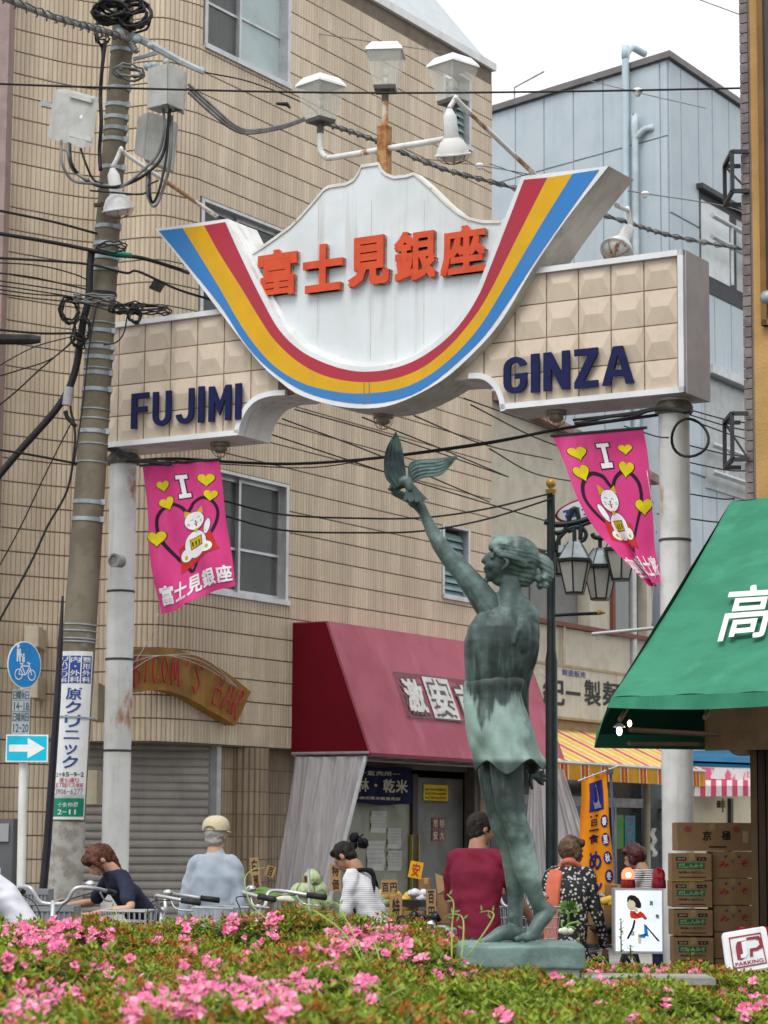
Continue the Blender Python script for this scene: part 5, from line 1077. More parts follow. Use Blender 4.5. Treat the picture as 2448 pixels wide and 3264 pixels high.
def lantern(x, ytop, ybot, dy, rot=.3):
    c = Lp(x, ybot, dy); h = Lp(x, ytop, dy).z-c.z; lan = MB(); n = 6
    def hexa(r, z): return [c+Vector((cos(rot+2*pi*k/n)*r, sin(rot+2*pi*k/n)*r, z)) for k in range(n)]
    b, t = hexa(.088, .0), hexa(.155, h*.60)
    for k in range(n):
        g = MB(); m_ = ((b[k]+b[(k+1) % n])/2-c); m_.z = 0; g.prism([b[k], b[(k+1) % n], t[(k+1) % n], t[k]], m_.normalized()*-.004); g.build('lantern_pane', MAT['lantern_glass'], sl_)
    g = MB()
    for k in range(n): g.tube([b[k], t[k]], .008, 5)
    g.prism(hexa(.095, -.02), K*.022); g.lathe(c+K*(h*.60), [(.16, -.01), (.175, .0), (.172, .025), (.16, .03)], 6, a0=rot, a1=rot+2*pi); g.tube([c+K*h, c+K*(h+.12)], .02, 8)
    fr_ = g.build('lantern_frame', MAT['lamp_green'], sl_)
    g = MB(); r0, r1, r2 = hexa(.172, h*.62), hexa(.085, h*.93), hexa(.06, h)
    g.add(r0+r1+r2, [(k+n*j, (k+1) % n+n*j, (k+1) % n+n*j+n, k+n*j+n) for j in range(2) for k in range(n)]+[tuple(range(2*n, 3*n))]); g.build('lantern_roof', MAT['lantern_top'], sl_)
    g = MB()
    for k in range(n): g.tube([r0[k], r1[k], r2[k]], .007, 4)
    g.build('roof_rib', MAT['lamp_green'], sl_)
lantern(1832, 1728, 1888, -.35); lantern(1914, 1748, 1907, .1, .0); lantern(1978, 1698, 1845, -.1, .5); lantern(1782, 1740, 1830, .45, .2)
os_ = thing('oval_sign', 'white oval sign with red rim and blue characters on the lamp post', 'sign', Lp(1885, 1660)); c = Lp(1880, 1622, .1)
def ov(s, d=0): 
    e = Vector((.97, 0, .22)).normalized(); f_ = Vector((-.22, 0, .97)).normalized(); return [c+e*(.33*s*cos(2*pi*i/40)*(1 if s == 1 else 1.0))+f_*(.115*(s if s == 1 else s-.08)*sin(2*pi*i/40))+Vector((0, -d, 0)) for i in range(40)]
g = MB(); g.prism(ov(1), Vector((0, .05, 0))); g.build('rim', mat('rim_red', (.30, .02, .04)), os_); g = MB(); g.prism(ov(.94, .002), Vector((0, -.004, 0))); g.build('face', MAT['sign_white'], os_)
load_texts([(c_, .03, False) for c_ in '富士見']); g = MB()
e = Vector((.97, 0, .22)).normalized(); f_ = Vector((-.22, 0, .97)).normalized()
rowtext(g, '富士見', -.26, .26, -.045, .045, lambda u, v, w=0: c+e*u+f_*v+Vector((0, -.009, 0)), .03); g.build('lettering', MAT['sign_blue'], os_)
# ================================================================ banners
mat('banner_pink', (.62, .055, .22), (.56, .045, .19), ns=3, rough=.75, lo=.35, hi=.7, streak=(.68, .12, .30), sk=(5, 5, 1.2), samt=.5); mat('bn_yellow', (.70, .58, .015), rough=.7); mat('bn_black', (.03, .015, .03), rough=.7); mat('bn_white', (.78, .76, .78), (.68, .66, .68), ns=4, rough=.7); mat('bn_red', (.55, .035, .03), rough=.7); mat('bn_gold', (.55, .42, .01), rough=.7)
HEART = [(16*sin(t)**3/17, (13*cos(t)-5*cos(2*t)-2*cos(3*t)-cos(4*t))/17) for t in [2*pi*i/40 for i in range(40)]]
def banner(nm, lab, fn, rope):
    """fn(u, v, d): u 0..1 left to right, v 0..1 top to bottom, d in front"""
    T = thing(nm, lab, 'banner', fn(.5, 1, 0), 'pink banners on the arch posts')
    g = MB(); g.grid(lambda u, v: fn(u, 1-v, 0), 30, 44); g.grid(lambda u, v: fn(u, 1-v, -.003), 30, 44, flip=True); g.build('cloth', MAT['banner_pink'], T, smooth=True)
    asp = 1.95
    def poly(pts, m, d, nmx, sub=True):
        bm = bmesh.new(); f_ = bm.faces.new([bm.verts.new((p[0], p[1], 0)) for p in pts]); f_.normal_update(); bm.normal_update(); bmesh.ops.triangulate(bm, faces=bm.faces[:])
        for _ in range(3):
            es = [e for e in bm.edges if e.calc_length() > .06]
            if not es: break
            bmesh.ops.subdivide_edges(bm, edges=es, cuts=1); bmesh.ops.triangulate(bm, faces=bm.faces[:])
        g = MB(); g.add([fn(v.co.x, v.co.y, d) for v in bm.verts], [tuple(v.index for v in f.verts) for f in bm.faces] if not bm.verts.index_update() else 0); bm.free(); return g.build(nmx, MAT[m], T)
    def heart(cx, cy, sx, rot, m='bn_yellow', d=.004):
        H = [(cx+(x*cos(rot)-y*sin(rot))*sx, cy-(x*sin(rot)+y*cos(rot))*sx/asp) for x, y in HEART]; G = [(cx+(x*cos(rot)-y*sin(rot))*sx*1.09, cy-(x*sin(rot)+y*cos(rot))*sx*1.09/asp+.002) for x, y in HEART]
        poly(G, 'bn_black', d-.0012, 'heart_outline'); poly(H, m, d, 'heart')
    def band_(pts, w, m, d, nmx, closed=True):
        C = crom([(p[0], p[1]*asp, 0) for p in pts], 5, closed); n = len(C); g = MB(); vs = []; fs = []
        for i in range(n):
            t = (C[(i+1) % n]-C[i-1]) if closed else (C[min(i+1, n-1)]-C[max(i-1, 0)]); t.normalize(); p = Vector((-t.y, t.x, 0))*w/2
            vs += [fn(C[i].x+p.x, (C[i].y+p.y)/asp, d), fn(C[i].x-p.x, (C[i].y-p.y)/asp, d)]
        for i in range(n if closed else n-1): j = (i+1) % n; fs.append((2*i, 2*j, 2*j+1, 2*i+1))
        g.add(vs, fs); g.build(nmx, MAT[m], T)
    def E(cx, cy, rx, ry, rot=0, n=20): return [(cx+rx*cos(t)*cos(rot)-ry*sin(t)*sin(rot)*asp**0, cy+(rx*cos(t)*sin(rot)+ry*sin(t)*cos(rot))/asp) for t in [2*pi*i/n for i in range(n)]]
    # letter I
    I = lambda s, o: [(.42-o, .085-o/2), (.56+o, .085-o/2), (.56+o, .115+o/2), (.515+o, .115+o/2), (.525+o, .225-o/2), (.575+o, .225-o/2), (.575+o, .255+o/2), (.435-o, .255+o/2), (.435-o, .225-o/2), (.475-o, .225-o/2), (.465-o, .115+o/2), (.42-o, .115+o/2)]
    poly(I(1, .014), 'bn_black', .003, 'letter_outline'); poly(I(1, 0), 'bn_white', .0045, 'letter')
    # big heart line
    big_ = [(.50, .36), (.44, .315), (.34, .285), (.22, .30), (.13, .36), (.12, .45), (.17, .54), (.30, .65), (.44, .75), (.50, .79), (.60, .71), (.75, .60), (.86, .49), (.90, .40), (.85, .32), (.73, .275), (.60, .295), (.54, .34)]
    band_(big_, .042, 'bn_black', .0028, 'heart_line')
    heart(.24, .145, .088, .05); heart(.80, .14, .115, -.05); heart(.27, .27, .105, .25); heart(.83, .265, .10, -.2); heart(.10, .50, .12, 0.)
    # cushion and a generic white cat
    poly([(.34, .60), (.42, .585), (.80, .545), (.86, .66), (.88, .69), (.60, .735), (.34, .775), (.345, .70)], 'bn_red', .0036, 'cushion')
    for P_, m, d, n_ in ((E(.59, .435, .137, .138, .1), 'bn_black', .0040, 'cat_outline'), (E(.585, .61, .165, .20, 0), 'bn_black', .0040, 'cat_outline'), (E(.44, .665, .09, .095, 0), 'bn_black', .0040, 'cat_outline'), (E(.73, .655, .09, .085, 0), 'bn_black', .0040, 'cat_outline'), (E(.755, .50, .045, .12, .2), 'bn_black', .0040, 'cat_outline'),
                     (E(.755, .50, .038, .112, .2), 'bn_white', .0047, 'cat_arm'), (E(.585, .61, .157, .192, 0), 'bn_white', .0047, 'cat_body'), (E(.44, .665, .082, .087, 0), 'bn_white', .0047, 'cat_leg'), (E(.73, .655, .082, .077, 0), 'bn_white', .0047, 'cat_leg'),
                     ([(.465, .40), (.475, .350), (.55, .375)], 'bn_gold', .0050, 'cat_ear'), ([(.62, .370), (.70, .335), (.71, .395)], 'bn_gold', .0050, 'cat_ear'), (E(.59, .435, .128, .129, .1), 'bn_white', .0054, 'cat_head')):
        poly(P_, m, d, n_)
    poly(E(.595, .44, .013, .012), 'bn_black', .006, 'cat_nose'); poly(E(.60, .467, .014, .022), 'bn_red', .006, 'cat_tongue')
    for L in ([(.53, .43), (.55, .423), (.57, .43)], [(.62, .42), (.645, .41), (.665, .415)], [(.565, .457), (.59, .455), (.60, .45), (.615, .455), (.635, .45)], [(.49, .45), (.52, .452)], [(.49, .462), (.52, .46)], [(.66, .44), (.69, .433)], [(.66, .45), (.69, .447)]): band_(L, .007, 'bn_black', .006, 'cat_line', False)
    band_([(.48, .485), (.56, .505), (.66, .50), (.71, .47)], .010, 'bn_red', .006, 'collar', False); poly(E(.60, .508, .026, .03), 'bn_gold', .0066, 'bell')
    poly([(.50, .565), (.68, .555), (.69, .63), (.505, .64)], 'bn_black', .0064, 'coin_outline'); poly([(.51, .570), (.672, .560), (.68, .624), (.515, .634)], 'bn_gold', .0070, 'coin')
    for k in range(3): band_([(.535+k*.05, .585), (.54+k*.05, .62)], .02, 'bn_black', .0076, 'coin_mark', False)
    for (x, y) in ((.43, .68), (.745, .655)): poly(E(x, y, .022, .03), 'bn_gold', .006, 'paw_mark')
    load_texts([(c_, .035, False) for c_ in '富士見銀座'])
    g = MB(); rowtext(g, '富士見銀座', .04, .99, .955, .825, lambda u, v, w=0: fn(u, v, .005), .035); g.build('lettering', MAT['bn_white'], T)
    g = MB(); g.tube([fn(-.04, 0, 0)+K*.01, fn(1.02, 0, 0)+K*.01], .012, 8); g.build('hanging_bar', MAT['dark_metal'], T)
    for r_ in rope: cable(r_, .004, 'alu', T, 'cord')
BD = .0
def A2(px, py, b=.1): return A(px, py, b)
ca = [A2(454, 1487), A2(698, 1468), A2(748, 1868), A2(503, 1955)]
NF = -U
def fnL(u, v, d=0.):
    top_ = ca[0].lerp(ca[1], u); bot_ = ca[3].lerp(ca[2], u)+K*(-.035*sin(pi*min(max(u, 0), 1)*2)*.6); q = top_.lerp(bot_, v)
    q = q+V*(.012*sin(v*5)*(1-v)); rip = .035*sin(u*7+v*5-1)*v+.028*sin((u*1.1-v*.9)*9)*v*v+.008*sin(u*19)
    return q+NF*(rip+d)
banner('pink_banner', 'pink heart banner hanging fully open on the left arch post', fnL, [[A2(505, 1955), A2(480, 2030), A2(430, 2110)]])
cb_ = [A2(1762, 1393, .1), A2(2050, 1368, .1)]
LE = crom([A2(1762, 1393), A2(1800, 1475), A2(1845, 1590), A2(1905, 1690), A2(1975, 1765), A2(2074, 1870)], 8); RE = crom([A2(2050, 1368), A2(2064, 1450), A2(2072, 1560), A2(2076, 1660), A2(2082, 1760), A2(2108, 1852)], 8)
def plerp(C, t): t = min(max(t, 0), 1)*(len(C)-1); i = min(int(t), len(C)-2); return C[i].lerp(C[i+1], t-i)
def fnR(u, v, d=0.):
    q = plerp(LE, v).lerp(plerp(RE, v), u); return q+NF*(.05*sin(u*9+v*3)*v+.02*sin(u*15+1)*v+d)
banner('pink_banner', 'pink heart banner twisted and gathered to a point by the right arch post', lambda u, v, d=0.: fnR(1-u, v, d), [[A2(2096, 1800), A2(2080, 1900), A2(2078, 1992)], [A2(2062, 1500), A2(2085, 1640), A2(2092, 1700)]])
g = MB(); g.tube([A2(1888, 2021, .05), A2(2085, 2002, .05)], .014, 8); g.lathe(A2(1905, 2032, .05), [(.012, 0), (.016, .003), (.012, .006)], 10, axis=tuple(U)); tag(g.build('banner_rod', MAT['alu']), 'grey rod held out from the right arch post below the twisted banner', 'rod')
g = MB(); c = A(262*1.4756, 1213*1.4756, -.02); g.tube([c, c-U*.10], [.055, .055], 18); g.lathe(c-U*.10, [(.055, 0), (.062, .0), (.062, .012), (.045, .014), (.04, -.02), (0, -.02)], 18, axis=tuple(-U)); o = g.build('speaker', mat('speaker_grey', (.25, .25, .25), (.4, .4, .38))); tag(o, 'round grey street speaker fixed to the left arch post', 'speaker')
# ================================================================ wires
WG = 'overhead wires'
def wire(L, r=.008, m='wire_black', lab='', twist=False):
    pts = [at(*p) for p in L]; g = MB()
    if twist:
        C = crom(pts, 14); g.tube(C, r*.75, 8)
        for ph in (0, pi):
            q = []
            for i, p in enumerate(C): t = (C[min(i+1, len(C)-1)]-C[max(i-1, 0)]).normalized(); o = t.orthogonal(); w = t.cross(o); th = i*1.3+ph; q.append(p+(o*cos(th)+w*sin(th))*r)
            g.tube(q, r*.28, 5)
    else: g.tube(crom(pts, 6), r, 6)
    tag(g.build('overhead_wire', MAT[m], None, smooth=True), lab, 'wire', WG)
wire([(-60, -35, 16), (150, 50, 18), (300, 93, 19.5), (400, 125, 19.9), (435, 165, 19.85)], .028, 'wire_grey', 'thick grey cable entering top left to the pole head', True)
wire([(-60, 265, 17.5), (300, 278, 17.8), (900, 293, 18.2), (1350, 296, 18.4), (1900, 290, 18.4), (2500, 278, 18.2)], .0085, 'wire_black', 'thin black wire crossing the whole picture in front of the lanterns')
wire([(650, 230, 20), (800, 262, 20.4), (970, 330, 21), (1020, 370, 20.5)], .007, 'wire_black', 'thin wire from the pole hardware towards the left lantern')
for k, dy in enumerate((0, 12, 26)):
    wire([(600, 268+dy, 19.9), (680, 340+dy, 20), (745, 398+dy*.6, 20.1), (800, 415+dy*.4, 20.2), (900, 400+dy*.3, 20.4), (970, 376+dy*.3, 20.6)], .013, 'wire_grey', ['uppermost', 'middle', 'lowest'][k]+' of three grey cables sagging between transformer box and left lantern')
wire([(1040, 395, 21), (1200, 450, 21.6), (1400, 535, 22.2), (1640, 600, 23), (1970, 700, 24), (2140, 752, 24.5), (2400, 800, 25)], .022, 'wire_grey', 'thick spiral-wrapped cable passing behind the mountain board', True)
wire([(-60, 660, 19.6), (90, 690, 19.9), (190, 712, 20), (310, 745, 20.1)], .011, 'wire_black', 'uppermost black cable from the left into the pole above the wing')
wire([(-60, 735, 19.6), (180, 775, 19.9), (360, 812, 20), (450, 822, 20), (560, 855, 20.4), (600, 870, 20.7)], .017, 'wire_black', 'black cable with a green sleeve beside the rainbow')
g = MB(); g.tube([at(330, 803, 19.9), at(420, 815, 19.9)], .022, 8); tag(g.build('cable_sleeve', mat('sleeve_green', (.0, .13, .08))), 'green sleeve on the black cable at the pole', 'cable sleeve')
wire([(-60, 820, 19.6), (100, 828, 19.8), (280, 842, 20), (400, 870, 20), (440, 865, 19.9), (560, 920, 20.1), (670, 955, 20.4)], .011, 'wire_black', 'black cable running under the green sleeve to the rainbow')
wire([(-60, 835, 19.4), (120, 846, 19.6), (240, 875, 19.9), (290, 900, 20.1)], .006, 'wire_black', 'thin wire drooping into the pole below the sleeve')
wire([(-60, 865, 19.4), (80, 880, 19.6), (200, 905, 19.9), (300, 930, 20), (400, 975, 19.7)], .007, 'wire_black', 'thin wire reaching the tangle on the left wing')
for k, (y0, y1, y2) in enumerate(((895, 925, 975), (910, 940, 985), (922, 938, 990), (935, 955, 1000))):
    wire([(-60, y0-8, 19.4), (100, y0+15, 19.6), (260, y1+12, 19.85), (400, y2, 19.7), (520, y2+2-k*4, 19.7)], .006, 'wire_black', ['first', 'second', 'third', 'fourth'][k]+' from top of four thin wires bundled across the pole to the left wing')
wire([(-60, 1045, 19.3), (120, 1062, 19.6), (245, 1062, 19.9)], .01, 'wire_black', 'black wire just above the dark end cap at the left edge')
wire([(-60, 1215, 19.3), (60, 1180, 19.6), (170, 1140, 19.8), (255, 1060, 19.9)], .006, 'wire_black', 'slanting thin wire rising to the pole from the left edge')
wire([(-60, 1200, 19.3), (100, 1110, 19.7), (240, 1070, 19.9)], .005, 'wire_black', 'finer slanting wire rising to the pole from the left edge')
for k, L in enumerate(([(0, 1290), (60, 1240), (130, 1175), (250, 1075)], [(-40, 1870), (60, 1690), (150, 1500), (236, 1330)], [(310, 960), (285, 1100), (262, 1300), (236, 1480)], [(405, 1010), (395, 1060), (372, 1090), (330, 1100)])):
    cable([at(x, y, 19.8) for x, y in L], .007, 'wire_black', up_)
wire([(-60, 1425, 19.4), (100, 1450, 19.7), (245, 1478, 20)], .010, 'wire_black', 'black wire running into the pole at banner-top height')
g = MB(); g.tube([at(-60, 1082, 19.4), at(100, 1082, 19.5), at(128, 1082, 19.5)], [.045, .045, .03], 10); tag(g.build('cable_closure', MAT['black_rubber']), 'fat black cable closure poking in at the left edge', 'cable closure')
wire([(400, 1470, 20.6), (560, 1462, 20.7), (760, 1474, 20.8), (950, 1478, 20.6), (1200, 1460, 20.2), (1540, 1415, 19.6), (1800, 1365, 18.9), (2100, 1322, 18.4)], .013, 'wire_black', 'black cable sagging between the arch posts above the bird')
wire([(500, 1465, 20.5), (760, 1482, 20.6), (1000, 1490, 20.4), (1250, 1452, 20.1), (1560, 1407, 19.5), (1800, 1362, 18.9)], .005, 'wire_black', 'thin lashing wire under the sagging black cable')
wire([(700, 1593, 21.3), (900, 1640, 21.4), (1150, 1652, 21.6), (1350, 1650, 21.8), (1550, 1622, 21.9), (1760, 1572, 21.95)], .009, 'wire_black', 'upper of two black wires ending at the lamp post')
wire([(700, 1640, 21.3), (900, 1690, 21.4), (1150, 1698, 21.6), (1350, 1692, 21.8), (1550, 1655, 21.9), (1757, 1590, 21.95)], .009, 'wire_black', 'lower of two black wires ending at the lamp post')
for k, (x0, y0, x1, y1, x2, y2) in enumerate(((940, 1305, 1250, 1385, 1620, 1520), (900, 1335, 1200, 1440, 1560, 1600), (1155, 1330, 1400, 1420, 1620, 1520), (1320, 1325, 1540, 1408, 1760, 1465), (1480, 1270, 1700, 1340, 1960, 1430), (1500, 1290, 1740, 1400, 2000, 1480), (1560, 1430, 1700, 1500, 1860, 1540), (850, 1380, 1300, 1520, 1755, 1665))):
    wire([(x0, y0, 21.2), (x1, y1+8, 22.5), (x2, y2, 24)], .0075, 'wire_black', ['first', 'second', 'third', 'fourth', 'fifth', 'sixth', 'seventh', 'eighth'][k]+' of the slanting wires passing under the arch soffit')
for k, (x0, y0, x1, y1) in enumerate(((2230, 1310, 2400, 1350), (2230, 1325, 2400, 1375), (2235, 1340, 2380, 1400), (2230, 1425, 2400, 1455), (2230, 1480, 2400, 1500), (2050, 1370, 2130, 1395), (2225, 1570, 2340, 1590), (2215, 1650, 2330, 1660))):
    wire([(x0-120 if k > 5 else x0-60, y0-12, 19), ((x0+x1)/2, (y0+y1)/2+8, 18), (x1, y1, 16.6)], .006, 'wire_black', ['first', 'second', 'third', 'fourth', 'fifth', 'sixth', 'seventh', 'eighth'][k]+' from top of the thin wires between right arch post and ochre building')
wire([(1560, 522, 24), (1700, 570, 24.5)], .005, 'wire_black', 'short wire right of the mountain board')
wire([(1340, 505, 24), (1528, 527, 24), (1700, 558, 24)], .006, 'wire_grey', 'thin grey wire through the white insulator beside the mountain board')
for k, (x, y, Y) in enumerate(((1528, 527, 24), (2032, 290, 18.4), (2056, 617, 24))):
    q = at(x, y, Y); g = MB(); g.ball(q, .045, 10, sc=(1, 1, .55)); g.ball(q-K*.02, .03, 8); tag(g.build('wire_insulator', MAT['lamp_cap'], None, smooth=True), ['white wire insulator right of the mountain board peak', 'white wire insulator in front of the blue drain pipe', 'white wire insulator beside the right rainbow tip'][k], 'insulator', 'white wire insulators')
wire([(1850, 250, 26), (2032, 295, 25), (2250, 345, 24)], .005, 'wire_grey', 'fine wire slanting across the blue building roof'); wire([(2000, 608, 24), (2056, 617, 24), (2300, 655, 24), (2400, 690, 24)], .006, 'wire_grey', 'fine wire slanting across the blue building window')
wire([(2200, -12, 18), (2390, 58, 16)], .005, 'wire_grey', 'short fine wire crossing the white sky at top right')
wire([(900, 90, 24), (1160, 130, 24), (1300, 150, 25), (1420, 168, 25)], .005, 'wire_grey', 'fine wire passing behind the middle lantern')
for k, (x, y) in enumerate(((500, 907), (110*Z1*2+0, 330))):
    if k == 0:
        g = MB(); q = at(x, y, 20.2); g.prism([q+Vector((-.07, 0, -.03)), q+Vector((.03, 0, -.07)), q+Vector((.08, 0, .02)), q+Vector((-.02, 0, .06))], Vector((0, .02, 0))); tag(g.build('cable_clip', MAT['black_rubber']), 'black mesh cable clip left of the rainbow', 'cable clip')
g = MB(); g.tube([at(880, 330, 20.6), at(915, 332, 20.6), at(925, 345, 20.6)], [.012, .022, .01], 8); tag(g.build('wire_clamp', MAT['black_rubber']), 'small black clamp on a wire left of the left lantern', 'clamp')
g = MB(); c = A(2200, 1395, -.1); pts = [c+Vector((.14*cos(t), .05*sin(t*2), .145*sin(t))) for t in [2*pi*i/24 for i in range(24)]]; g.tube(pts, .011, 6, closed=True); tag(g.build('cable_coil', MAT['wire_black'], None, smooth=True), 'black cable coil hanging at the head of the right arch post', 'cable coil')
for nm_, pts_ in (('left', [(330, 1425), (380, 1440), (430, 1462), (470, 1468), (540, 1478)]), ('right', [(1830, 1345), (1930, 1335), (2020, 1318), (2110, 1300), (2190, 1310)])):
    for k in range(3):
        rn = random.Random(k+len(nm_)); g = MB(); g.tube(crom([A(x+rn.uniform(-8, 8), y+rn.uniform(-9, 9), -.02) for x, y in pts_], 5), .012, 6); tag(g.build('cable_bundle', MAT['wire_black'], None, smooth=True), ['upper', 'middle', 'lower'][k]+' black cable of the bundle under the '+nm_+' wing of the arch', 'cable', 'cable bundles')
# neon sign arch
nb = thing('neon_bar_sign', 'curved mustard bar sign with red neon script above the shutter', 'sign', P(AW+.25, 1.2, 2.9))
mat('mustard', (.30, .15, .02), (.21, .10, .015), ns=3, rough=.6, streak=(.13, .07, .01), samt=.7)
AN = AW+.14
topc = [ona(x, y, AN) for x, y in ((375, 2078), (450, 2067), (520, 2063), (620, 2087), (720, 2142), (800, 2205))]; botc = [ona(x, y, AN) for x, y in ((375, 2214), (440, 2206), (520, 2200), (600, 2225), (680, 2270), (752, 2312))]
Tn, Bn = crom([(*p, 0) for p in topc], 6), crom([(*p, 0) for p in botc], 6); g = MB()
for i in range(len(Tn)-1): g.prism([P(AN, Tn[i].x, Tn[i].y), P(AN, Tn[i+1].x, Tn[i+1].y), P(AN, Bn[i+1].x, Bn[i+1].y), P(AN, Bn[i].x, Bn[i].y)], V*-.12)
g.build('board', MAT['mustard'], nb)
def nn_(u, v, d=.03): t = u*(len(Tn)-1); i = min(int(t), len(Tn)-2); a_ = Tn[i].lerp(Tn[i+1], t-i); b_ = Bn[i].lerp(Bn[i+1], t-i); q = b_.lerp(a_, v); return P(AN+d, q.x, q.y)
mat('neon', (.42, .03, .03), rough=.3)
SCR = {'B': [(0, 0), (.1, .9), (.6, .95), (.55, .6), (.2, .5), (.7, .45), (.65, .05), (.1, 0)], 'I': [(.4, .9), (.3, .1)], 'C': [(.8, .8), (.3, .9), (.1, .4), (.4, .05), (.8, .25)], 'O': [(.4, .9), (.1, .5), (.4, .05), (.75, .5), (.4, .9)], 'N': [(.1, .0), (.2, .9), (.6, .1), (.8, .9)], "'": [(.5, .95), (.35, .75)], 'S': [(.8, .8), (.4, .95), (.2, .7), (.7, .35), (.4, .02), (.05, .2)], 'A': [(.0, .0), (.5, .95), (.8, .0), (.65, .4), (.2, .35)], 'R': [(.05, 0), (.15, .9), (.6, .85), (.5, .5), (.15, .45), (.8, -.1)], 'M': [(.0, .0), (.2, .9), (.45, .2), (.7, .9), (.85, 0)]}
wrd = "BICOM'S BAR"; n = len(wrd)
for k, ch in enumerate(wrd):
    if ch == ' ': continue
    g = MB(); g.tube(crom([nn_(.13+.85*(k+.05+.85*x)/n, .14+.72*y) for x, y in SCR[ch]], 5), .009, 6); g.build('neon_tube', MAT['neon'], nb, smooth=True)
for k in range(3): cable([nn_(.05, .9-.2*k, .05), nn_(.3, .8, .06+.02*k), nn_(.62, .98-.1*k, .05), nn_(.9, .8, .04)], .003, 'alu', nb, 'wire')
g = MB(); c = P(AW+.22, 0, 0)
# ================================================================ organic bodies
class ORGN:
    """union of tapered limbs and ellipsoids, fused by a voxel remesh into one continuous skin"""
    def __init__(s): s.mb = MB()
    def limb(s, pts, rr, n=14, flat=1., ax=None):
        P_ = crom(pts, 4) if len(pts) > 2 else [Vector(p) for p in pts]; m = len(pts); R_ = np.interp(np.linspace(0, m-1, len(P_)), range(m), rr)
        s.mb.tube(P_, [float(r) for r in R_], n); s.mb.ball(P_[0], float(R_[0]), 12); s.mb.ball(P_[-1], float(R_[-1]), 12); return s
    def ball(s, c, r, sc=(1, 1, 1), ax=None): s.mb.ball(c, r, 16, sc=sc, ax=ax); return s
    def loft(s, secs, n=28):
        """secs: (centre, rx, ry, x-axis dir) elliptical sections"""
        vs = []
        for c, rx, ry, xd in secs:
            c = Vector(c); xd = Vector(xd).normalized(); yd = K.cross(xd).normalized() if abs(xd.z) < .9 else Vector((0, 1, 0))
            for k in range(n): t = 2*pi*k/n; vs.append(c+xd*rx*cos(t)+yd*ry*sin(t))
        m = len(secs); fs = [(j*n+k, j*n+(k+1) % n, (j+1)*n+(k+1) % n, (j+1)*n+k) for j in range(m-1) for k in range(n)]+[tuple(range(n))[::-1], tuple(range((m-1)*n, m*n))]
        s.mb.add(vs, fs); return s
def fuse(items):
    """items: list of (ORGN, voxel, smooth iterations) -> list of (verts, faces)"""
    obs = []
    for g, vx, it in items:
        me = bpy.data.meshes.new('t'); me.from_pydata([tuple(v) for v in g.mb.v], [], g.mb.f); bm = bmesh.new(); bm.from_mesh(me); bmesh.ops.recalc_face_normals(bm, faces=bm.faces); bm.to_mesh(me); bm.free()
        o = bpy.data.objects.new('t', me); TS.collection.objects.link(o)
        r = o.modifiers.new('r', 'REMESH'); r.mode = 'VOXEL'; r.voxel_size = vx
        if it: q = o.modifiers.new('s', 'SMOOTH'); q.iterations = it; q.factor = .5
        obs.append(o)
    out = []
    for m in evaluate(obs): out.append(([v.co.copy() for v in m.vertices], [tuple(p.vertices) for p in m.polygons])); bpy.data.meshes.remove(m)
    return out
def skin(res, name, m, parent, deform=None, bump=None):
    vs, fs = res
    if deform: vs = [deform(v) for v in vs]
    g = MB(); g.add(vs, fs); return g.build(name, m, parent, smooth=True)
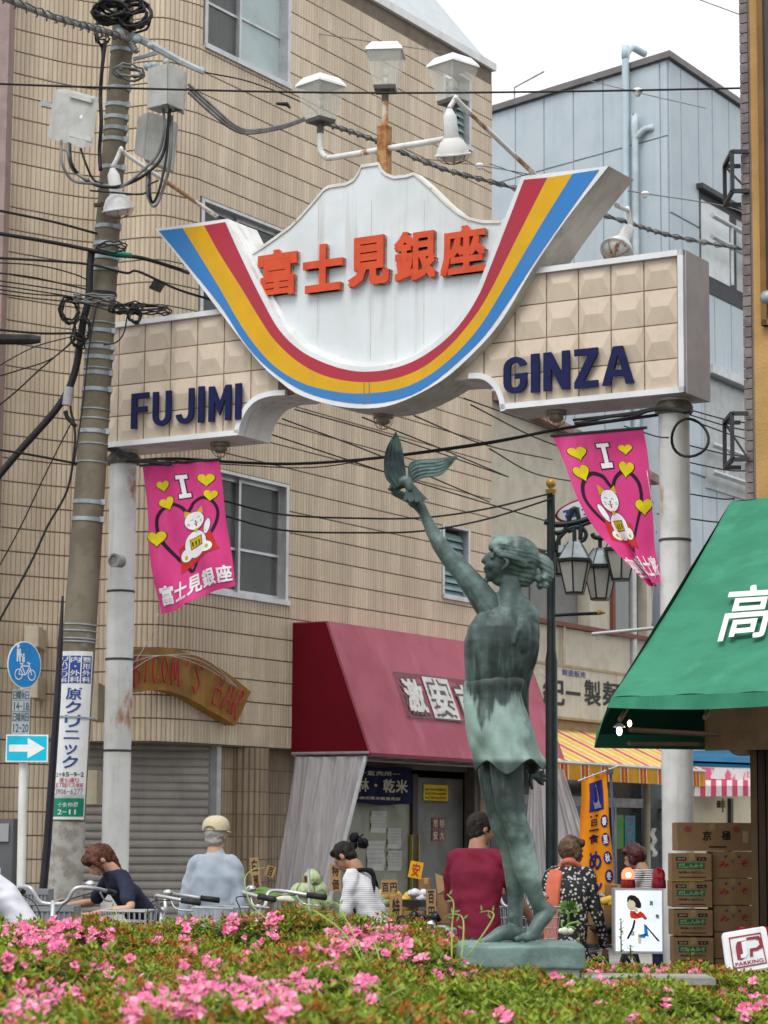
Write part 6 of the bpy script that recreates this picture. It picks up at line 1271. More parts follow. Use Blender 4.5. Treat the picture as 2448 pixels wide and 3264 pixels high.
# ================================================================ bronze statue
YS0 = 9.6
def Sp(px, py, dy=0.): return at(px, py, YS0+dy)
PX = .001263
bronze = mat('bronze', (.125, .182, .168), (.042, .064, .060), ns=3.6, rough=.46, metal=.15, lo=.38, hi=.60, streak=(.035, .055, .052), sk=(12, 12, 1.3), slo=.54, shi=.74, samt=.6, bump=.18, bs=60, rust=(.235, .335, .305), rs=3.0, rlo=.56, rhi=.72)
def patina_and_hem_shade(m):
    N, L = m.node_tree.nodes, m.node_tree.links; bs = N['Principled BSDF']; cur = bs.inputs['Base Color'].links[0].from_socket; tc = N.new('ShaderNodeTexCoord'); sp = N.new('ShaderNodeSeparateXYZ'); L.new(tc.outputs['Object'], sp.inputs[0])
    def nz(sc, st, w): mp = N.new('ShaderNodeMapping'); mp.inputs['Scale'].default_value = st; mp.inputs['Location'].default_value = (w, w, w); L.new(tc.outputs['Object'], mp.inputs[0]); t = N.new('ShaderNodeTexNoise'); t.inputs['Scale'].default_value = sc; t.inputs['Detail'].default_value = 5; L.new(mp.outputs[0], t.inputs[0]); return t.outputs[0]
    def mt(op, a, b_):
        n = N.new('ShaderNodeMath'); n.operation = op
        for i, q in enumerate((a, b_)):
            if isinstance(q, (int, float)): n.inputs[i].default_value = q
            else: L.new(q, n.inputs[i])
        return n.outputs[0]
    def rm(s_, lo, hi, a=0., b_=1.):
        r = N.new('ShaderNodeMapRange'); r.interpolation_type = 'SMOOTHSTEP'
        for i, q in enumerate((lo, hi, a, b_)): r.inputs[i+1].default_value = q
        L.new(s_, r.inputs[0]); return r.outputs[0]
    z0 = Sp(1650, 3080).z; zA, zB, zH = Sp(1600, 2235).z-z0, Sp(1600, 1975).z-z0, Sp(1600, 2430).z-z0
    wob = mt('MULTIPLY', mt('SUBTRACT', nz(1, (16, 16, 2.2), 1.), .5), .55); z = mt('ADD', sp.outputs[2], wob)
    band = mt('MULTIPLY', rm(z, zA-.05, zA+.05), rm(z, zB-.13, zB+.07, 1., 0.)); thigh_shade = mt('MULTIPLY', rm(z, zH-.20, zH-.06), rm(sp.outputs[2], zH-.01, zH+.02, 1., 0.))  # shade under the skirt hem painted onto the thighs; the torso band is patina
    strk = rm(nz(1, (30, 30, 2.), 7.), .36, .66); f_ = mt('MAXIMUM', mt('MULTIPLY', band, rm(strk, 0, 1, .95, .3)), mt('MULTIPLY', thigh_shade, .92))
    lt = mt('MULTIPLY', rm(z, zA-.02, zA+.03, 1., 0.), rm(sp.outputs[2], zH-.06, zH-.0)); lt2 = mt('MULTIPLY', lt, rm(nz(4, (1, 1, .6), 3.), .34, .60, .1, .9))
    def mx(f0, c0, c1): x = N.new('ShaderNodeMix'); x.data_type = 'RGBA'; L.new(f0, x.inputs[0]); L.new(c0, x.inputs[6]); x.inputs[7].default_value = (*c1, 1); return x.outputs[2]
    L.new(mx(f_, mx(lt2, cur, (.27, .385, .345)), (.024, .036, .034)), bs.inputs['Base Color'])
patina_and_hem_shade(bronze); bronze_l = bronze_d = bronze
wing_m = mat('bronze_wing', (.20, .29, .27), (.08, .12, .115), ns=8, rough=.5, metal=.15, streak=(.03, .045, .045), sk=(9, 9, 30))
st = thing('bronze_statue', 'green bronze statue of a girl in a short dress lifting a bird, seen from behind', 'statue', Sp(1650, 3080))
bd = ORGN()
LEGL = [Sp(1612, 2380, -.03), Sp(1618, 2480, -.03), Sp(1632, 2600, -.04), Sp(1660, 2680, -.03), Sp(1676, 2760, -.03), Sp(1704, 2850, -.03), Sp(1722, 2895, -.02)]
bd.limb(LEGL, [.072, .066, .055, .053, .052, .034, .030])
bd.limb([Sp(1724, 2885, -.02), Sp(1742, 2908, -.02), Sp(1716, 2945, -.035), Sp(1696, 2975, -.05), Sp(1678, 2990, -.06)], [.030, .032, .030, .026, .018])
bd.ball(Sp(1752, 2903, -.01), .026); bd.ball(Sp(1690, 2985, -.05), .022, (1.5, 1.2, .75))
for k, (x, dy) in enumerate(((1650, -.085), (1662, -.075), (1674, -.06), (1688, -.055), (1700, -.045))): bd.limb([Sp(x+22, 2982, dy+.02), Sp(x, 2993, dy-.012)], [.012, .0095 if k else .012], 8)
LEGD = [Sp(1578, 2380, .06), Sp(1580, 2480, .06), Sp(1600, 2610, .05), Sp(1628, 2690, .06), Sp(1642, 2760, .07), Sp(1644, 2860, .08), Sp(1640, 2920, .08)]
bd.limb(LEGD, [.074, .068, .054, .050, .050, .034, .031])
bd.limb([Sp(1655, 2975, .085), Sp(1630, 2972, .07), Sp(1596, 2976, .05), Sp(1566, 2992, .03), Sp(1542, 3000, .02)], [.028, .034, .030, .022, .014]); bd.limb([Sp(1640, 2915, .08), Sp(1648, 2985, .085)], [.032, .026])
for k, x in enumerate((1534, 1542, 1552, 1560)): bd.limb([Sp(x+22, 2994, .03+.012*k), Sp(x, 3001, .012+.012*k)], [.011, .009], 8)
# upper body skin under the dress
TP = [(2330, 1492, 1694), (2290, 1486, 1682), (2250, 1484, 1666), (2215, 1483, 1658), (2180, 1482, 1666), (2140, 1481, 1687), (2090, 1478, 1707), (2045, 1478, 1719), (2000, 1492, 1720), (1968, 1512, 1712), (1948, 1532, 1698), (1932, 1556, 1684), (1918, 1578, 1666)]
bd.loft([(Sp((l_+r_)/2, y_), (r_-l_)/2*PX, (r_-l_)/2*PX*(.66 if y_ > 1975 else .62), (1, .12, 0)) for y_, l_, r_ in TP])
bd.limb([Sp(1624, 1895), Sp(1655, 1925), Sp(1690, 1962)], [.036, .040, .040]); bd.limb([Sp(1618, 1895), Sp(1590, 1925), Sp(1560, 1945)], [.036, .042, .05])
bd.limb([Sp(1612, 1950), Sp(1626, 1890), Sp(1628, 1840, -.0)], [.062, .047, .044])
# shoulder blades, shoulders
bd.ball(Sp(1680, 1975, .0), .048, (1, .9, 1.1)); bd.ball(Sp(1565, 1945, .0), .055, (1.1, .9, 1)); bd.ball(Sp(1664, 2025, -.066), .048, (.8, .5, 1.6)); bd.ball(Sp(1568, 2005, -.058), .048, (.8, .5, 1.5)); bd.limb([Sp(1652, 2010, -.085), Sp(1636, 2050, -.088)], [.012, .010], 8); bd.limb([Sp(1584, 1995, -.085), Sp(1600, 2040, -.083)], [.012, .010], 8)
# raised arm
bd.limb([Sp(1566, 1945, 0), Sp(1520, 1880, .0), Sp(1477, 1826, .01), Sp(1436, 1782, .02), Sp(1400, 1732, .03), Sp(1366, 1668, .05), Sp(1347, 1628, .06)], [.060, .051, .0445, .0385, .0335, .0235, .021])
bd.limb([Sp(1348, 1630, .06), Sp(1332, 1606, .06), Sp(1312, 1588, .05)], [.022, .027, .024]); bd.ball(Sp(1322, 1600, .05), .028, (1.1, .7, .9))
for k in range(4): bd.limb([Sp(1316-2*k, 1592+3*k, .03+.014*k), Sp(1290-3*k, 1577+3*k, .02+.014*k), Sp(1266-4*k, 1566+2*k, .02+.014*k), Sp((1250, 1240, 1246, 1256)[k], 1556+2*k, .025+.014*k)], [.011, .0105, .0095, .0075], 8)
bd.limb([Sp(1330, 1598, .02), Sp(1312, 1568, .0), Sp(1296, 1552, -.005)], [.013, .011, .008], 8)
# lowered arm held in front, hand showing below the hem
bd.limb([Sp(1684, 1970, .0), Sp(1686, 2080, .08), Sp(1660, 2190, .12), Sp(1668, 2320, .14), Sp(1690, 2425, .12)], [.046, .040, .034, .030, .023])
bd.ball(Sp(1700, 2458, .11), .030, (.9, .6, 1.15))
for k in range(4): bd.limb([Sp(1704+2*k, 2466-6*k+10, .10+.004*k), Sp(1720+2*k, 2480-9*k+12, .09+.004*k), Sp((1730, 1737, 1738, 1732)[k], 2500-14*k, .08+.005*k)], [.011, .010, .0075], 8)
bd.limb([Sp(1694, 2470, .09), Sp(1690, 2492, .08), Sp(1696, 2512, .08)], [.012, .010, .008], 8)
# head: skull, face in profile looking up left
bd.ball(Sp(1636, 1782), .086, (1.0, .86, 1.0)); bd.ball(Sp(1590, 1800), .058, (1.0, .86, 1.15)); bd.ball(Sp(1578, 1832), .036, (1.15, .85, .8)); bd.ball(Sp(1562, 1842), .018, (1.1, 1, .9))
bd.limb([Sp(1630, 1840), Sp(1588, 1848)], [.035, .026])
bd.limb([Sp(1556, 1768), Sp(1546, 1782), Sp(1540, 1789)], [.009, .011, .0095], 10); bd.ball(Sp(1552, 1792), .011); bd.ball(Sp(1549, 1812), .012, (1, 1.3, .6)); bd.ball(Sp(1552, 1821), .012, (1, 1.2, .65)); bd.ball(Sp(1571, 1768, -.03), .016, (1, .8, .55)); bd.ball(Sp(1570, 1776, -.042), .011)
bd.ball(Sp(1568, 1802, -.03), .022, (1, .8, 1))
bd.limb([Sp(1607, 1780, -.073), Sp(1619, 1790, -.082), Sp(1613, 1806, -.082), Sp(1603, 1814, -.074)], [.008, .009, .009, .007], 8)
hair = ORGN()
hair.ball(Sp(1648, 1778), .092, (1.0, .88, .98)); hair.ball(Sp(1620, 1745), .068, (1.15, 1., .72)); hair.ball(Sp(1668, 1822), .055, (1, .9, 1.2)); hair.ball(Sp(1590, 1742, -.0), .040, (1.1, 1.1, .8))
hair.limb([Sp(1580, 1722), Sp(1592, 1716), Sp(1610, 1722)], [.018, .020, .016], 8); hair.limb([Sp(1582, 1752, -.045), Sp(1600, 1770, -.06), Sp(1632, 1778, -.075), Sp(1668, 1800, -.06)], [.014, .017, .018, .02], 8)
hair.limb([Sp(1584, 1735, .03), Sp(1580, 1760, .04)], [.014, .01], 8)
hair.limb([Sp(1704, 1788, 0), Sp(1722, 1784, 0), Sp(1740, 1800, 0), Sp(1746, 1836, 0), Sp(1738, 1852, 0)], [.016, .024, .030, .026, .02])
rn = random.Random(5)
for k in range(12): c = Sp(1728+rn.uniform(-14, 20), 1852+rn.uniform(-14, 16), rn.uniform(-.02, .02)); hair.ball(c, rn.uniform(.010, .017))
# dress
prof = [(2150, 1506, 1658), (2165, 1488, 1668), (2180, 1478, 1668), (2195, 1477, 1664), (2205, 1478, 1661), (2215, 1479, 1661), (2225, 1479, 1663), (2235, 1480, 1665), (2243, 1480, 1667), (2250, 1480, 1669), (2290, 1483, 1684), (2330, 1487, 1698), (2365, 1494, 1704), (2395, 1502, 1712), (2420, 1510, 1724), (2440, 1516, 1736)]
def dress_ring(i, n=72, inn=0.):
    y, x0, x1 = prof[i]; c = Sp((x0+x1)/2, y); rx = (x1-x0)/2*PX*(YS0/9.6)-inn; ry = rx*(.67+.27*max(0, (y-2215)/225.)**1.3)+.004; rx += .003; out = []; k_ = max(0, (y-2200)/240.)
    for k in range(n):
        t = 2*pi*k/n; f = 1+k_*.05*sin(5*t+.8)+k_*.03*sin(11*t+2)+.012*sin(9*t+y*.012); 
        fold = .010*k_*max(0, sin(3*t+y*.01))
        z = 0
        if i > 12: z = [.0, .35, .7, 1.][i-12]*(.026*sin(5*t+2.6)+.012*sin(2*t+1.0)-.004)
        q = c+Vector((rx*cos(t)*(1+(f-1)*.15), -(ry*f+fold)*sin(t)*1.0, z)); out.append(q)
    return out
g = MB(); n = 72; rings = [dress_ring(i) for i in range(len(prof))]
# smooth vertical resampling
R2 = []
for k in range(n):
    R2.append(crom([r[k] for r in rings], 4))
m_ = len(R2[0]); 
def displ(p, t, j):
    s = j/m_; a = noise.noise(Vector((p.x*9, p.z*5, 0)))*.006*min(1, s*2.2)+noise.noise(Vector((p.x*22+p.z*20, p.z*9, 0)))*.003
    # long skirt folds on the back
    a += abs(sin(t))**1.5*((.016*abs(sin(p.x*26+p.z*12+3*noise.noise(Vector((p.x*3, 1, p.z*3)))))-.008)+.004*sin(p.x*80-p.z*22))*min(1, s*1.3)*(.4+abs(noise.noise(Vector((p.x*5, 0, p.z*4))))*1.6)
    # ribs / shoulder blade line
    return a
vs = []
for j in range(m_):
    for k in range(n):
        t = 2*pi*k/n; p = R2[k][j]; o = Vector((cos(t), -sin(t)*1.2, 0)).normalized(); vs.append(p+o*displ(p, t, j))
fs = [(j*n+k, (j+1)*n+k, (j+1)*n+(k+1) % n, j*n+(k+1) % n) for j in range(m_-1) for k in range(n)]+[tuple(range(n))]
vi = [v*1.0 for v in vs[(m_-22)*n:]]; cen = Sp(1615, 2400)
vi = [Vector((cen.x+(v.x-cen.x)*.95, cen.y+(v.y-cen.y)*.93, v.z+.003)) for v in vi]; b0_ = len(vs); mi_ = 22
fs2 = [(b0_+j*n+k, b0_+j*n+(k+1) % n, b0_+(j+1)*n+(k+1) % n, b0_+(j+1)*n+k) for j in range(mi_-1) for k in range(n)]
fs3 = [((m_-1)*n+k, b0_+(mi_-1)*n+k, b0_+(mi_-1)*n+(k+1) % n, (m_-1)*n+(k+1) % n) for k in range(n)]
dress_v, dress_f = vs+vi, fs+fs2+fs3
# bird
brd = ORGN(); brd.limb([Sp(1262, 1556, .02), Sp(1278, 1540, .01), Sp(1298, 1535, 0), Sp(1306, 1560, -.01)], [.016, .026, .024, .015]); brd.ball(Sp(1252, 1553, .02), .016)
rs_ = fuse([(bd, .0045, 3), (hair, .005, 2), (brd, .004, 2)])
def bdef(v): return v+Vector((noise.noise(v*26), noise.noise(v*26+Vector((5, 0, 0))), 0))*.0022
def hdef(v):
    s = sin((v.x*.28+v.z)*400+noise.noise(v*9)*9)*.0016; return v+Vector((noise.noise(v*30)*.003, s*.8, s+noise.noise(v*40)*.002))
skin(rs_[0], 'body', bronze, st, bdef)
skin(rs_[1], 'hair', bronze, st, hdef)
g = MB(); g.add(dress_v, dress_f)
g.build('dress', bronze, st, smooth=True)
bo = skin(rs_[2], 'bird', bronze_d, st)
def wing(top_e, bot_e, nm, th, ridges, m, tilt):
    T_, B_ = crom([Sp(*p) for p in top_e], 6), crom([Sp(*p) for p in bot_e], 6); g = MB(); nu = 28; nv = 10
    def pl(C, t): t = t*(len(C)-1); i = min(int(t), len(C)-2); return C[i].lerp(C[i+1], t-i)
    def F(s): return lambda u, v: pl(T_, u).lerp(pl(B_, u), v)+Vector((0, s*th*(1-.6*u)*sin(pi*min(max(v, .06), .94))+.004*sin(v*ridges+u*2)*(s if 1 else 1), .0015*sin(v*ridges)))
    g.grid(F(-1), nu, 30); g.grid(F(1), nu, 30, flip=True); return g.build(nm, m, bo, smooth=True)
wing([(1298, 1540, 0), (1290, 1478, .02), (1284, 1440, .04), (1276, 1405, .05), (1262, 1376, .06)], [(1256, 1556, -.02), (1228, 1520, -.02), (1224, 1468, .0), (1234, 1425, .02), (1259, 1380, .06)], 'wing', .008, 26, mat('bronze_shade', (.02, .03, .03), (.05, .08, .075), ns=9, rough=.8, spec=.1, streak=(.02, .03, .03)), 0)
wing([(1300, 1500, .0), (1305, 1478, .0), (1330, 1466, .01), (1400, 1462, .03), (1463, 1451, .06)], [(1306, 1560, .0), (1320, 1538, .0), (1352, 1524, .01), (1410, 1512, .03), (1460, 1456, .06)], 'wing', .008, 34, wing_m, 0)
g = MB(); ap = Sp(1304, 1528, -.01); nfe = 14
L_ = [Sp(1284+83*k/nfe, 1592+4*sin(k*1.9)+6*sin(pi*k/nfe), -.03+.02*k/nfe) for k in range(nfe+1)]
for d_ in (0, .006): g.add([ap+Vector((0, d_, 0))]+[p+Vector((0, d_+.003*(k % 2), 0)) for k, p in enumerate(L_)], [(0, k+1, k+2) if d_ == 0 else (0, k+2, k+1) for k in range(nfe)])
g.build('tail', bronze_l, bo)
# plinth
pl_ = ORGN(); zt_ = Sp(1600, 3003).z; zb_3 = Sp(1600, 3088, -.2).z; x0, x1 = Sp(1462, 3040, -.1).x, Sp(1862, 3040, -.1).x
pl_.mb.box(((x0+x1)/2, YS0+.02, (zt_+zb_3)/2-.002), (x1-x0, .44, zt_-zb_3))
pv = fuse([(pl_, .008, 8)])[0]
skin(pv, 'plinth', mat('bronze_base', (.17, .255, .235), (.11, .17, .16), ns=5, rough=.55, metal=.1, streak=(.07, .11, .105), sk=(6, 6, 6), slo=.55, shi=.7, bump=.4, bs=30, rust=(.24, .34, .31), rs=3), st, lambda v: v+Vector((noise.noise(v*7)*.010, noise.noise(v*6+Vector((3, 0, 0)))*.008, noise.noise(v*9)*.006)))
g = MB(); g.box(((x0+x1)/2+.05, YS0+.05, zb_3/2-.02), (x1-x0+.25, .62, zb_3-.05)); g.box(((x0+x1)/2, YS0+.02, zb_3-.02), (x1-x0-.05, .40, .06)); o = g.build('statue_pedestal', mat('concrete', (.30, .29, .27), (.23, .22, .2), ns=5, rough=.9, bump=.4)); tag(o, 'low concrete pedestal block under the bronze statue, mostly hidden by shrubs', 'pedestal')
# ================================================================ people
mat('skin', (.50, .29, .19), (.44, .25, .165), ns=6, rough=.55); mat('skin_tan', (.36, .19, .115), (.31, .16, .10), ns=6, rough=.55)
def person(label, px, py_top, Y, H, yaw, lean=0., headpitch=0., arms=None, build=1., top='shirt', topm=None, pants=None, legs='trousers', hair='short', hairm=None, skinm='skin', cap=None, sleeve='short', headyaw=0., extra=None, legspread=.09, group=None, legsp=None):
    """yaw: direction the person faces, degrees, 0 = away from the camera, 90 = picture left"""
    q = at(px, py_top, Y); T = thing('person', label, 'person', (0, 0, 0))
    hz, kz, az_ = .50*H, .28*H, .05*H; sh = .315*H; L = R(lean)
    F = Vector((0, 1, 0)); S = Vector((1, 0, 0))   # forward, right
    hip = Vector((0, 0, hz)); up = Vector((0, sin(L), cos(L))); fw = Vector((0, cos(L), -sin(L)))
    chest = hip+up*(sh*.72)+fw*.0; neck = hip+up*sh; hp = L*.5+R(headpitch); hu = Vector((0, sin(hp), cos(hp))); hf = Vector((0, cos(hp), -sin(hp)))
    hy = R(headyaw); hS = S*cos(hy)+hf*sin(hy)*1.; hf2 = (hf*cos(hy)-S*sin(hy)).normalized(); hS = hf2.cross(hu).normalized()
    head = neck+hu*(.069*H)+up*.004+hf*.012; w = .083*H*build
    HM = Matrix((hS, hf2, hu)).transposed()
    hd = lambda x, y, z: head+HM @ Vector((x, y, z))*.86
    b = ORGN(); s_ = H/1.62*.86
    b.ball(head+hu*.012, .082*s_, (.88, 1.04, 1.1), HM); b.ball(hd(0, .028, -.035), .062*s_, (.9, 1, 1.05), HM); b.ball(hd(0, .062, -.085), .028*s_, (1, .8, .8), HM)
    b.limb([hd(0, .085, .0), hd(0, .102, -.03)], [.008, .013], 8); b.ball(hd(0, .088, -.06), .016, (1.4, .7, .6), HM)
    for sd in (-1, 1): b.ball(hd(.076*sd, -.005, -.015), .020, (.35, .8, 1.25), HM); b.ball(hd(.03*sd, .078, .005), .014, (1.2, .6, .6), HM)
    b.limb([neck-up*.05, neck+up*.02, head-hu*.05], [.068*s_, .058*s_, .056*s_])
    b.loft([(hip, w*.80, w*.58, S), (hip+up*sh*.35, w*.76, w*.52, S), (chest, w*.95, w*.60, S), (neck-up*.075, w*.85, w*.42, S), (neck-up*.015, w*.35, w*.3, S)])
    ar = []
    for sd, A_ in zip((-1, 1), arms or (((-8, 5), (10, 5)), ((8, 5), (10, 5)))):
        shd = neck-up*.088*s_+S*sd*w*.96; (e1, a1), (e2, a2) = A_  # (swing forward deg, out deg)
        def dr(fwd, out): return (Vector((0, sin(R(fwd)), -cos(R(fwd))))*cos(R(out))+S*sd*sin(R(out)))
        d1 = dr(e1, a1); el = shd+d1*.175*H; d2 = dr(e2, a2); wr = el+d2*.145*H
        b.limb([shd, shd.lerp(el, .5), el, el.lerp(wr, .4), wr], [.038*s_, .038*s_, .033*s_, .032*s_, .022*s_]); ar.append((shd, el, wr, d2, sd))
        side = S*(-sd); pn = d2.cross(side).normalized(); b.ball(wr+d2*.045, .036*s_, (.75, .55, 1.15), Matrix((side, pn, d2)).transposed() if abs(side.dot(d2)) < .9 else None)
        for k in range(4): 
            c0 = wr+d2*.075+pn*(-.026+.017*k); b.limb([c0, c0+d2*.028+side*.006, c0+d2*(.05-.006*abs(k-1.3))+side*.022], [.0095, .0088, .0075], 8)
        b.limb([wr+d2*.03+pn*.022, wr+d2*.055+pn*.045+side*.01, wr+d2*.085+pn*.045+side*.02], [.011, .0098, .008], 8)
    lg = []
    for k, sd in enumerate((-1, 1)):
        fwd = (legsp or (0, 0))[k]; h0 = hip+S*sd*.052*H; kn = Vector((sd*legspread*.8, fwd*.35, kz+abs(fwd)*.1)); an = Vector((sd*legspread*.85, fwd*.5, az_)); lg.append((h0, kn, an))
        b.limb([h0, kn, kn.lerp(an, .35), an], [.075*s_, .052*s_, .050*s_, .032*s_]); b.limb([an-K*.02-F*.03, an+F*.07-K*.045, an+F*.15-K*.055], [.034, .034, .024])
    G = [(b, .0075, 3)]; names = [('body', MAT[skinm])]
    t_ = ORGN(); ex = .014
    t_.loft([(hip-up*.10, w*.93+ex, w*.70+ex, S), (hip, w*.90+ex, w*.68+ex, S), (hip+up*sh*.35, w*.86+ex, w*.62+ex, S), (chest, w*1.0+ex, w*.66+ex, S), (neck-up*.085, w*.86+ex, w*.50+ex, S), (neck-up*.045, w*.60+ex, w*.42+ex, S), (neck-up*.004, w*.40+ex, w*.36+ex, S)])
    for shd, el, wr, d2, sd in ar:
        if sleeve == 'short': t_.limb([neck-up*.05*s_+S*sd*w*.45, shd-S*sd*.01+up*.012, shd.lerp(el, .4), shd.lerp(el, .78)], [.048*s_, .058*s_, .058*s_, .057*s_])
        else: t_.limb([neck-up*.05*s_+S*sd*w*.45, shd-S*sd*.01+up*.012, shd.lerp(el, .5), el, el.lerp(wr, .9)], [.048*s_, .058*s_, .054*s_, .048*s_, .036*s_])
    if sleeve == 'long' or top == 'polo': t_.limb([neck-up*.03, neck+up*.012], [.062*s_, .058*s_])
    G.append((t_, .010, 4)); names.append(('shirt', topm))
    p_ = ORGN()
    if legs == 'skirt': p_.loft([(Vector((0, -.02, az_+.12)), .21, .20, S), (Vector((0, 0, kz)), .20, .19, S), (hip+K*.02, w*.95, w*.78, S)])
    else:
        p_.loft([(hip-K*.06, w*.97, w*.76, S), (hip+up*.06, w*.88, w*.68, S)])
        for h0, kn, an in lg:
            if legs == 'shorts': p_.limb([h0, h0.lerp(kn, .85)], [.088*s_, .080*s_])
            else: p_.limb([h0, kn, an+K*.03], [.090*s_, .070*s_, .058*s_])
    G.append((p_, .012, 4)); names.append((legs, pants))
    if hair:
        h_ = ORGN(); h_.ball(hd(0, -.012, .024), .089*s_, (.95, 1.02, 1.05), HM); h_.ball(hd(0, -.04, -.028), .066*s_, (1.05, .75, 1.05), HM)
        if hair == 'bob': h_.ball(hd(0, -.025, .0), .096*s_, (1.0, 1.0, .95), HM); h_.ball(hd(.06, .005, -.03), .04, (.6, 1, 1.2), HM); h_.ball(hd(-.06, .005, -.03), .04, (.6, 1, 1.2), HM); h_.ball(hd(0, .055, .06), .05, (1.3, .7, .7), HM)
        if hair == 'pony':
            h_.ball(hd(0, .05, .05), .055, (1.25, .8, .8), HM); q0 = hd(0, -.075, .055); Bk = (hd(0, -.2, .0)-hd(0, 0, 0)); Bk.z = 0; Bk.normalize(); h_.limb([q0, q0+Bk*.05+K*-.02, q0+Bk*.10+K*-.09, q0+Bk*.15+K*-.17, q0+Bk*.21+K*-.22], [.025, .036, .034, .026, .010])
            for sd in (-1, 1): h_.limb([hd(.07*sd, .05, .04), hd(.082*sd, .045, -.03), hd(.078*sd, .055, -.10)], [.018, .015, .007])
        if hair == 'short': h_.ball(hd(0, .045, .062), .045, (1.3, .8, .6), HM)
        G.append((h_, .008, 2)); names.append(('hair', hairm))
    if extra:
        for nm_, fn_, m_x in extra: e_ = ORGN(); fn_(e_, dict(hip=hip, up=up, fw=fw, S=S, chest=chest, neck=neck, hd=hd, HM=HM, w=w, sh=sh, ar=ar, s=s_)); G.append((e_, .008, 3)); names.append((nm_, m_x))
    res = fuse(G); M3 = Matrix.Rotation(R(yaw), 3, 'Z'); topz = max(v.z for v in res[0][0]); cx = M3 @ head
    base = Vector((q.x-cx.x, Y-cx.y, 0)); sc_ = q.z/(topz+(.02 if hair or cap else 0))
    T.location = Vector((q.x-cx.x*sc_, Y-cx.y*sc_, 0)); ORG[T.name] = Vector((0, 0, 0)); T.scale = (sc_,)*3
    rf = random.Random(int(px))
    for (vs_, fs_), (nm_, m_x) in zip(res, names):
        if nm_ in ('shirt', 'trousers', 'shorts', 'skirt'): vs_ = [v+Vector((noise.noise(v*11+Vector((px, 0, 0))), noise.noise(v*11+Vector((0, px, 0))), 0))*.013+Vector((noise.noise(Vector((v.x*14, v.y*14, v.z*24+v.x*6))), noise.noise(Vector((v.x*12, v.y*9, v.z*22+v.x*5))), 0))*.006 for v in vs_]
        if nm_ == 'hair': vs_ = [v+Vector((noise.noise(v*55), noise.noise(v*55+Vector((9, 0, 0))), noise.noise(v*40)))*.006 for v in vs_]
        g = MB(); g.add([M3 @ v for v in vs_], fs_); g.build(nm_, m_x, T, smooth=True)
    if cap:
        g = MB(); c = hd(0, -.006, .045); r = .100*s_
        prof_ = [(r*1.0, -.012), (r*1.02, .012), (r*.95, .042), (r*.74, .066), (r*.4, .080), (0, .083)]; ax = M3 @ hu
        g.lathe(M3 @ c, prof_, 22, axis=tuple(ax)); g.build('cap', cap, T, smooth=True)
        g = MB(); g.prism([M3 @ (hd(.07*cos(t), .075+.085*sin(t), .028-.01*abs(cos(t)))) for t in [pi*i/10 for i in range(11)]], (M3 @ hu)*.006); g.build('cap_peak', cap, T)
        g = MB(); g.tube([M3 @ hd(.045*cos(t)*1., -.108-.004*sin(t), .03+.03*sin(t)) for t in [pi*i/8 for i in range(9)]], .004, 5); g.build('cap_strap', mat('cap_shade', (.16, .15, .13)), T)
    # eyes and brows
    g = MB()
    for sd in (-1, 1): g.ball(M3 @ hd(.030*sd*s_, .092*s_, .008*s_), .009, 8, sc=(1.2, .7, .6))
    g.build('eyes', mat('eye_dark', (.02, .015, .012), rough=.3), T)
    return T
mat('hair_black', (.010, .008, .007), (.022, .018, .015), ns=25, st=(1, 1, .3), rough=.6, spec=.15); mat('hair_brown', (.055, .020, .012), (.11, .042, .022), ns=25, st=(1, 1, .3), rough=.5, spec=.2); mat('hair_ash', (.075, .042, .025), (.14, .09, .06), ns=22, rough=.6, spec=.15); mat('hair_red', (.05, .010, .012), (.08, .02, .02), ns=22, rough=.5)
mat('shirt_grey', (.30, .345, .40), (.26, .30, .355), ns=5, rough=.85, sheen=.3); mat('navy_tee', (.02, .022, .045), (.03, .032, .06), ns=5, rough=.85); mat('maroon_tee', (.17, .016, .036), (.135, .013, .03), ns=4, rough=.9); mat('dark_teal', (.012, .035, .040), (.008, .02, .024), rough=.85); mat('denim', (.06, .12, .21), (.045, .09, .16), ns=9, rough=.85); mat('apron_black', (.014, .014, .018), rough=.85); mat('khaki', (.20, .17, .13), rough=.85); mat('white_shirt', (.66, .66, .72), (.6, .6, .66), ns=4, rough=.85); mat('navy_trouser', (.018, .022, .05), (.014, .016, .035), rough=.85); mat('coral', (.55, .15, .09), (.48, .12, .075), ns=5, rough=.85)
def stripes(name, ca, cb, freq, thr):
    m = mat(name, ca, rough=.85); N, L = m.node_tree.nodes, m.node_tree.links; tc = N.new('ShaderNodeTexCoord'); w = N.new('ShaderNodeTexWave'); w.bands_direction = 'Z'; w.inputs['Scale'].default_value = freq; w.inputs['Distortion'].default_value = 1.2; w.inputs['Detail Scale'].default_value = .6
    L.new(tc.outputs['Object'], w.inputs[0]); r = N.new('ShaderNodeMapRange'); r.inputs[1].default_value = thr; r.inputs[2].default_value = thr+.12; L.new(w.outputs['Fac'], r.inputs[0]); x = N.new('ShaderNodeMix'); x.data_type = 'RGBA'; L.new(r.outputs[0], x.inputs[0]); x.inputs[6].default_value = (*ca, 1); x.inputs[7].default_value = (*cb, 1); L.new(x.outputs[2], N['Principled BSDF'].inputs['Base Color']); return m
stripes('stripe_tee', (.64, .64, .65), (.36, .37, .40), 24, .70); stripes('stripe_black', (.60, .60, .60), (.05, .055, .06), 20, .45)
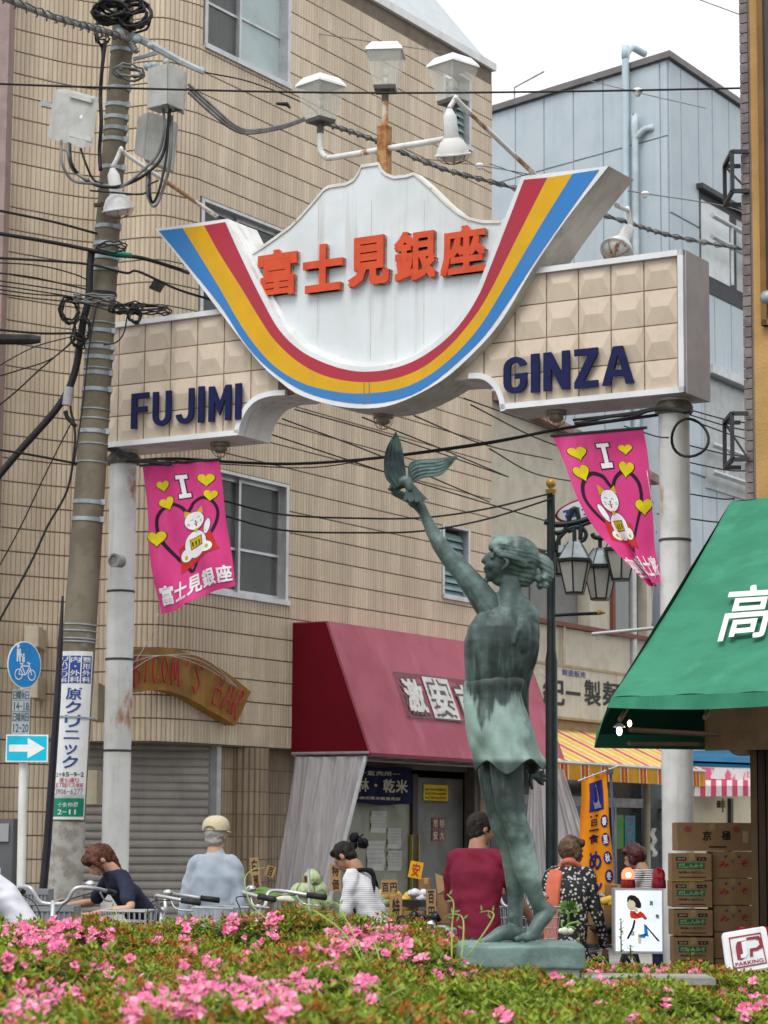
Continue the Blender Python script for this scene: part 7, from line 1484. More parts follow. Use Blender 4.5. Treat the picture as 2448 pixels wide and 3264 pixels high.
m = mat('floral', (.03, .03, .032), rough=.85); N, L = m.node_tree.nodes, m.node_tree.links; vo = N.new('ShaderNodeTexVoronoi'); vo.inputs['Scale'].default_value = 42; tc = N.new('ShaderNodeTexCoord'); L.new(tc.outputs['Object'], vo.inputs['Vector']); rp = N.new('ShaderNodeMapRange'); rp.inputs[1].default_value = .30; rp.inputs[2].default_value = .42; rp.inputs[3].default_value = 1; rp.inputs[4].default_value = 0; L.new(vo.outputs['Distance'], rp.inputs[0]); x = N.new('ShaderNodeMix'); x.data_type = 'RGBA'; x.inputs[6].default_value = (.028, .028, .03, 1); x.inputs[7].default_value = (.5, .48, .46, 1); L.new(rp.outputs[0], x.inputs[0]); L.new(x.outputs[2], N['Principled BSDF'].inputs['Base Color'])
def apron_front(e, d):
    c, w, up, S, fw = d['chest'], d['w'], d['up'], d['S'], d['fw']
    e.loft([(d['hip']-K*.28+fw*w*.45, w*.85, w*.45, S), (d['hip']+fw*w*.42, w*.85, w*.45, S), (d['hip']+up*d['sh']*.35+fw*w*.40, w*.72, w*.42, S), (c+fw*w*.42+up*.02, w*.5, w*.36, S)])
def strap_back(e, d):
    w, up, S, fw = d['w'], d['up'], d['S'], d['fw']; a = d['neck']+S*w*.55+up*.0; b_ = d['hip']-S*w*1.0+up*.06
    for sgn in (1, -1):
        a = d['neck']+S*sgn*w*.50-up*.015; mid = d['chest']-fw*(w*.78)+S*sgn*w*.05; b_ = d['hip']+up*.10-S*sgn*w*.97; e.limb([a, mid+up*.05, b_], [.016, .016, .016], 8)
    e.limb([d['hip']+up*.07-S*w*.98, d['hip']+up*.07-fw*w*.82, d['hip']+up*.07+S*w*.98], [.016, .016, .016], 8)
def strap_side(e, d):
    w, up, S, fw = d['w'], d['up'], d['S'], d['fw']
    for k in range(4): e.limb([d['neck']-S*w*(.35+.15*k)-up*.02, d['chest']-fw*w*.70-S*w*(.30+.15*k), d['hip']+up*.12-fw*w*.72-S*w*(.32+.15*k), d['hip']-K*.06-fw*w*.78-S*w*(.30+.15*k)], [.020, .020, .020, .020], 8)
    e.limb([d['neck']-S*w*.42, d['neck']-fw*w*.42+up*.02, d['neck']+S*w*.42], [.022, .022, .022], 8)
person('woman with brown ponytail in navy tee and black apron bending beside the shutter', 312, 2688, 16.2, 1.58, 118, lean=38, headpitch=30, arms=(((15, 50), (80, -20)), ((10, 55), (85, -25))), topm=MAT['navy_tee'], pants=MAT['denim'], hair='pony', hairm=MAT['hair_brown'], extra=[('apron', apron_front, MAT['apron_black'])])
person('old man in cream cap and light grey long-sleeved shirt seen from behind', 690, 2606, 15.6, 1.62, -14, lean=3, arms=(((-4, 11), (18, 1)), ((-6, 10), (22, 0))), build=1.05, topm=MAT['shirt_grey'], pants=MAT['khaki'], sleeve='long', hair='short', hairm=mat('hair_white', (.35, .33, .31), rough=.6), cap=mat('cap_cream', (.46, .41, .30), (.5, .43, .3), ns=8, rough=.8), headyaw=-10)
person('stooping shopkeeper in grey striped tee with black apron straps by the cabbages', 1098, 2678, 16.4, 1.55, 68, lean=22, headpitch=28, arms=(((8, 8), (55, 2)), ((4, 10), (60, 0))), build=1.02, topm=MAT['stripe_tee'], pants=MAT['denim'], hair='short', hairm=MAT['hair_black'], skinm='skin_tan', extra=[('apron', apron_front, MAT['apron_black']), ('apron_strap', strap_back, MAT['apron_black'])])
person('man in dark maroon tee and dark shorts standing astride a bicycle, back to us', 1530, 2582, 15.2, 1.66, -28, lean=5, headpitch=10, headyaw=-30, arms=(((20, 14), (40, 8)), ((28, 16), (50, 4))), build=1.15, topm=MAT['maroon_tee'], pants=MAT['dark_teal'], legs='shorts', hair='short', hairm=MAT['hair_black'], skinm='skin_tan')
person('elderly woman in black floral smock with a coral apron strap holding green herbs', 1822, 2658, 16.6, 1.52, -20, lean=13, headpitch=8, headyaw=-35, arms=(((-6, 10), (25, 4)), ((0, 12), (30, 2))), build=1.12, topm=MAT['floral'], pants=MAT['floral'], legs='skirt', sleeve='long', hair='bob', hairm=MAT['hair_ash'], skinm='skin_tan', extra=[('apron_strap', strap_side, MAT['coral'])])
person('woman with dark red hair and black striped top beyond the red beacon', 2022, 2684, 19.0, 1.50, 62, lean=22, headpitch=12, arms=(((20, 8), (58, 4)), ((22, 10), (62, 6))), build=1.1, topm=MAT['stripe_black'], pants=MAT['navy_trouser'], hair='bob', hairm=MAT['hair_red'])
person('cyclist in white shirt and navy trousers leaving the left edge of the picture', -75, 2630, 14.2, 1.68, 88, lean=38, headpitch=-10, arms=(((60, 8), (70, 4)), ((60, 10), (70, 6))), topm=MAT['white_shirt'], pants=MAT['navy_trouser'], hair='short', hairm=MAT['hair_black'], legsp=(.5, .3), sleeve='long')
# ================================================================ bicycles
def bicycle(label, Y, px, yaw, grips='black_rubber', basket=True, frame='alu', hz=1.06):
    T = thing('bicycle', label, 'bicycle', (0, 0, 0), 'bicycles parked behind the shrubs')
    s = hz/1.0
    def tb(nm, pts, r, m, n=8, sm=True, **k): g = MB(); g.tube(pts, r, n, **k); return g.build(nm, MAT[m], T, smooth=sm)
    V3 = lambda x, y, z: Vector((x, y, z))     # x forward, y left
    for x in (.56, -.50):
        c = V3(x, 0, .33); wh = MB(); wh.tube([c+V3(.315*cos(t), 0, .315*sin(t)) for t in [2*pi*i/28 for i in range(28)]], .018, 8, closed=True); w = wh.build('tyre', MAT['black_rubber'], T, smooth=True)
        g = MB(); g.tube([c+V3(.295*cos(t), 0, .295*sin(t)) for t in [2*pi*i/28 for i in range(28)]], .010, 6, closed=True); g.build('rim', MAT['alu'], w)
        g = MB()
        for i in range(16): t = 2*pi*i/16; g.tube([c+V3(0, .02*(-1)**i, 0), c+V3(.29*cos(t), 0, .29*sin(t))], .0018, 3)
        stuff(g.build('spokes', MAT['alu'], w))
        a0, a1 = (R(30), R(175)) if x > 0 else (R(5), R(185)); g = MB(); g.tube([c+V3(.355*cos(a0+(a1-a0)*i/14), 0, .355*sin(a0+(a1-a0)*i/14)) for i in range(15)], .014, 6); g.build('mudguard', MAT[frame], T, smooth=True)
    tb('fork', crom([V3(.56, .05, .33), V3(.50, .05, .50), V3(.44, .0, .62)], 4), .013, frame); tb('fork', crom([V3(.56, -.05, .33), V3(.50, -.05, .50), V3(.44, .0, .62)], 4), .013, frame)
    tb('down_tube', crom([V3(.43, 0, .66), V3(.15, 0, .36), V3(0, 0, .30)], 4), .020, frame); tb('seat_tube', [V3(0, 0, .30), V3(-.16, 0, .78)], .017, frame); tb('chain_stay', [V3(0, .03, .30), V3(-.5, .06, .33)], .010, frame); tb('seat_stay', [V3(-.14, 0, .7), V3(-.5, .06, .33)], .010, frame)
    tb('stem', [V3(.44, 0, .60), V3(.385, 0, .98*s)], .016, 'alu'); zh = 1.0*s
    for sd in (1, -1):
        tb('handlebar', crom([V3(.385, 0, .96*s), V3(.39, .08*sd, zh-.03), V3(.40, .14*sd, zh+.05), V3(.33, .23*sd, zh+.05), V3(.20, .27*sd, zh+.03)], 5), .012, 'alu')
        tb('grip', [V3(.21, .268*sd, zh+.032), V3(.09, .285*sd, zh+.018)], .018, grips); tb('brake_lever', crom([V3(.28, .25*sd, zh+.03), V3(.24, .27*sd, zh-.02), V3(.13, .28*sd, zh-.03)], 4), .006, 'alu', 5)
        tb('brake_cable', crom([V3(.28, .25*sd, zh+.03), V3(.40, .22*sd, zh+.02), V3(.47, .06*sd, zh-.08), V3(.44, 0, .62)], 5), .0035, 'wire_black', 5)
    g = MB(); c = V3(.31, .20, zh+.075); g.ball(c, .030, 12, sc=(1, 1, .75)); g.build('bell', mat('chrome', (.7, .7, .7), rough=.15, metal=.9), T, smooth=True)
    g = MB(); g.lathe(V3(-.19, 0, .80), [(0, 0), (.06, .0), (.10, .03), (.10, .055), (.06, .07), (0, .072)], 16); g.build('saddle', MAT['black_rubber'], T, smooth=True)
    tb('rear_rack', [V3(-.2, .05, .70), V3(-.68, .06, .70), V3(-.68, -.06, .70), V3(-.2, -.05, .70)], .007, 'alu', 6); tb('rack_stay', [V3(-.6, .06, .7), V3(-.5, .06, .33)], .006, 'alu', 6)
    if basket:
        g = MB(); b = [(.47, -.13), (.47, .13), (.70, .13), (.70, -.13)]; z0, z1 = .70, .96*s; o = 1.22
        def rg(z): t = (z-z0)/(z1-z0); k = 1+(o-1)*t; return [V3(.585+(x-.585)*k+.02*t, y*k, z) for x, y in b]
        for z in (z0, z1): g.tube(rg(z), .006, 6, closed=True)
        for i in range(1, 5): g.tube(rg(z0+(z1-z0)*i/5), .0025, 4, closed=True)
        A, B = rg(z0), rg(z1)
        for e in range(4):
            for i in range(8): t = i/8; g.tube([A[e].lerp(A[(e+1) % 4], t), B[e].lerp(B[(e+1) % 4], t)], .0025, 4)
        for i in range(6): g.tube([A[0].lerp(A[3], i/6), A[1].lerp(A[2], i/6)], .0025, 4)
        g.build('basket', MAT['alu'], T)
    T.location = Vector((at(px, 2900, Y).x, Y, .004)); T.rotation_euler = (0, 0, R(yaw)); return T
bicycle('black bicycle with thick black grips at the bent woman, nose to the camera', 14.6, 232, -100, hz=1.12, frame='dark_metal', basket=False)
bicycle('silver bicycle with wire basket in front of the old man in the cap', 14.9, 715, 172, hz=1.06)
bicycle('silver bicycle with bell and black grips before the cabbages', 14.2, 1000, 150, hz=1.10)
bicycle('dark bicycle under the man in the maroon tee', 15.1, 1560, -28+90, hz=1.08, frame='dark_metal')
bicycle('silver bicycle of the cyclist at the left edge', 14.2, -150, 178, hz=1.0)
bicycle('silver bicycle low behind the flowers right of the stooping shopkeeper', 14.6, 1230, 8, hz=.88, basket=True)
bicycle('dark wheeled bicycle behind the illuminated sign box', 17.5, 1945, 70, hz=1.0, frame='dark_metal')
# crates and boxes --------------------------------------------------------------
mat('carton', (.36, .225, .115), (.31, .19, .095), ns=5, rough=.85, streak=(.28, .17, .08), bump=.1); mat('carton_dark', (.27, .155, .075), (.22, .13, .06), ns=5, rough=.85); mat('carton_tape', (.42, .29, .12), rough=.4); mat('crate_grey', (.25, .26, .27), (.2, .21, .22), ns=4, rough=.5)
mat('print_green', (.01, .20, .09), rough=.7); mat('print_red', (.42, .04, .04), rough=.7); mat('print_black', (.035, .03, .025), rough=.7); mat('print_cream', (.55, .45, .28), rough=.7); mat('carton_yellow', (.45, .36, .04), rough=.7)
def crate(label, x0, y0, x1, y1, Y, dep=.3):
    q, r_ = at(x0, y1, Y), at(x1, y0, Y); T = thing('plastic_crate', label, 'crate', Vector(((q.x+r_.x)/2, Y+dep/2, q.z))); g = MB(); w = r_.x-q.x; h = r_.z-q.z; t = .012
    g.obox(q, V_(w), VY(t), K*h); g.obox(q+VY(dep), V_(w), VY(t), K*h); g.obox(q+VY(t), V_(t), VY(dep-t), K*h); g.obox(q+V_(w-t)+VY(t), V_(t), VY(dep-t), K*h); g.obox(q+V_(t)+VY(t), V_(w-2*t), VY(dep-t), K*.01); g.build('shell', MAT['crate_grey'], T)
    g = MB(); g.obox(q-VY(.012)+K*(h-.03)-V_(.008), V_(w+.016), VY(.012), K*.03); g.obox(q-VY(.012)-V_(.0), V_(w), VY(.012), K*.02)
    g.build('rim', MAT['crate_grey'], T)
    for i in range(7):
        g = MB(); g.obox(q-VY(.008)+V_(w*(i+.5)/7-.006)+K*.02, V_(.012), VY(.008), K*(h-.05)); g.build('rib', MAT['crate_grey'], T)
    return T
V_ = lambda x: Vector((x, 0, 0)); VY = lambda y: Vector((0, y, 0))
crate('upper grey plastic crate with a slotted front behind the flowers at left', 72, 2836, 150, 2885, 15.0); crate('lower and wider grey plastic crate below the slotted one at left', 108, 2890, 232, 2950, 14.9, .4)
g = MB(); q = at(140, 2990, 14.9); g.obox(Vector((at(60, 2900, 15.0).x, 14.95, 0)), V_(.40), VY(.35), K*(at(100, 2950, 14.95).z-.01)); tag(g.build('crate_stand', MAT['crate_grey']), 'grey base block carrying the two plastic crates', 'stand')
def carton(label, x0, y0, x1, y1, Y, dep=.28, group=None, kind='miso', rot=0., m='carton'):
    q, r_ = at(x0, y1, Y), at(x1, y0, Y); w, h = r_.x-q.x, r_.z-q.z; rx = Vector((cos(rot), sin(rot), 0)); ry = Vector((-sin(rot), cos(rot), 0))
    T = thing('cardboard_box', label, 'cardboard box', q+rx*w/2+ry*dep/2, group); g = MB(); g.obox(q+K*.001, rx*w, ry*dep, K*(h-.003)); g.build('box', MAT[m], T, bevel=.003)
    g = MB(); g.obox(q+K*(h-.003)-ry*.001+rx*(w*.44), rx*.035, ry*(dep+.002), K*.002); g.obox(q+K*(h-.045)-ry*.0012+rx*(w*.44), rx*.035, ry*.0015, K*.042); g.build('tape', MAT['carton_tape'], T)
    f_ = lambda u, v, w_=0: q+rx*(w*u)+K*(h*v)-ry*(.0022+.001*w_)
    def rect(nm, mm, *L, d=0):
        g = MB()
        for a, b, c, e in L: g.quad(f_(a, b, d), f_(c, b, d), f_(c, e, d), f_(a, e, d))
        return g.build(nm, MAT[mm], T)
    if kind == 'green':
        rect('print_band', 'print_green', (.12, .42, .82, .66)); rect('print_block', 'print_black', (.10, .72, .36, .86)); rect('print_block', 'print_black', (.62, .72, .86, .86)); rect('print_line', 'print_black', (.18, .10, .84, .135))
        g = MB(); rowtext(g, 'だし入みそ', .16, .80, .46, .62, lambda u, v, w_=0: f_(u, v, 1.2), .02); g.build('lettering', MAT['print_cream'], T)
        g = MB(); rowtext(g, '味噌十キロ入', .16, .80, .26, .34, lambda u, v, w_=0: f_(u, v, 1.2), .02); rowtext(g, '一二三四五六', .16, .80, .30, .35, lambda u, v, w_=0: f_(u, v, 1.2), .02) if 0 else None; g.build('lettering', MAT['print_black'], T)
        g = MB(); rowtext(g, '信州', .13, .33, .75, .83, lambda u, v, w_=0: f_(u, v, 1.2), .02); rowtext(g, '十入', .65, .83, .75, .83, lambda u, v, w_=0: f_(u, v, 1.2), .02); g.build('lettering', MAT['print_cream'], T)
    elif kind == 'miso':
        g = MB(); rowtext(g, 'み', .15, .42, .38, .62, f_, .03); rowtext(g, 'そ', .66, .90, .42, .66, f_, .03); g.build('lettering', MAT['print_red'], T)
        g = MB(); g.add([f_(.5+.06*cos(t)*(1 if k % 2 else .3), .62+.10*sin(t)*(1 if k % 2 else .3)) for k, t in enumerate([2*pi*i/12 for i in range(12)])], [tuple(range(12))]); g.build('emblem', mat('print_blue', (.06, .10, .16)), T)
        g = MB(); g.add([f_(.33+.04*cos(t), .8+.06*sin(t)) for t in [2*pi*i/12 for i in range(12)]]+[f_(.66+.04*cos(t), .8+.06*sin(t)) for t in [2*pi*i/12 for i in range(12)]], [tuple(range(12)), tuple(range(12, 24))]); g.build('emblem', MAT['print_blue'], T)
    elif kind == 'kyo':
        g = MB(); text(g, '京', lambda u, v, w_=0: f_(.34+.12*u, .36+.34*v), .04); text(g, '極', lambda u, v, w_=0: f_(.60+.12*u, .38+.34*v), .04); g.build('lettering', MAT['print_black'], T)
        g = MB()
        for cx in (.14, .80): g.add([f_(cx+.05*cos(t), .76+.12*sin(t)) for t in [2*pi*i/16 for i in range(16)]], [tuple(range(16))])
        g.build('emblem', mat('print_rose', (.40, .08, .06)), T); rect('print_line', 'print_black', (.42, .12, .66, .17)); rect('label_patch', 'print_cream', (.88, .3, .96, .7))
    return T
load_texts([(c_, 0, False) for c_ in 'だしみそ味噌十キロ入信州京極'])
GB = 'cardboard boxes stacked beside the right arch post'; ordn = ['topmost', 'second from top', 'third from top', 'lowest']
ys = [(2720, 2806), (2808, 2892), (2900, 2983), (2988, 3070), (3072, 3155), (3157, 3240)]
YBX = 16.0
for k, (y0, y1) in enumerate(ys): carton('green-banded brown box, '+['topmost', 'second', 'third', 'fourth', 'fifth', 'lowest'][k]+' of the left column beside the arch post', 2142+k*3-(k % 2)*3, y0, 2268+k*2, y1, YBX, .3, GB, 'green', rot=R(-2+k % 3))
ys = [(2714, 2798), (2800, 2885), (2887, 2970), (2972, 3055), (3057, 3140), (3142, 3225)]
for k, (y0, y1) in enumerate(ys): carton('plain brown box with red kana, '+['topmost', 'second', 'third', 'fourth', 'fifth', 'lowest'][k]+' of the right column against the doors', 2271+k*2, y0, 2400, y1, YBX+.04, .3, GB, 'miso')
carton('wide opened brown box with black characters laid across both columns', 2160, 2622, 2395, 2712, YBX+.02, .26, GB, 'kyo', rot=R(1))
g = MB(); q = at(2130, 2808, YBX-.02); g.obox(q, V_(.24), VY(.02), K*.008); tag(g.build('wooden_slat', MAT['carton_yellow']), 'thin yellow slat between the two upper green-banded boxes', 'slat')
# illuminated sign box with beacons ----------------------------------------------
YX = 15.4
lb_ = thing('light_box_sign', 'glowing white sign box with a drawn shopping woman in red, behind the shrubs', 'sign', at(2038, 2990, YX))
q, r_ = at(1958, 3040, YX), at(2114, 2832, YX); g = MB(); g.obox(q, V_(r_.x-q.x), VY(.16), K*(r_.z-q.z)); g.build('case', MAT['alu'], lb_, bevel=.004)
mat('lit_white', (.80, .87, .92), emit=.42)
W_, H_ = r_.x-q.x, at(2040, 2832, YX).z-at(2040, 2992, YX).z; zq = at(2040, 2992, YX).z
fx = lambda u, v, d=0.: Vector((q.x+W_*u, YX-.003-d, zq+H_*v))
g = MB(); g.quad(fx(.03, -.25), fx(.97, -.25), fx(.97, .96), fx(.03, .96)); g.build('lit_face', MAT['lit_white'], lb_)
mat('lb_black', (.01, .01, .012)); mat('lb_red', (.6, .03, .01), emit=.25); mat('lb_skin', (.62, .56, .40), emit=.25); mat('lb_blue', (.01, .20, .45), emit=.25); mat('lb_white', (.75, .78, .8), emit=.5)
def lbs(pts, m, d, nm): g = MB(); g.add([fx(x, y, d) for x, y in pts], [tuple(range(len(pts)))]); g.build(nm, MAT[m], lb_)
El = lambda cx, cy, rx, ry, n=18: [(cx+rx*cos(2*pi*i/n), cy+ry*sin(2*pi*i/n)) for i in range(n)]
lbs([(.26, .72), (.27, .82), (.33, .87), (.42, .86), (.50, .80), (.55, .70), (.55, .62), (.50, .60), (.42, .64), (.38, .74), (.32, .78), (.28, .73)], 'lb_black', .001, 'hair_drawing'); lbs(El(.355, .67, .085, .10), 'lb_black', .0006, 'outline'); lbs(El(.355, .67, .078, .092), 'lb_skin', .0012, 'face_drawing'); lbs([(.38, .60), (.46, .62), (.50, .54), (.42, .52)], 'lb_skin', .0012, 'neck_drawing')
lbs([(.33, .56), (.40, .55), (.47, .50), (.53, .55), (.60, .50), (.67, .40), (.63, .37), (.57, .42), (.44, .39), (.34, .41), (.32, .48)], 'lb_red', .0016, 'top_drawing'); lbs([(.42, .38), (.58, .41), (.64, .20), (.66, .08), (.46, .10), (.48, .25)], 'lb_white', .0018, 'skirt_drawing')
lbs([(.60, .30), (.66, .26), (.68, .12), (.70, .04), (.60, .06), (.50, .07), (.50, .03), (.61, .01), (.61, .12)], 'lb_blue', .0022, 'bag_drawing'); lbs([(.62, .26), (.64, .27), (.92, -.04), (.88, -.05)], 'lb_black', .0024, 'stick_drawing'); lbs([(.40, .52), (.52, .44), (.51, .43), (.39, .505)], 'lb_black', .0022, 'line_drawing')
lbs([(.40, .38), (.36, .22), (.30, .10), (.25, .0), (.29, -.01), (.34, .09), (.40, .2), (.44, .37)], 'lb_black', .0012, 'line_drawing'); lbs([(.47, .1), (.56, .09), (.54, -.1), (.49, -.1)], 'lb_skin', .0014, 'leg_drawing'); lbs([(.66, .05), (.72, .02), (.80, -.12), (.74, -.13)], 'lb_white', .0026, 'leg_drawing')
load_texts([(c_, 0, False) for c_ in '買物名'])
for ch, u, v in (('買', .72, .66), ('物', .84, .40), ('店', .34, .06)):
    g = MB(); text(g, ch, lambda a, b, w=0: fx(u+.07*a, v+.09*b, .003), .03); g.build('lettering', MAT['lb_black'], lb_)
for k, (x, lit) in enumerate(((2002, 1), (2100, 0))):
    c = at(x, 2832, YX+.06); g = MB(); g.lathe(c, [(.045, 0), (.048, .01), (.045, .05), (.040, .06)], 18); T = thing('beacon_lamp', ['red beacon lamp lit bright on the left top of the sign box', 'unlit dark red beacon lamp at the right top of the sign box'][k], 'beacon', c, 'beacon lamps'); g.build('base', mat('beacon_base', (.22, .006, .01), rough=.3, emit=.0), T, smooth='a')
    mm = mat('beacon_lit', (1., .10, .045), emit=3.) if lit else mat('beacon_off', (.35, .01, .015), rough=.15)
    g = MB(); g.lathe(c+K*.06, [(.040, 0), (.042, .03), (.034, .055), (.015, .07), (0, .072)], 18); g.build('dome', mm, T, smooth=True)
    if lit: g = MB(); g.ball(c+K*.085-VY(.028), .020, 10); g.build('bulb', mat('beacon_core', (1., .75, .30), emit=9.), T, smooth=True)
# JP sign -----------------------------------------------------------------------
YJ = 12.4; jp = thing('parking_sign', 'tilted white plastic sign with a red framed JP mark at the lower right', 'sign', at(2370, 3120, YJ))
A_, B_, C_, D_ = at(2318, 3110, YJ), at(2470, 3082, YJ), at(2440, 2952, YJ+.05), at(2300, 2975, YJ+.05)
fj = quadfn(A_, B_, C_, D_); nj = (B_-A_).cross(D_-A_).normalized(); nj = nj if nj.y < 0 else -nj
rr = []
for (cx, cy, a0) in ((.93, .93, 0), (.07, .93, 90), (.07, .07, 180), (.93, .07, 270)):
    for i in range(6): t = R(a0+i*18); rr.append(fj(cx+.07*cos(t), cy+.08*sin(t)))
g = MB(); g.prism([p for p in rr], -nj*.04); g.build('panel', mat('sign_plastic', (.68, .69, .70), rough=.35), jp, bevel=.006)
fj2 = lambda u, v, d=.004: fj(u, v)+nj*d
g = MB()
for a, b, c, e in ((.14, .12, .86, .15), (.14, .84, .86, .87), (.14, .15, .165, .84), (.835, .15, .86, .84)): g.quad(fj2(a, b), fj2(c, b), fj2(c, e), fj2(a, e))
g.build('red_frame', mat('jp_red', (.24, .02, .035), rough=.4), jp)
g = MB(); g.add([fj2(*p) for p in ((.26, .32), (.26, .62), (.31, .74), (.50, .74), (.50, .48), (.44, .36), (.36, .30))], [tuple(range(7))]); g.build('emblem', MAT['jp_red'], jp)
g = MB(); g.add([fj2(x, y, .006) for x, y in ((.40, .72), (.50, .72), (.50, .42), (.44, .34), (.34, .34), (.34, .42), (.40, .44))], [tuple(range(7))]); g.build('emblem', MAT['sign_plastic'], jp)
g = MB()
for L in ([(.52, .74), (.70, .74), (.78, .70), (.78, .58), (.70, .53), (.60, .53), (.60, .46), (.72, .46), (.85, .52), (.86, .70), (.80, .80), (.52, .80)], [(.56, .53), (.62, .53), (.60, .34), (.53, .34)]): g.add([fj2(x, y, .005) for x, y in L], [tuple(range(len(L)))])
g.build('emblem', MAT['jp_red'], jp)
g = MB(); text(g, 'PARKING', lambda u, v, w=0: fj2(.2+.6*u, .17+.09*v), .02); g.build('lettering', MAT['jp_red'], jp)
g = MB()
for x in (2330, 2440): c = at(x, 3100, YJ+.03); g.tube([c, Vector((c.x, c.y+.1, 0))], .012, 8)
g.build('stand', MAT['alu'], jp)
for k, x in enumerate((2366, 2402, 2438)):
    c = at(x, 2965, YJ+1.2); T = thing('bottle', ['leftmost', 'middle', 'rightmost'][k]+' red-capped dark bottle behind the tilted sign', 'bottle', Vector((c.x, c.y, c.z-.25)), 'red-capped bottles'); g = MB(); g.lathe(Vector((c.x, c.y, c.z-.26)), [(0, 0), (.035, 0), (.037, .12), (.03, .17), (.014, .21), (.014, .25)], 14); g.build('glass', mat('bottle_dark', (.04, .015, .01), rough=.1), T, smooth=True)
    g = MB(); g.lathe(Vector((c.x, c.y, c.z-.015)), [(.02, 0), (.02, .03), (.018, .034), (0, .034)], 12); g.build('cap', mat('cap_red', (.45, .01, .015), rough=.3), T)
g = MB(); c = at(2400, 3000, YJ+1.2); g.obox(Vector((c.x-.25, c.y-.1, 0)), V_(.8), VY(.4), K*(at(2402, 2965, YJ+1.2).z-.262)); tag(g.build('bottle_shelf', MAT['carton_dark']), 'brown shelf carrying the red-capped bottles', 'shelf')
# orange nobori banner -----------------------------------------------------------
YO = 18.2; nbn = thing('nobori_banner', 'orange upright banner with blue panel and dark brush characters on a thin pole', 'banner', at(1955, 2900, YO))
OA, OB, OC, OD = at(1850, 2850, YO), at(1962, 2850, YO), at(1930, 2462, YO), at(1851, 2490, YO)
OB = at(1962, 2842, YO); fo0 = quadfn(OA, OB, OC, OD)
def fo(u, v, d=0.): return fo0(u, v)+Vector((.006*sin(v*9), -d-.018*sin(u*5+v*7)-.010*sin(u*11-v*4), 0))
g = MB(); g.grid(lambda u, v: fo(u, v), 14, 30); g.grid(lambda u, v: fo(u, v, -.003), 14, 30, flip=True); g.build('cloth', mat('nobori_orange', (.72, .25, .012), (.66, .22, .012), ns=3, rough=.8), nbn, smooth=True)
def patch2(u0, u1, v0, v1, m, d, nm='print_area'):
    g = MB(); g.grid(lambda u, v: fo(u0+(u1-u0)*u, v0+(v1-v0)*v, d), 6, 8); g.build(nm, MAT[m], nbn)
mat('nobori_blue', (.03, .03, .17), rough=.8); patch2(.30, .83, .70, .955, 'nobori_blue', .003)
load_texts([(c_, 0, False) for c_ in '一日食めん春夏秋冬屋'])
def och(ch, u0, u1, v0, v1, m, bold, d=.004):
    g = MB(); text(g, ch, lambda a, b, w=0: fo(u0+(u1-u0)*a, v0+(v1-v0)*b, d), bold); g.build('lettering', MAT[m], nbn)
mat('nobori_ink', (.05, .025, .06), rough=.8)
for ch, v0, v1, u0, u1 in (('一', .655, .668, .34, .62), ('日', .575, .635, .38, .58), ('一', .535, .548, .32, .64), ('食', .43, .505, .30, .62), ('め', .20, .36, .24, .64), ('ん', .02, .17, .20, .62)): och(ch, u0, u1, v0, v1, 'nobori_ink' if ch not in 'めん' else 'nobori_blue', .04)
for ch, v in (('春', .60), ('夏', .445), ('秋', .29), ('冬', .135)):
    g = MB(); g.add([fo(.83+.125*cos(t)-.10*(.5-v)*0, v+.055*sin(t)+.0, .004) for t in [2*pi*i/24 for i in range(24)]], [tuple(range(24))]); g.build('print_disc', MAT['nobori_blue'], nbn); och(ch, .755, .905, v-.036, v+.036, 'bn_white', .03, .0055)
g = MB(); g.add([fo(*p, .0045) for p in ((.50, .72), (.44, .78), (.46, .84), (.55, .94), (.63, .84), (.66, .78), (.75, .72))], [tuple(range(7))]); g.build('symbol', mat('nobori_pale', (.30, .30, .42)), nbn)
for k in range(3):
    c0 = fo0((.15, .5, .95)[k], 1.0); g = MB(); g.tube([c0, c0+K*.025], .004, 5); g.build('ring', MAT['bn_white'], nbn)
g = MB(); g.tube([at(1970, 3000, YO), at(1946, 2455, YO)], .010, 8); g.build('pole', mat('pole_blue', (.10, .13, .22), rough=.4), nbn); g = MB(); g.tube([at(1843, 2490, YO), at(1975, 2440, YO)], .006, 6); g.build('crossbar', MAT['alu'], nbn)
g = MB(); g.box(at(1944, 2460, YO-.02), (.05, .03, .04)); g.build('joint', MAT['lamp_dark'], nbn)
# translucent curtains -----------------------------------------------------------
mat('net', (.56, .53, .55), (.47, .44, .46), ns=3, st=(9, 9, .5), rough=.7, alpha=.80, streak=(.72, .70, .71), sk=(9, 9, .5), slo=.5, shi=.7, samt=.6)
def curtain(lab, tl, tr, br, bl, seed, nm='net_curtain'):
    fq_ = quadfn(bl, br, tr, tl); n_ = (br-bl).cross(K).normalized(); g = MB()
    def F(u, v): 
        c = (1-v); return fq_(u, v)+n_*((.035*sin(u*30+seed)+.02*sin(u*67+seed*2+v*3)+.02*sin(u*13+v*5))*(.35+.65*c))
    g.grid(F, 90, 30); o = g.build(nm, MAT['net'], None, smooth=True); tag(o, lab, 'curtain', 'net curtains of the greengrocer')
    return F
zc = zb-.03 if False else 2.25
zbl = 2.25
cz = lambda p, z: Vector((p.x, p.y, z))
b0a = ona(938, 2410, AW+.05)[0]
TLc, TRc = P(AW+.06, b0a, zbl), P(a2-.03, b0a+.01, zbl) if False else P(AW+.86, b0a+.02, zbl)
BLc = at(880, 2890, TLc.y-.1); BRc = at(1040, 2890, TRc.y-.1)
curtain('grey net curtain hanging from the left end of the red awning', TLc, TRc, cz(BRc, .75), cz(BLc, .75), 1.)
g = MB(); g.tube([TRc, cz(BRc, .75)], .022, 6); tag(g.build('curtain_edge', mat('edge_white', (.62, .62, .64), rough=.6)), 'thick white hem running down the left net curtain', 'curtain hem')
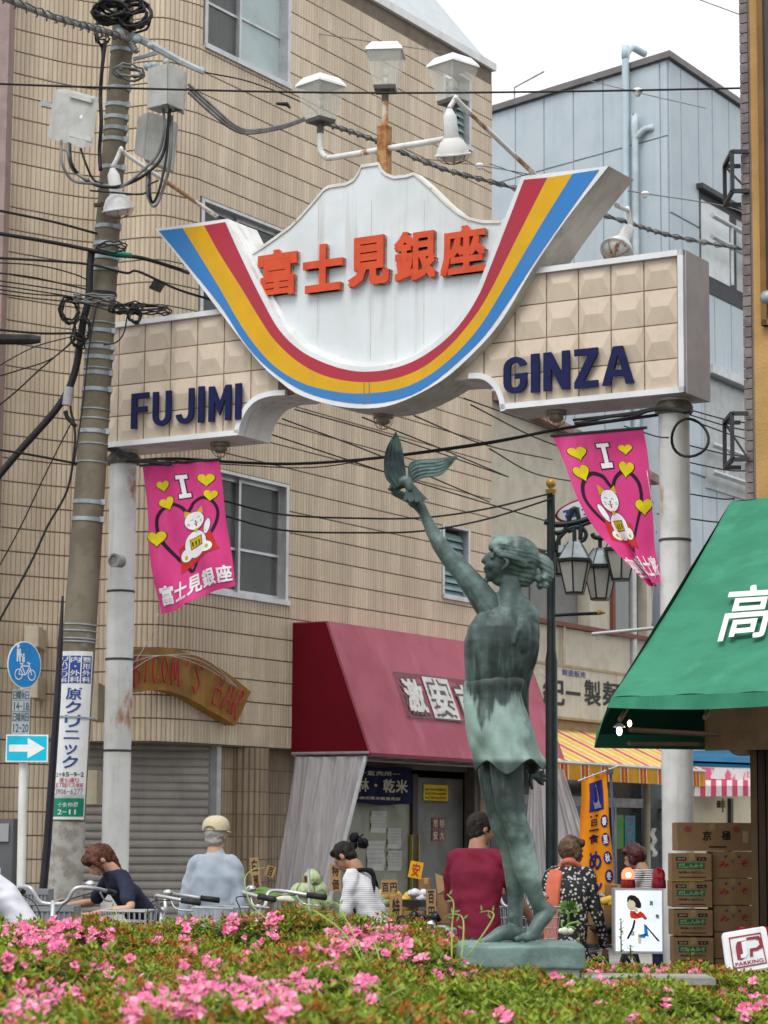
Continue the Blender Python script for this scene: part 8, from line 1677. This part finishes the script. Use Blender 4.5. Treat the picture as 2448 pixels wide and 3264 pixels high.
TL2 = at(1690, 2450, 26.); TR2 = at(1795, 2452, 25.6); curtain('grey net curtain flaring down from the right end of the red awning', TL2, TR2, cz(at(1945, 2880, 25.6), .75), cz(at(1655, 2880, 26.), .75), 4.)
# market stalls -------------------------------------------------------------------
YM = 19.2
def table(lab, x0, x1, ytop, Y, dep=.7):
    q, r_ = at(x0, ytop, Y), at(x1, ytop, Y); T = thing('market_table', lab, 'table', Vector(((q.x+r_.x)/2, Y+dep/2, 0))); g = MB(); g.obox(Vector((q.x, Y, q.z-.03)), V_(r_.x-q.x), VY(dep), K*.03); g.build('table_top', MAT['carton_dark'], T)
    for x in (q.x+.03, r_.x-.03):
        for y in (Y+.04, Y+dep-.04): g = MB(); g.tube([Vector((x, y, .004)), Vector((x, y, q.z-.03))], .02, 8); g.build('leg', MAT['steel'], T)
    return q.z
zt1 = table('long trestle table under the cabbages and leeks', 880, 1060, 2905, YM); zt2 = table('trestle table of boxed produce right of the stooping shopkeeper', 1205, 1480, 2930, YM)
mat('cabbage', (.17, .25, .09), (.38, .45, .24), ns=4, rough=.6, bump=.3, bs=20); mat('cabbage_pale', (.40, .46, .28), (.27, .36, .16), ns=4, rough=.6, bump=.3, bs=20); mat('leek_green', (.12, .26, .05), (.2, .34, .09), rough=.6); mat('leek_white', (.6, .62, .48), rough=.6); mat('yellow_fruit', (.60, .38, .03), (.66, .48, .1), ns=4, rough=.5)
rnm = random.Random(11)
def cabbage(px, py, Y, r, lab, m='cabbage'):
    c = at(px, py, Y); T = thing('cabbage', lab, 'cabbage', c-K*r, 'cabbages heaped on the table'); g = MB(); g.ball(c, r*.85, 14, sc=(1.05, 1, .9)); g.build('heart', MAT['cabbage_pale'], T, smooth=True)
    for k in range(6):
        a = k*pi/3+rnm.random(); up_v = Vector((cos(a)*.8, sin(a)*.8, .35)).normalized(); t = up_v.orthogonal().normalized(); w = up_v.cross(t); g = MB()
        def F(u, v): x, y = (u-.5)*2, (v-.5)*2; rr_ = x*x+y*y; return c+up_v*(r*(1.02-.42*rr_*.75)+.05*r*sin(9*x+5*y)*rr_)+(t*x+w*y)*r*.95*(1-.1*rr_)
        g.grid(F, 8, 8); g.build('leaf', MAT[m], T, smooth=True)
cl = ['topmost pale cabbage of the heap', 'cabbage just right of the heap top', 'cabbage left of the heap in the upper row', 'leftmost cabbage of the lower row', 'second cabbage of the lower row', 'third cabbage of the lower row', 'cabbage at the right end of the lower row', 'cabbage in the middle of the upper row']
for (x, y, r), l in zip(((995, 2795, .10), (1012, 2830, .10), (950, 2835, .09), (925, 2868, .095), (965, 2872, .10), (1000, 2874, .10), (1032, 2870, .095), (975, 2832, .095)), cl): cabbage(x, y+8, YM+.25+rnm.random()*.12, r*.72, l, 'cabbage' if rnm.random() < .45 else 'cabbage_pale')
for k in range(9):
    g = MB(); a = at(870+k*5, 2862-k*1.5, YM+.05+.02*k); b = at(800-k*3, 2848-k*2, YM+.03*k); g.tube([at(905+k*4, 2872, YM+.1), a], .013, 7, mi=1); g.tube(crom([a, a.lerp(b, .5)+K*.02, b], 4), .014, 7, mi=0); tag(g.build('leek', [MAT['leek_green'], MAT['leek_white']], None, smooth=True), ['front', 'second', 'third', 'fourth', 'fifth', 'sixth', 'seventh', 'eighth', 'rearmost'][k]+' green-topped leek of the bundle left of the cabbages', 'leek', 'leeks bundled left of the cabbages')
def sgn(px0, py0, px1, py1, Y, lab, tx, rot=0., m='carton', ink='print_black'):
    q, r_ = at(px0, py1, Y), at(px1, py0, Y); w, h = r_.x-q.x, r_.z-q.z; T = thing('price_card', lab, 'price card', q+V_(w/2), 'cardboard price cards'); rx = Vector((cos(rot), 0, sin(rot))); rz = Vector((-sin(rot), 0, cos(rot))); g = MB(); g.obox(q, rx*w, VY(.006), rz*h); g.build('card', MAT[m], T)
    g = MB(); n = len(tx)
    for k, ch in enumerate(tx):
        if h > w: text(g, ch, lambda u, v, ww=0: q+rx*(w*(.2+.6*u))+rz*(h*(1-(k+.9)/n+.8*v/n))-VY(.002), .03)
        else: text(g, ch, lambda u, v, ww=0: q+rx*(w*(k+.1+.8*u)/n)+rz*(h*(.2+.6*v))-VY(.002), .03)
    g.build('lettering', MAT[ink], T)
load_texts([(c_, 0, False) for c_ in '特価百円安小松菜大根山盛白玉葱'])
for a in ((805, 2735, 835, 2835, YM, 'leaning brown price card at the far left of the stall', '白葱', .12), (842, 2755, 872, 2790, YM+.1, 'small torn brown card right of the leaning one', '百', -.3), (1052, 2755, 1088, 2840, 18.6, 'tall brown price card left of the stooping shopkeeper', '特価', .02), (1215, 2805, 1268, 2852, 19.0, 'wide brown price card behind the yellow bags', '百円', .02), (1242, 2856, 1282, 2935, 18.5, 'tall brown price card amid the yellow bags', '特', .0), (1360, 2835, 1392, 2935, 18.4, 'narrow brown price card before the piled cartons', '百円', .03), (965, 2790, 985, 2815, YM-.1, 'tiny brown card on a white stick over the cabbages', '安', 0.)): sgn(*a)
sgn(1300, 2742, 1342, 2795, 20.2, 'leaning red and yellow printed poster board in the shop mouth', '安', -.18, 'arch_yellow', 'print_red')
g = MB(); g.tube([at(984, 2770, YM-.12), at(986, 2905, YM-.12)], .012, 6); tag(g.build('price_stick', MAT['paper']), 'white stick standing in front of the cabbages', 'stick')
# yellow bags
g = MB(); c = at(1140, 2682, 20.4)  # added black lump in place of a dark hat, not a real bag
for k in range(9): g.ball(c+Vector((rnm.uniform(-.05, .05), rnm.uniform(-.03, .03), rnm.uniform(-.05, .05))), rnm.uniform(.025, .042), 10)
g.v = [v+Vector((noise.noise(v*22), 0, noise.noise(v*25)))*.025 for v in g.v]; g.tube([c+K*.03, c+V_(.05)+K*.06], .006, 6); tag(g.build('hat_lump', MAT['apron_black'], None, smooth=True), 'black lump standing in for a dark hat behind the head of the stooping shopkeeper', 'bag')
bl_ = ['first', 'second', 'third', 'fourth', 'fifth', 'sixth', 'seventh', 'eighth', 'ninth']
for k, (x, y, r) in enumerate(((1215, 2862, .06), (1232, 2850, .065), (1255, 2852, .06), (1290, 2872, .06), (1305, 2862, .055), (1318, 2880, .055), (1300, 2892, .06), (1228, 2872, .06), (1275, 2895, .055))):
    g = MB(); c = at(x, y, YM+.1); g.ball(c, r, 12, sc=(1.1, .9, .85)); vs_ = g.v; g.v = [v+Vector((noise.noise(v*20), 0, noise.noise(v*22)))*.02 for v in vs_]; tag(g.build('fruit_bag', MAT['yellow_fruit' if k not in (0, 7) else 'cabbage_pale'], None, smooth=True), bl_[k]+' bag of '+('yellow' if k not in (0, 7) else 'pale green')+' produce from the left on the trestle table', 'bag', 'bags of produce')
for k, (x, y) in enumerate(((1322, 2848), (1352, 2850), (1345, 2862))):
    g = MB(); c = at(x, y, YM); g.ball(c, .045, 12, sc=(1.3, .9, .8)); g.v = [v+Vector((noise.noise(v*30), 0, noise.noise(v*26)))*.02 for v in g.v]; tag(g.build('plastic_bag', mat('bag_white', (.62, .62, .66), (.4, .3, .34), ns=14, rough=.2), None, smooth=True), ['left', 'right', 'lower'][k]+' shiny white plastic pack on the black tray', 'pack', 'shiny plastic packs')
g = MB(); c = at(1338, 2878, YM-.05); g.box(c, (.28, .3, .05)); tag(g.build('black_tray', MAT['black_rubber']), 'black tray under the shiny packs', 'tray')
g = MB(); c = at(1335, 2932, 18.2)
for k in range(14): g.ball(c+Vector((rnm.uniform(-.13, .13), rnm.uniform(-.05, .05), rnm.uniform(-.03, .03))), rnm.uniform(.03, .055), 8)
g.v = [v+Vector((noise.noise(v*25), noise.noise(v*21), noise.noise(v*23)))*.02 for v in g.v]; tag(g.build('black_bag', mat('bag_black', (.01, .01, .012), rough=.18), None, smooth=True), 'crumpled black plastic bag behind the flowers', 'bag')
boxes = [(1215, 2895, 1245, 2960, 18.6, 'carton under the pale green bags'), (1285, 2905, 1350, 2955, 18.9, 'low carton behind the black bag'), (1395, 2850, 1440, 2945, 18.5, 'tall open carton left of the maroon man'), (1335, 2800, 1372, 2835, 20.4, 'small dark carton deep in the shop mouth'), (1210, 2850, 1240, 2885, 19.6, 'carton hidden behind the yellow bags'), (1560, 2780, 1610, 2850, 19.3, 'carton seen right of the maroon man'), (1880, 2842, 1905, 2880, 17.6, 'pale carton above the stack behind the smock woman'), (1870, 2880, 1962, 2950, 17.4, 'large carton behind the smock woman'), (1875, 2952, 1950, 3010, 17.4, 'lowest carton behind the smock woman'), (1950, 2820, 1990, 2860, 17.6, 'small brown carton left of the beacon'), (900, 2915, 985, 2985, 18.6, 'carton below the cabbages at left'), (1000, 2915, 1060, 2985, 18.6, 'carton below the cabbages at right')]
for x0, y0, x1, y1, Y, l in boxes: carton(l, x0, y0, x1, y1, Y, .25, 'loose cardboard cartons of the market', 'plain', rot=R(rnm.uniform(-8, 8)), m='carton' if rnm.random() < .6 else 'carton_dark')
# flaps on the open carton
g = MB(); q = at(1395, 2850, 18.5); r_ = at(1440, 2850, 18.5); g.add([q, r_, r_+K*.09+V_(.04)-VY(.05), q+K*.16-V_(.02)], [(0, 1, 2, 3)]); tag(g.build('carton_flap', MAT['carton']), 'raised flap of the tall open carton', 'carton flap')
for k, (x, y) in enumerate(((1930, 2872), (1945, 2868), (1950, 2878))):
    g = MB(); g.ball(at(x, y, 17.3), .035, 10, sc=(1.2, .8, .9)); tag(g.build('yellow_pepper', MAT['yellow_fruit'], None, smooth=True), ['left', 'upper', 'right'][k]+' yellow pepper on the large carton by the smock woman', 'pepper', 'yellow peppers')
# herbs in the smock woman's hand
g = MB(); c = at(1812, 2905, 16.3)
for k in range(60):
    d = Vector((rnm.uniform(-1, 1), rnm.uniform(-.6, .6), rnm.uniform(-.3, 1))).normalized(); t = d.orthogonal()*.012; p = c+d*rnm.uniform(.02, .05); g.add([p, p+d*.02+t, p+d*.035, p+d*.02-t], [(0, 1, 2, 3)])
g.tube([c, c-K*.08], .008, 6); tag(g.build('herb_bunch', MAT['leek_green']), 'dark green herb bunch held by the woman in the floral smock', 'herbs')
# turnip-like white bulb with leaves poking up behind the shrubs
c = at(1800, 2968, 13.0); T = thing('spring_onion', 'white bulb with curling green leaves above the shrubs beside the plinth', 'vegetable', c); g = MB()
for dx, r in ((0, .022), (.03, .018), (-.02, .016)): g.ball(c+V_(dx), r, 10)
g.build('bulb', MAT['leek_white'], T, smooth=True)
for k, L in enumerate(([(1800, 2960), (1815, 2945), (1840, 2940), (1852, 2946)], [(1805, 2962), (1822, 2955), (1835, 2962)], [(1795, 2960), (1790, 2945), (1796, 2935)])): g = MB(); g.tube(crom([at(x, y, 13.) for x, y in L], 5), .006, 5); g.build('leaf', MAT['leek_green'], T, smooth=True)
# ================================================================ azalea bed
rg = np.random.default_rng(4)
def HZ(x, y):
    """height of the azalea bed"""
    n = noise.noise; b = 1.03+.065*n(Vector((x*1.1, y*.8, 2)))+.082*n(Vector((x*2.4, y*1.7, 5)))+.040*n(Vector((x*5, y*4, 9)))
    b += .045*min(1, max(0, (y-9.7)/1.2))*(1 if x < .2 else .2)-.075*max(0, min(1, (x-.25)/.6))
    if y < 9.5 and x > .1: b -= .035*min(1, (x-.1)*3)
    b -= .11*max(0, min(1, (x-.75)/.5))*max(0, min(1, (y-8.6)/1.2))
    d = math.hypot((x-.57)/.40, (y-9.62)/.36); b -= .30*max(0, 1-max(0, d-.8)/.5) if d < 1.3 else 0
    return b
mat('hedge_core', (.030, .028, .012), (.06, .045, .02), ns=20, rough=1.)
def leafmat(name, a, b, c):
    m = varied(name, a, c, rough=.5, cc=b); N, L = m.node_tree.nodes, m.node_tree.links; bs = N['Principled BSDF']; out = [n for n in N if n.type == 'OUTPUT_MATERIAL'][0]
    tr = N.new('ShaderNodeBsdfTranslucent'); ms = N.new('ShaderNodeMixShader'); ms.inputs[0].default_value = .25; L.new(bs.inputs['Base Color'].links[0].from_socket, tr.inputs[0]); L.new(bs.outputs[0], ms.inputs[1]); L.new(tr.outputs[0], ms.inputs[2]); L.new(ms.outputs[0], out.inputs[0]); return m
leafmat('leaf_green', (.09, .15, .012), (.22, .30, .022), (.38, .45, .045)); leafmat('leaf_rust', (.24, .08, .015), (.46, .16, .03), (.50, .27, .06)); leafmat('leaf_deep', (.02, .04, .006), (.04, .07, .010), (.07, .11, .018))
AZB = thing('azalea_bed', 'bed of clipped azalea shrubs with pink blossoms filling the foreground', 'shrubs', (0, 8, 0))
x0, x1, y0, y1 = -2.6, 2.6, 4.6, 11.4
nx, ny = 130, 170; g = MB()
g.grid(lambda u, v: Vector((x0+(x1-x0)*u, y0+(y1-y0)*v, HZ(x0+(x1-x0)*u, y0+(y1-y0)*v)-.055)), nx, ny)
g.quad(Vector((x0, y1, 0)), Vector((x1, y1, 0)), Vector((x1, y1, .8)), Vector((x0, y1, .8))); g.quad(Vector((x0, y0, 0)), Vector((x1, y0, 0)), Vector((x1, y0, .98)), Vector((x0, y0, .98)))
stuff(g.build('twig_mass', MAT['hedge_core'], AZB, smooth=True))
def leaves(n_wh, nm, m, size, dz, keep=None, per=6, up=.55, seed=1):
    rr = np.random.default_rng(seed); xs = rr.uniform(-.185, .185, n_wh); ys = 4.8+(rr.random(n_wh)**.85)*6.5; xs = xs*(ys+1.2)
    C = []
    for x, y in zip(xs, ys):
        if keep and not keep(x, y, rr): continue
        h = HZ(x, y); C.append((x, y, h+rr.uniform(*dz)))
    C = np.array(C); n = len(C); 
    az_ = rr.uniform(0, 2*pi, (n, 1))+np.arange(per)[None]*2*pi/per+rr.normal(0, .25, (n, per)); el = rr.normal(up, .35, (n, per)); L_ = size*rr.uniform(.7, 1.25, (n, per)); tl = rr.normal(0, .35, (n, 1, 2))
    d = np.stack([np.cos(az_)*np.cos(el), np.sin(az_)*np.cos(el), np.sin(el)], -1); d[..., :2] += tl; s = np.stack([-np.sin(az_), np.cos(az_), np.zeros_like(az_)], -1)*(L_*.24)[..., None]
    u_ = np.cross(s, d); u_ = u_/np.linalg.norm(u_, axis=-1, keepdims=True)
    c = C[:, None, :]; Ld = d*L_[..., None]
    v = np.stack([c+Ld*.05, c+Ld*.55+s+u_*(L_*.05)[..., None], c+Ld, c+Ld*.55-s+u_*(L_*.05)[..., None]], 2).reshape(-1, 3)
    v -= np.array([0, 8, 0]); nf = len(v)//4; me = bpy.data.meshes.new(nm); me.vertices.add(len(v)); me.vertices.foreach_set('co', v.astype(np.float32).ravel()); me.loops.add(nf*4); me.loops.foreach_set('vertex_index', np.arange(nf*4, dtype=np.int32)); me.polygons.add(nf); me.polygons.foreach_set('loop_start', np.arange(nf, dtype=np.int32)*4); me.update(calc_edges=True); me.validate()
    me.materials.append(MAT[m]); o = bpy.data.objects.new(nm, me); SC.collection.objects.link(o); o.parent = AZB; ORG[o.name] = Vector((0, 8, 0)); return stuff(o)
def rustk(x, y, rr): return noise.noise(Vector((x*1.6, y*1.3, 31)))+noise.noise(Vector((x*5, y*5, 12)))*.6 > rr.uniform(-.35, .45)+(.24 if x > .2 and y < 8.8 else .04)
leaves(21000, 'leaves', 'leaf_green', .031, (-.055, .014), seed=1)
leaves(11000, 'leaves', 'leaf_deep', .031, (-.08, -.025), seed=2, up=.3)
leaves(22000, 'young_leaves', 'leaf_rust', .024, (-.030, .020), rustk, 5, .7, seed=3)
# taller shoots standing above the bed
for k in range(4): pass
# blossoms
varied('petal', (.62, .07, .22), (.80, .40, .52), rough=.55, cc=(.72, .18, .35)); mat('stamen', (.75, .45, .5))
def blossom_mesh(seed):
    r = random.Random(seed); g = MB(); n = 5
    for k in range(n):
        a = 2*pi*k/n+r.uniform(-.1, .1); e = .55+r.uniform(-.2, .25); d = Vector((cos(a), sin(a), 0)); s = Vector((-sin(a), cos(a), 0)); L = .027*r.uniform(.88, 1.1)
        c0 = Vector((0, 0, 0)); m1 = d*L*.45*cos(e)+K*L*.45*sin(e); m2 = d*L*.85*cos(e*.7)+K*L*.8*sin(e*.7); tp = d*L*1.02+K*L*.42+K*r.uniform(-.003, .003); w1, w2 = L*.26, L*.40
        g.add([c0, m1-s*w1, m1+s*w1, m2-s*w2, m2-K*.0022, m2+s*w2, tp], [(0, 1, 4, 2), (1, 3, 4), (2, 4, 5), (3, 6, 4), (4, 6, 5)])
    for k in range(4): a = r.uniform(0, 6.28); g.tube([Vector((0, 0, 0)), Vector((cos(a)*.007, sin(a)*.007, .022))], .0007, 3, cap=False, mi=1)
    o = g.build('bm', [MAT['petal'], MAT['stamen']], None, org=(0, 0, 0)); me = o.data; bpy.data.objects.remove(o); return me
BM = [blossom_mesh(k) for k in range(6)]
def pxof(x, y, z): c = CR.transposed() @ (Vector((x, y, z))-EYE); return 1224+FPX*c.x/-c.z, 1632-FPX*c.y/-c.z
# clusters laid where the bed carries them: (x photo, y photo, spread px, count)
clus = [(60, 2975, 70, 26), (200, 2950, 90, 34), (130, 3010, 90, 22), (300, 2990, 40, 8), (340, 2985, 30, 7), (280, 3005, 20, 4), (405, 2935, 30, 6), (575, 2925, 45, 12), (600, 2985, 50, 7), (730, 2950, 50, 12), (735, 2965, 20, 5), (500, 3010, 18, 3), (595, 3038, 22, 5), (180, 3015, 30, 7), (200, 3030, 25, 4), (345, 3090, 22, 5), (420, 3095, 20, 3), (305, 3112, 14, 3), (165, 3180, 60, 18), (60, 3180, 40, 9), (110, 3235, 30, 6), (30, 3080, 25, 5), (250, 3205, 20, 3), (390, 3160, 25, 5), (470, 3190, 60, 20), (540, 3210, 60, 24), (430, 3240, 50, 12), (620, 3150, 60, 22), (680, 3170, 50, 16), (600, 3200, 50, 12), (760, 3150, 40, 10), (670, 3085, 20, 5), (700, 3095, 15, 3), (770, 3065, 20, 3), (880, 3160, 50, 14), (900, 3200, 60, 16), (800, 3190, 50, 12), (880, 3250, 40, 6), (960, 3150, 30, 6), (1000, 3160, 20, 4), (1060, 2995, 40, 10), (1120, 2985, 50, 18), (1180, 3000, 60, 26), (1240, 2990, 50, 16), (1280, 3020, 40, 12), (1060, 3060, 45, 10), (1090, 3045, 30, 8), (960, 3030, 25, 5), (870, 2990, 40, 5), (860, 2935, 40, 8), (800, 3040, 30, 5), (1135, 3140, 35, 6), (1180, 3145, 20, 4), (1145, 3175, 20, 3), (1290, 2975, 30, 6), (1350, 3050, 25, 4), (1400, 2975, 30, 3), (1430, 3010, 30, 5), (1500, 3090, 45, 12), (1535, 3085, 30, 8), (1410, 3130, 30, 5), (1560, 3010, 20, 0), (1790, 3110, 30, 6), (1820, 3120, 25, 5), (1870, 3130, 30, 7), (1910, 3128, 30, 7), (1960, 3140, 35, 7), (2050, 3105, 40, 12), (2090, 3100, 30, 8), (2110, 3105, 20, 4), (2140, 3070, 15, 3), (2220, 3100, 20, 4), (2350, 3068, 20, 4), (2430, 3080, 25, 8), (2420, 3150, 20, 4), (2130, 3195, 25, 4), (2380, 3230, 50, 16), (2430, 3200, 35, 10), (1620, 3255, 30, 3), (2250, 3140, 20, 2), (30, 3250, 30, 3), (2020, 3250, 20, 2)]
pts = []; rb_ = random.Random(21)
def surf(px, py):
    d = ray(px, py); t = 4.7/d.y
    while t < 12.5:
        p = EYE+d*t
        if p.z < HZ(p.x, p.y)+.004: return p
        t += .03
    return None
for cx, cy, sp, n in clus:
    for k in range(int(n*(1.45 if cx < 1350 else .8)+.5)):
        p = surf(cx+rb_.gauss(0, sp*.42), cy+rb_.gauss(0, 13+sp*.16))
        if p is not None and p.y < 11.2: pts.append(p)
for k in range(40):
    p = surf(rb_.uniform(-30, 2480), rb_.uniform(2960, 3260))
    if p is not None and p.y < 11.2: pts.append(p)
pts.sort(key=lambda p: p.y); far_b = MB()
for k, p in enumerate(pts):
    s = rb_.uniform(.5, .92); q = p+Vector((rb_.uniform(-.01, .01), rb_.uniform(-.02, .02), rb_.uniform(-.005, .018))); M = (Matrix.Rotation(rb_.uniform(.1, 1.15), 3, 'X') @ Matrix.Rotation(rb_.uniform(-.6, .6), 3, 'Y') @ Matrix.Rotation(rb_.uniform(0, 6.3), 3, 'Z'))
    if k < 298:
        o = bpy.data.objects.new('blossom', BM[k % 6]); SC.collection.objects.link(o); o.parent = AZB; o.location = q-Vector((0, 8, 0)); o.rotation_euler = M.to_euler(); o.scale = (s,)*3
    else:
        me = BM[k % 6]; far_b.add([q+M @ (v.co*s) for v in me.vertices], [tuple(f.vertices) for f in me.polygons])
o = far_b.build('blossoms', MAT['petal'], AZB); stuff(o)
# wild stalks growing out of the bed
mat('stalk', (.26, .36, .08), (.34, .40, .12), ns=8, rough=.6); mat('stalk_leaf', (.16, .30, .09), rough=.6)
STK = [([(1180, 3120), (1100, 2980), (1020, 2915), (990, 2900), (960, 2905)], 'long pale stalk arching over the cluster of pink blossoms'), ([(1180, 3110), (1140, 3010), (1105, 2935), (1075, 2880), (1045, 2885)], 'pale stalk curling up towards the silver handlebars'), ([(1470, 3060), (1478, 2960), (1470, 2920), (1435, 2915), (1410, 2930)], 'curled grass shoot left of the statue plinth'), ([(1490, 3050), (1570, 2930), (1560, 2905), (1530, 2908)], 'grass shoot arching near the bronze feet'), ([(1440, 3060), (1440, 2960), (1446, 2880), (1425, 2850)], 'reddish thin stalk rising left of the plinth'), ([(1290, 3150), (1240, 3175), (1200, 3210), (1160, 3255)], 'pale stalk lying across the green leaves in the foreground'), ([(860, 2940), (800, 2880), (780, 2810), (800, 2775), (850, 2765)], 'thin yellow-green stalk in front of the leaning price card'), ([(350, 2960), (372, 2915), (340, 2880)], 'short green shoot before the bent woman'), ([(1220, 3110), (1205, 3040), (1190, 3000)], 'short stalk among the blossoms')]
for k, (L, lab) in enumerate(STK):
    Yk = (7.8, 8., 8.8, 9.0, 8.9, 6.3, 10.2, 10.4, 8.2)[k]; T = thing('grass_stalk', lab, 'plant', at(*L[0], Yk)); g = MB(); C = crom([at(x, y, Yk+.05*i) for i, (x, y) in enumerate(L)], 5); g.tube(C, [.0032*(1-.6*i/len(C)) for i in range(len(C))], 6); g.build('stem', MAT['stalk'], T, smooth=True)
    for j in range(2, len(C)-1, 3):
        p = C[j]; t = (C[j+1]-C[j]).normalized(); d = (t.cross(Vector((0, 1, 0)))*(1 if j % 2 else -1)+Vector((0, 0, .3))).normalized(); w = d.cross(Vector((0, 1, 0)))*.004; Ll = .028; g = MB(); g.add([p, p+d*Ll*.5+w, p+d*Ll, p+d*Ll*.5-w], [(0, 1, 2, 3)]); g.build('leaf', MAT['stalk_leaf'], T)
# taller azalea shoots that break the outline
SHT = [(1980, 3035, 10.4, .13), (2010, 3060, 10.2, .05), (1700, 3010, 10.4, .05), (1850, 3010, 10.6, .04), (470, 2950, 10.8, .05), (1150, 2965, 10.6, .05), (1350, 2990, 10.5, .05), (2200, 3060, 10.0, .04), (900, 2950, 10.8, .04), (1240, 2975, 10.6, .05)]
for k, (x, y, Y, h) in enumerate(SHT):
    c = at(x, y, Y); g = MB(); g.tube([c, c+K*h], .003, 5, mi=1); r = random.Random(k)
    for i in range(int(h/.012)+8):
        a = r.uniform(0, 6.3); z = h*min(1, i/(h/.012+4)); d = Vector((cos(a), sin(a), r.uniform(.2, .9))).normalized(); w = d.cross(K).normalized()*.006; L = .024; p = c+K*z; g.add([p, p+d*L*.55+w, p+d*L, p+d*L*.55-w], [(0, 1, 2, 3)])
    tag(g.build('azalea_shoot', [MAT['leaf_green'], MAT['hedge_core']]), ['tall upright azalea shoot before the glowing sign box', 'small azalea shoot right of the tall one at the sign box', 'azalea shoot just right of the bronze heel', 'azalea shoot behind the right end of the plinth', 'azalea shoot below the old man', 'azalea shoot under the stooping shopkeeper', 'azalea shoot left of the plinth', 'azalea shoot before the stacked boxes', 'azalea shoot below the cabbages', 'azalea shoot below the yellow bags'][k], 'shoot', 'azalea shoots above the bed')
# kerb of the bed
g = MB(); g.box((0, 11.55, .36), (5.6, .16, .72)); g.build('bed_wall', MAT['concrete'])['kind'] = 'structure'
g = MB(); g.obox(Vector((at(1860, 3095, 9.3).x, 9.25, .94)), V_(.5), VY(.3), K*.025); tag(g.build('stone_slab', MAT['concrete']), 'pale flat slab edge showing right of the statue plinth', 'slab')
for m in list(bpy.data.meshes):
    if m.users == 0: bpy.data.meshes.remove(m)
bpy.data.scenes.remove(TS)
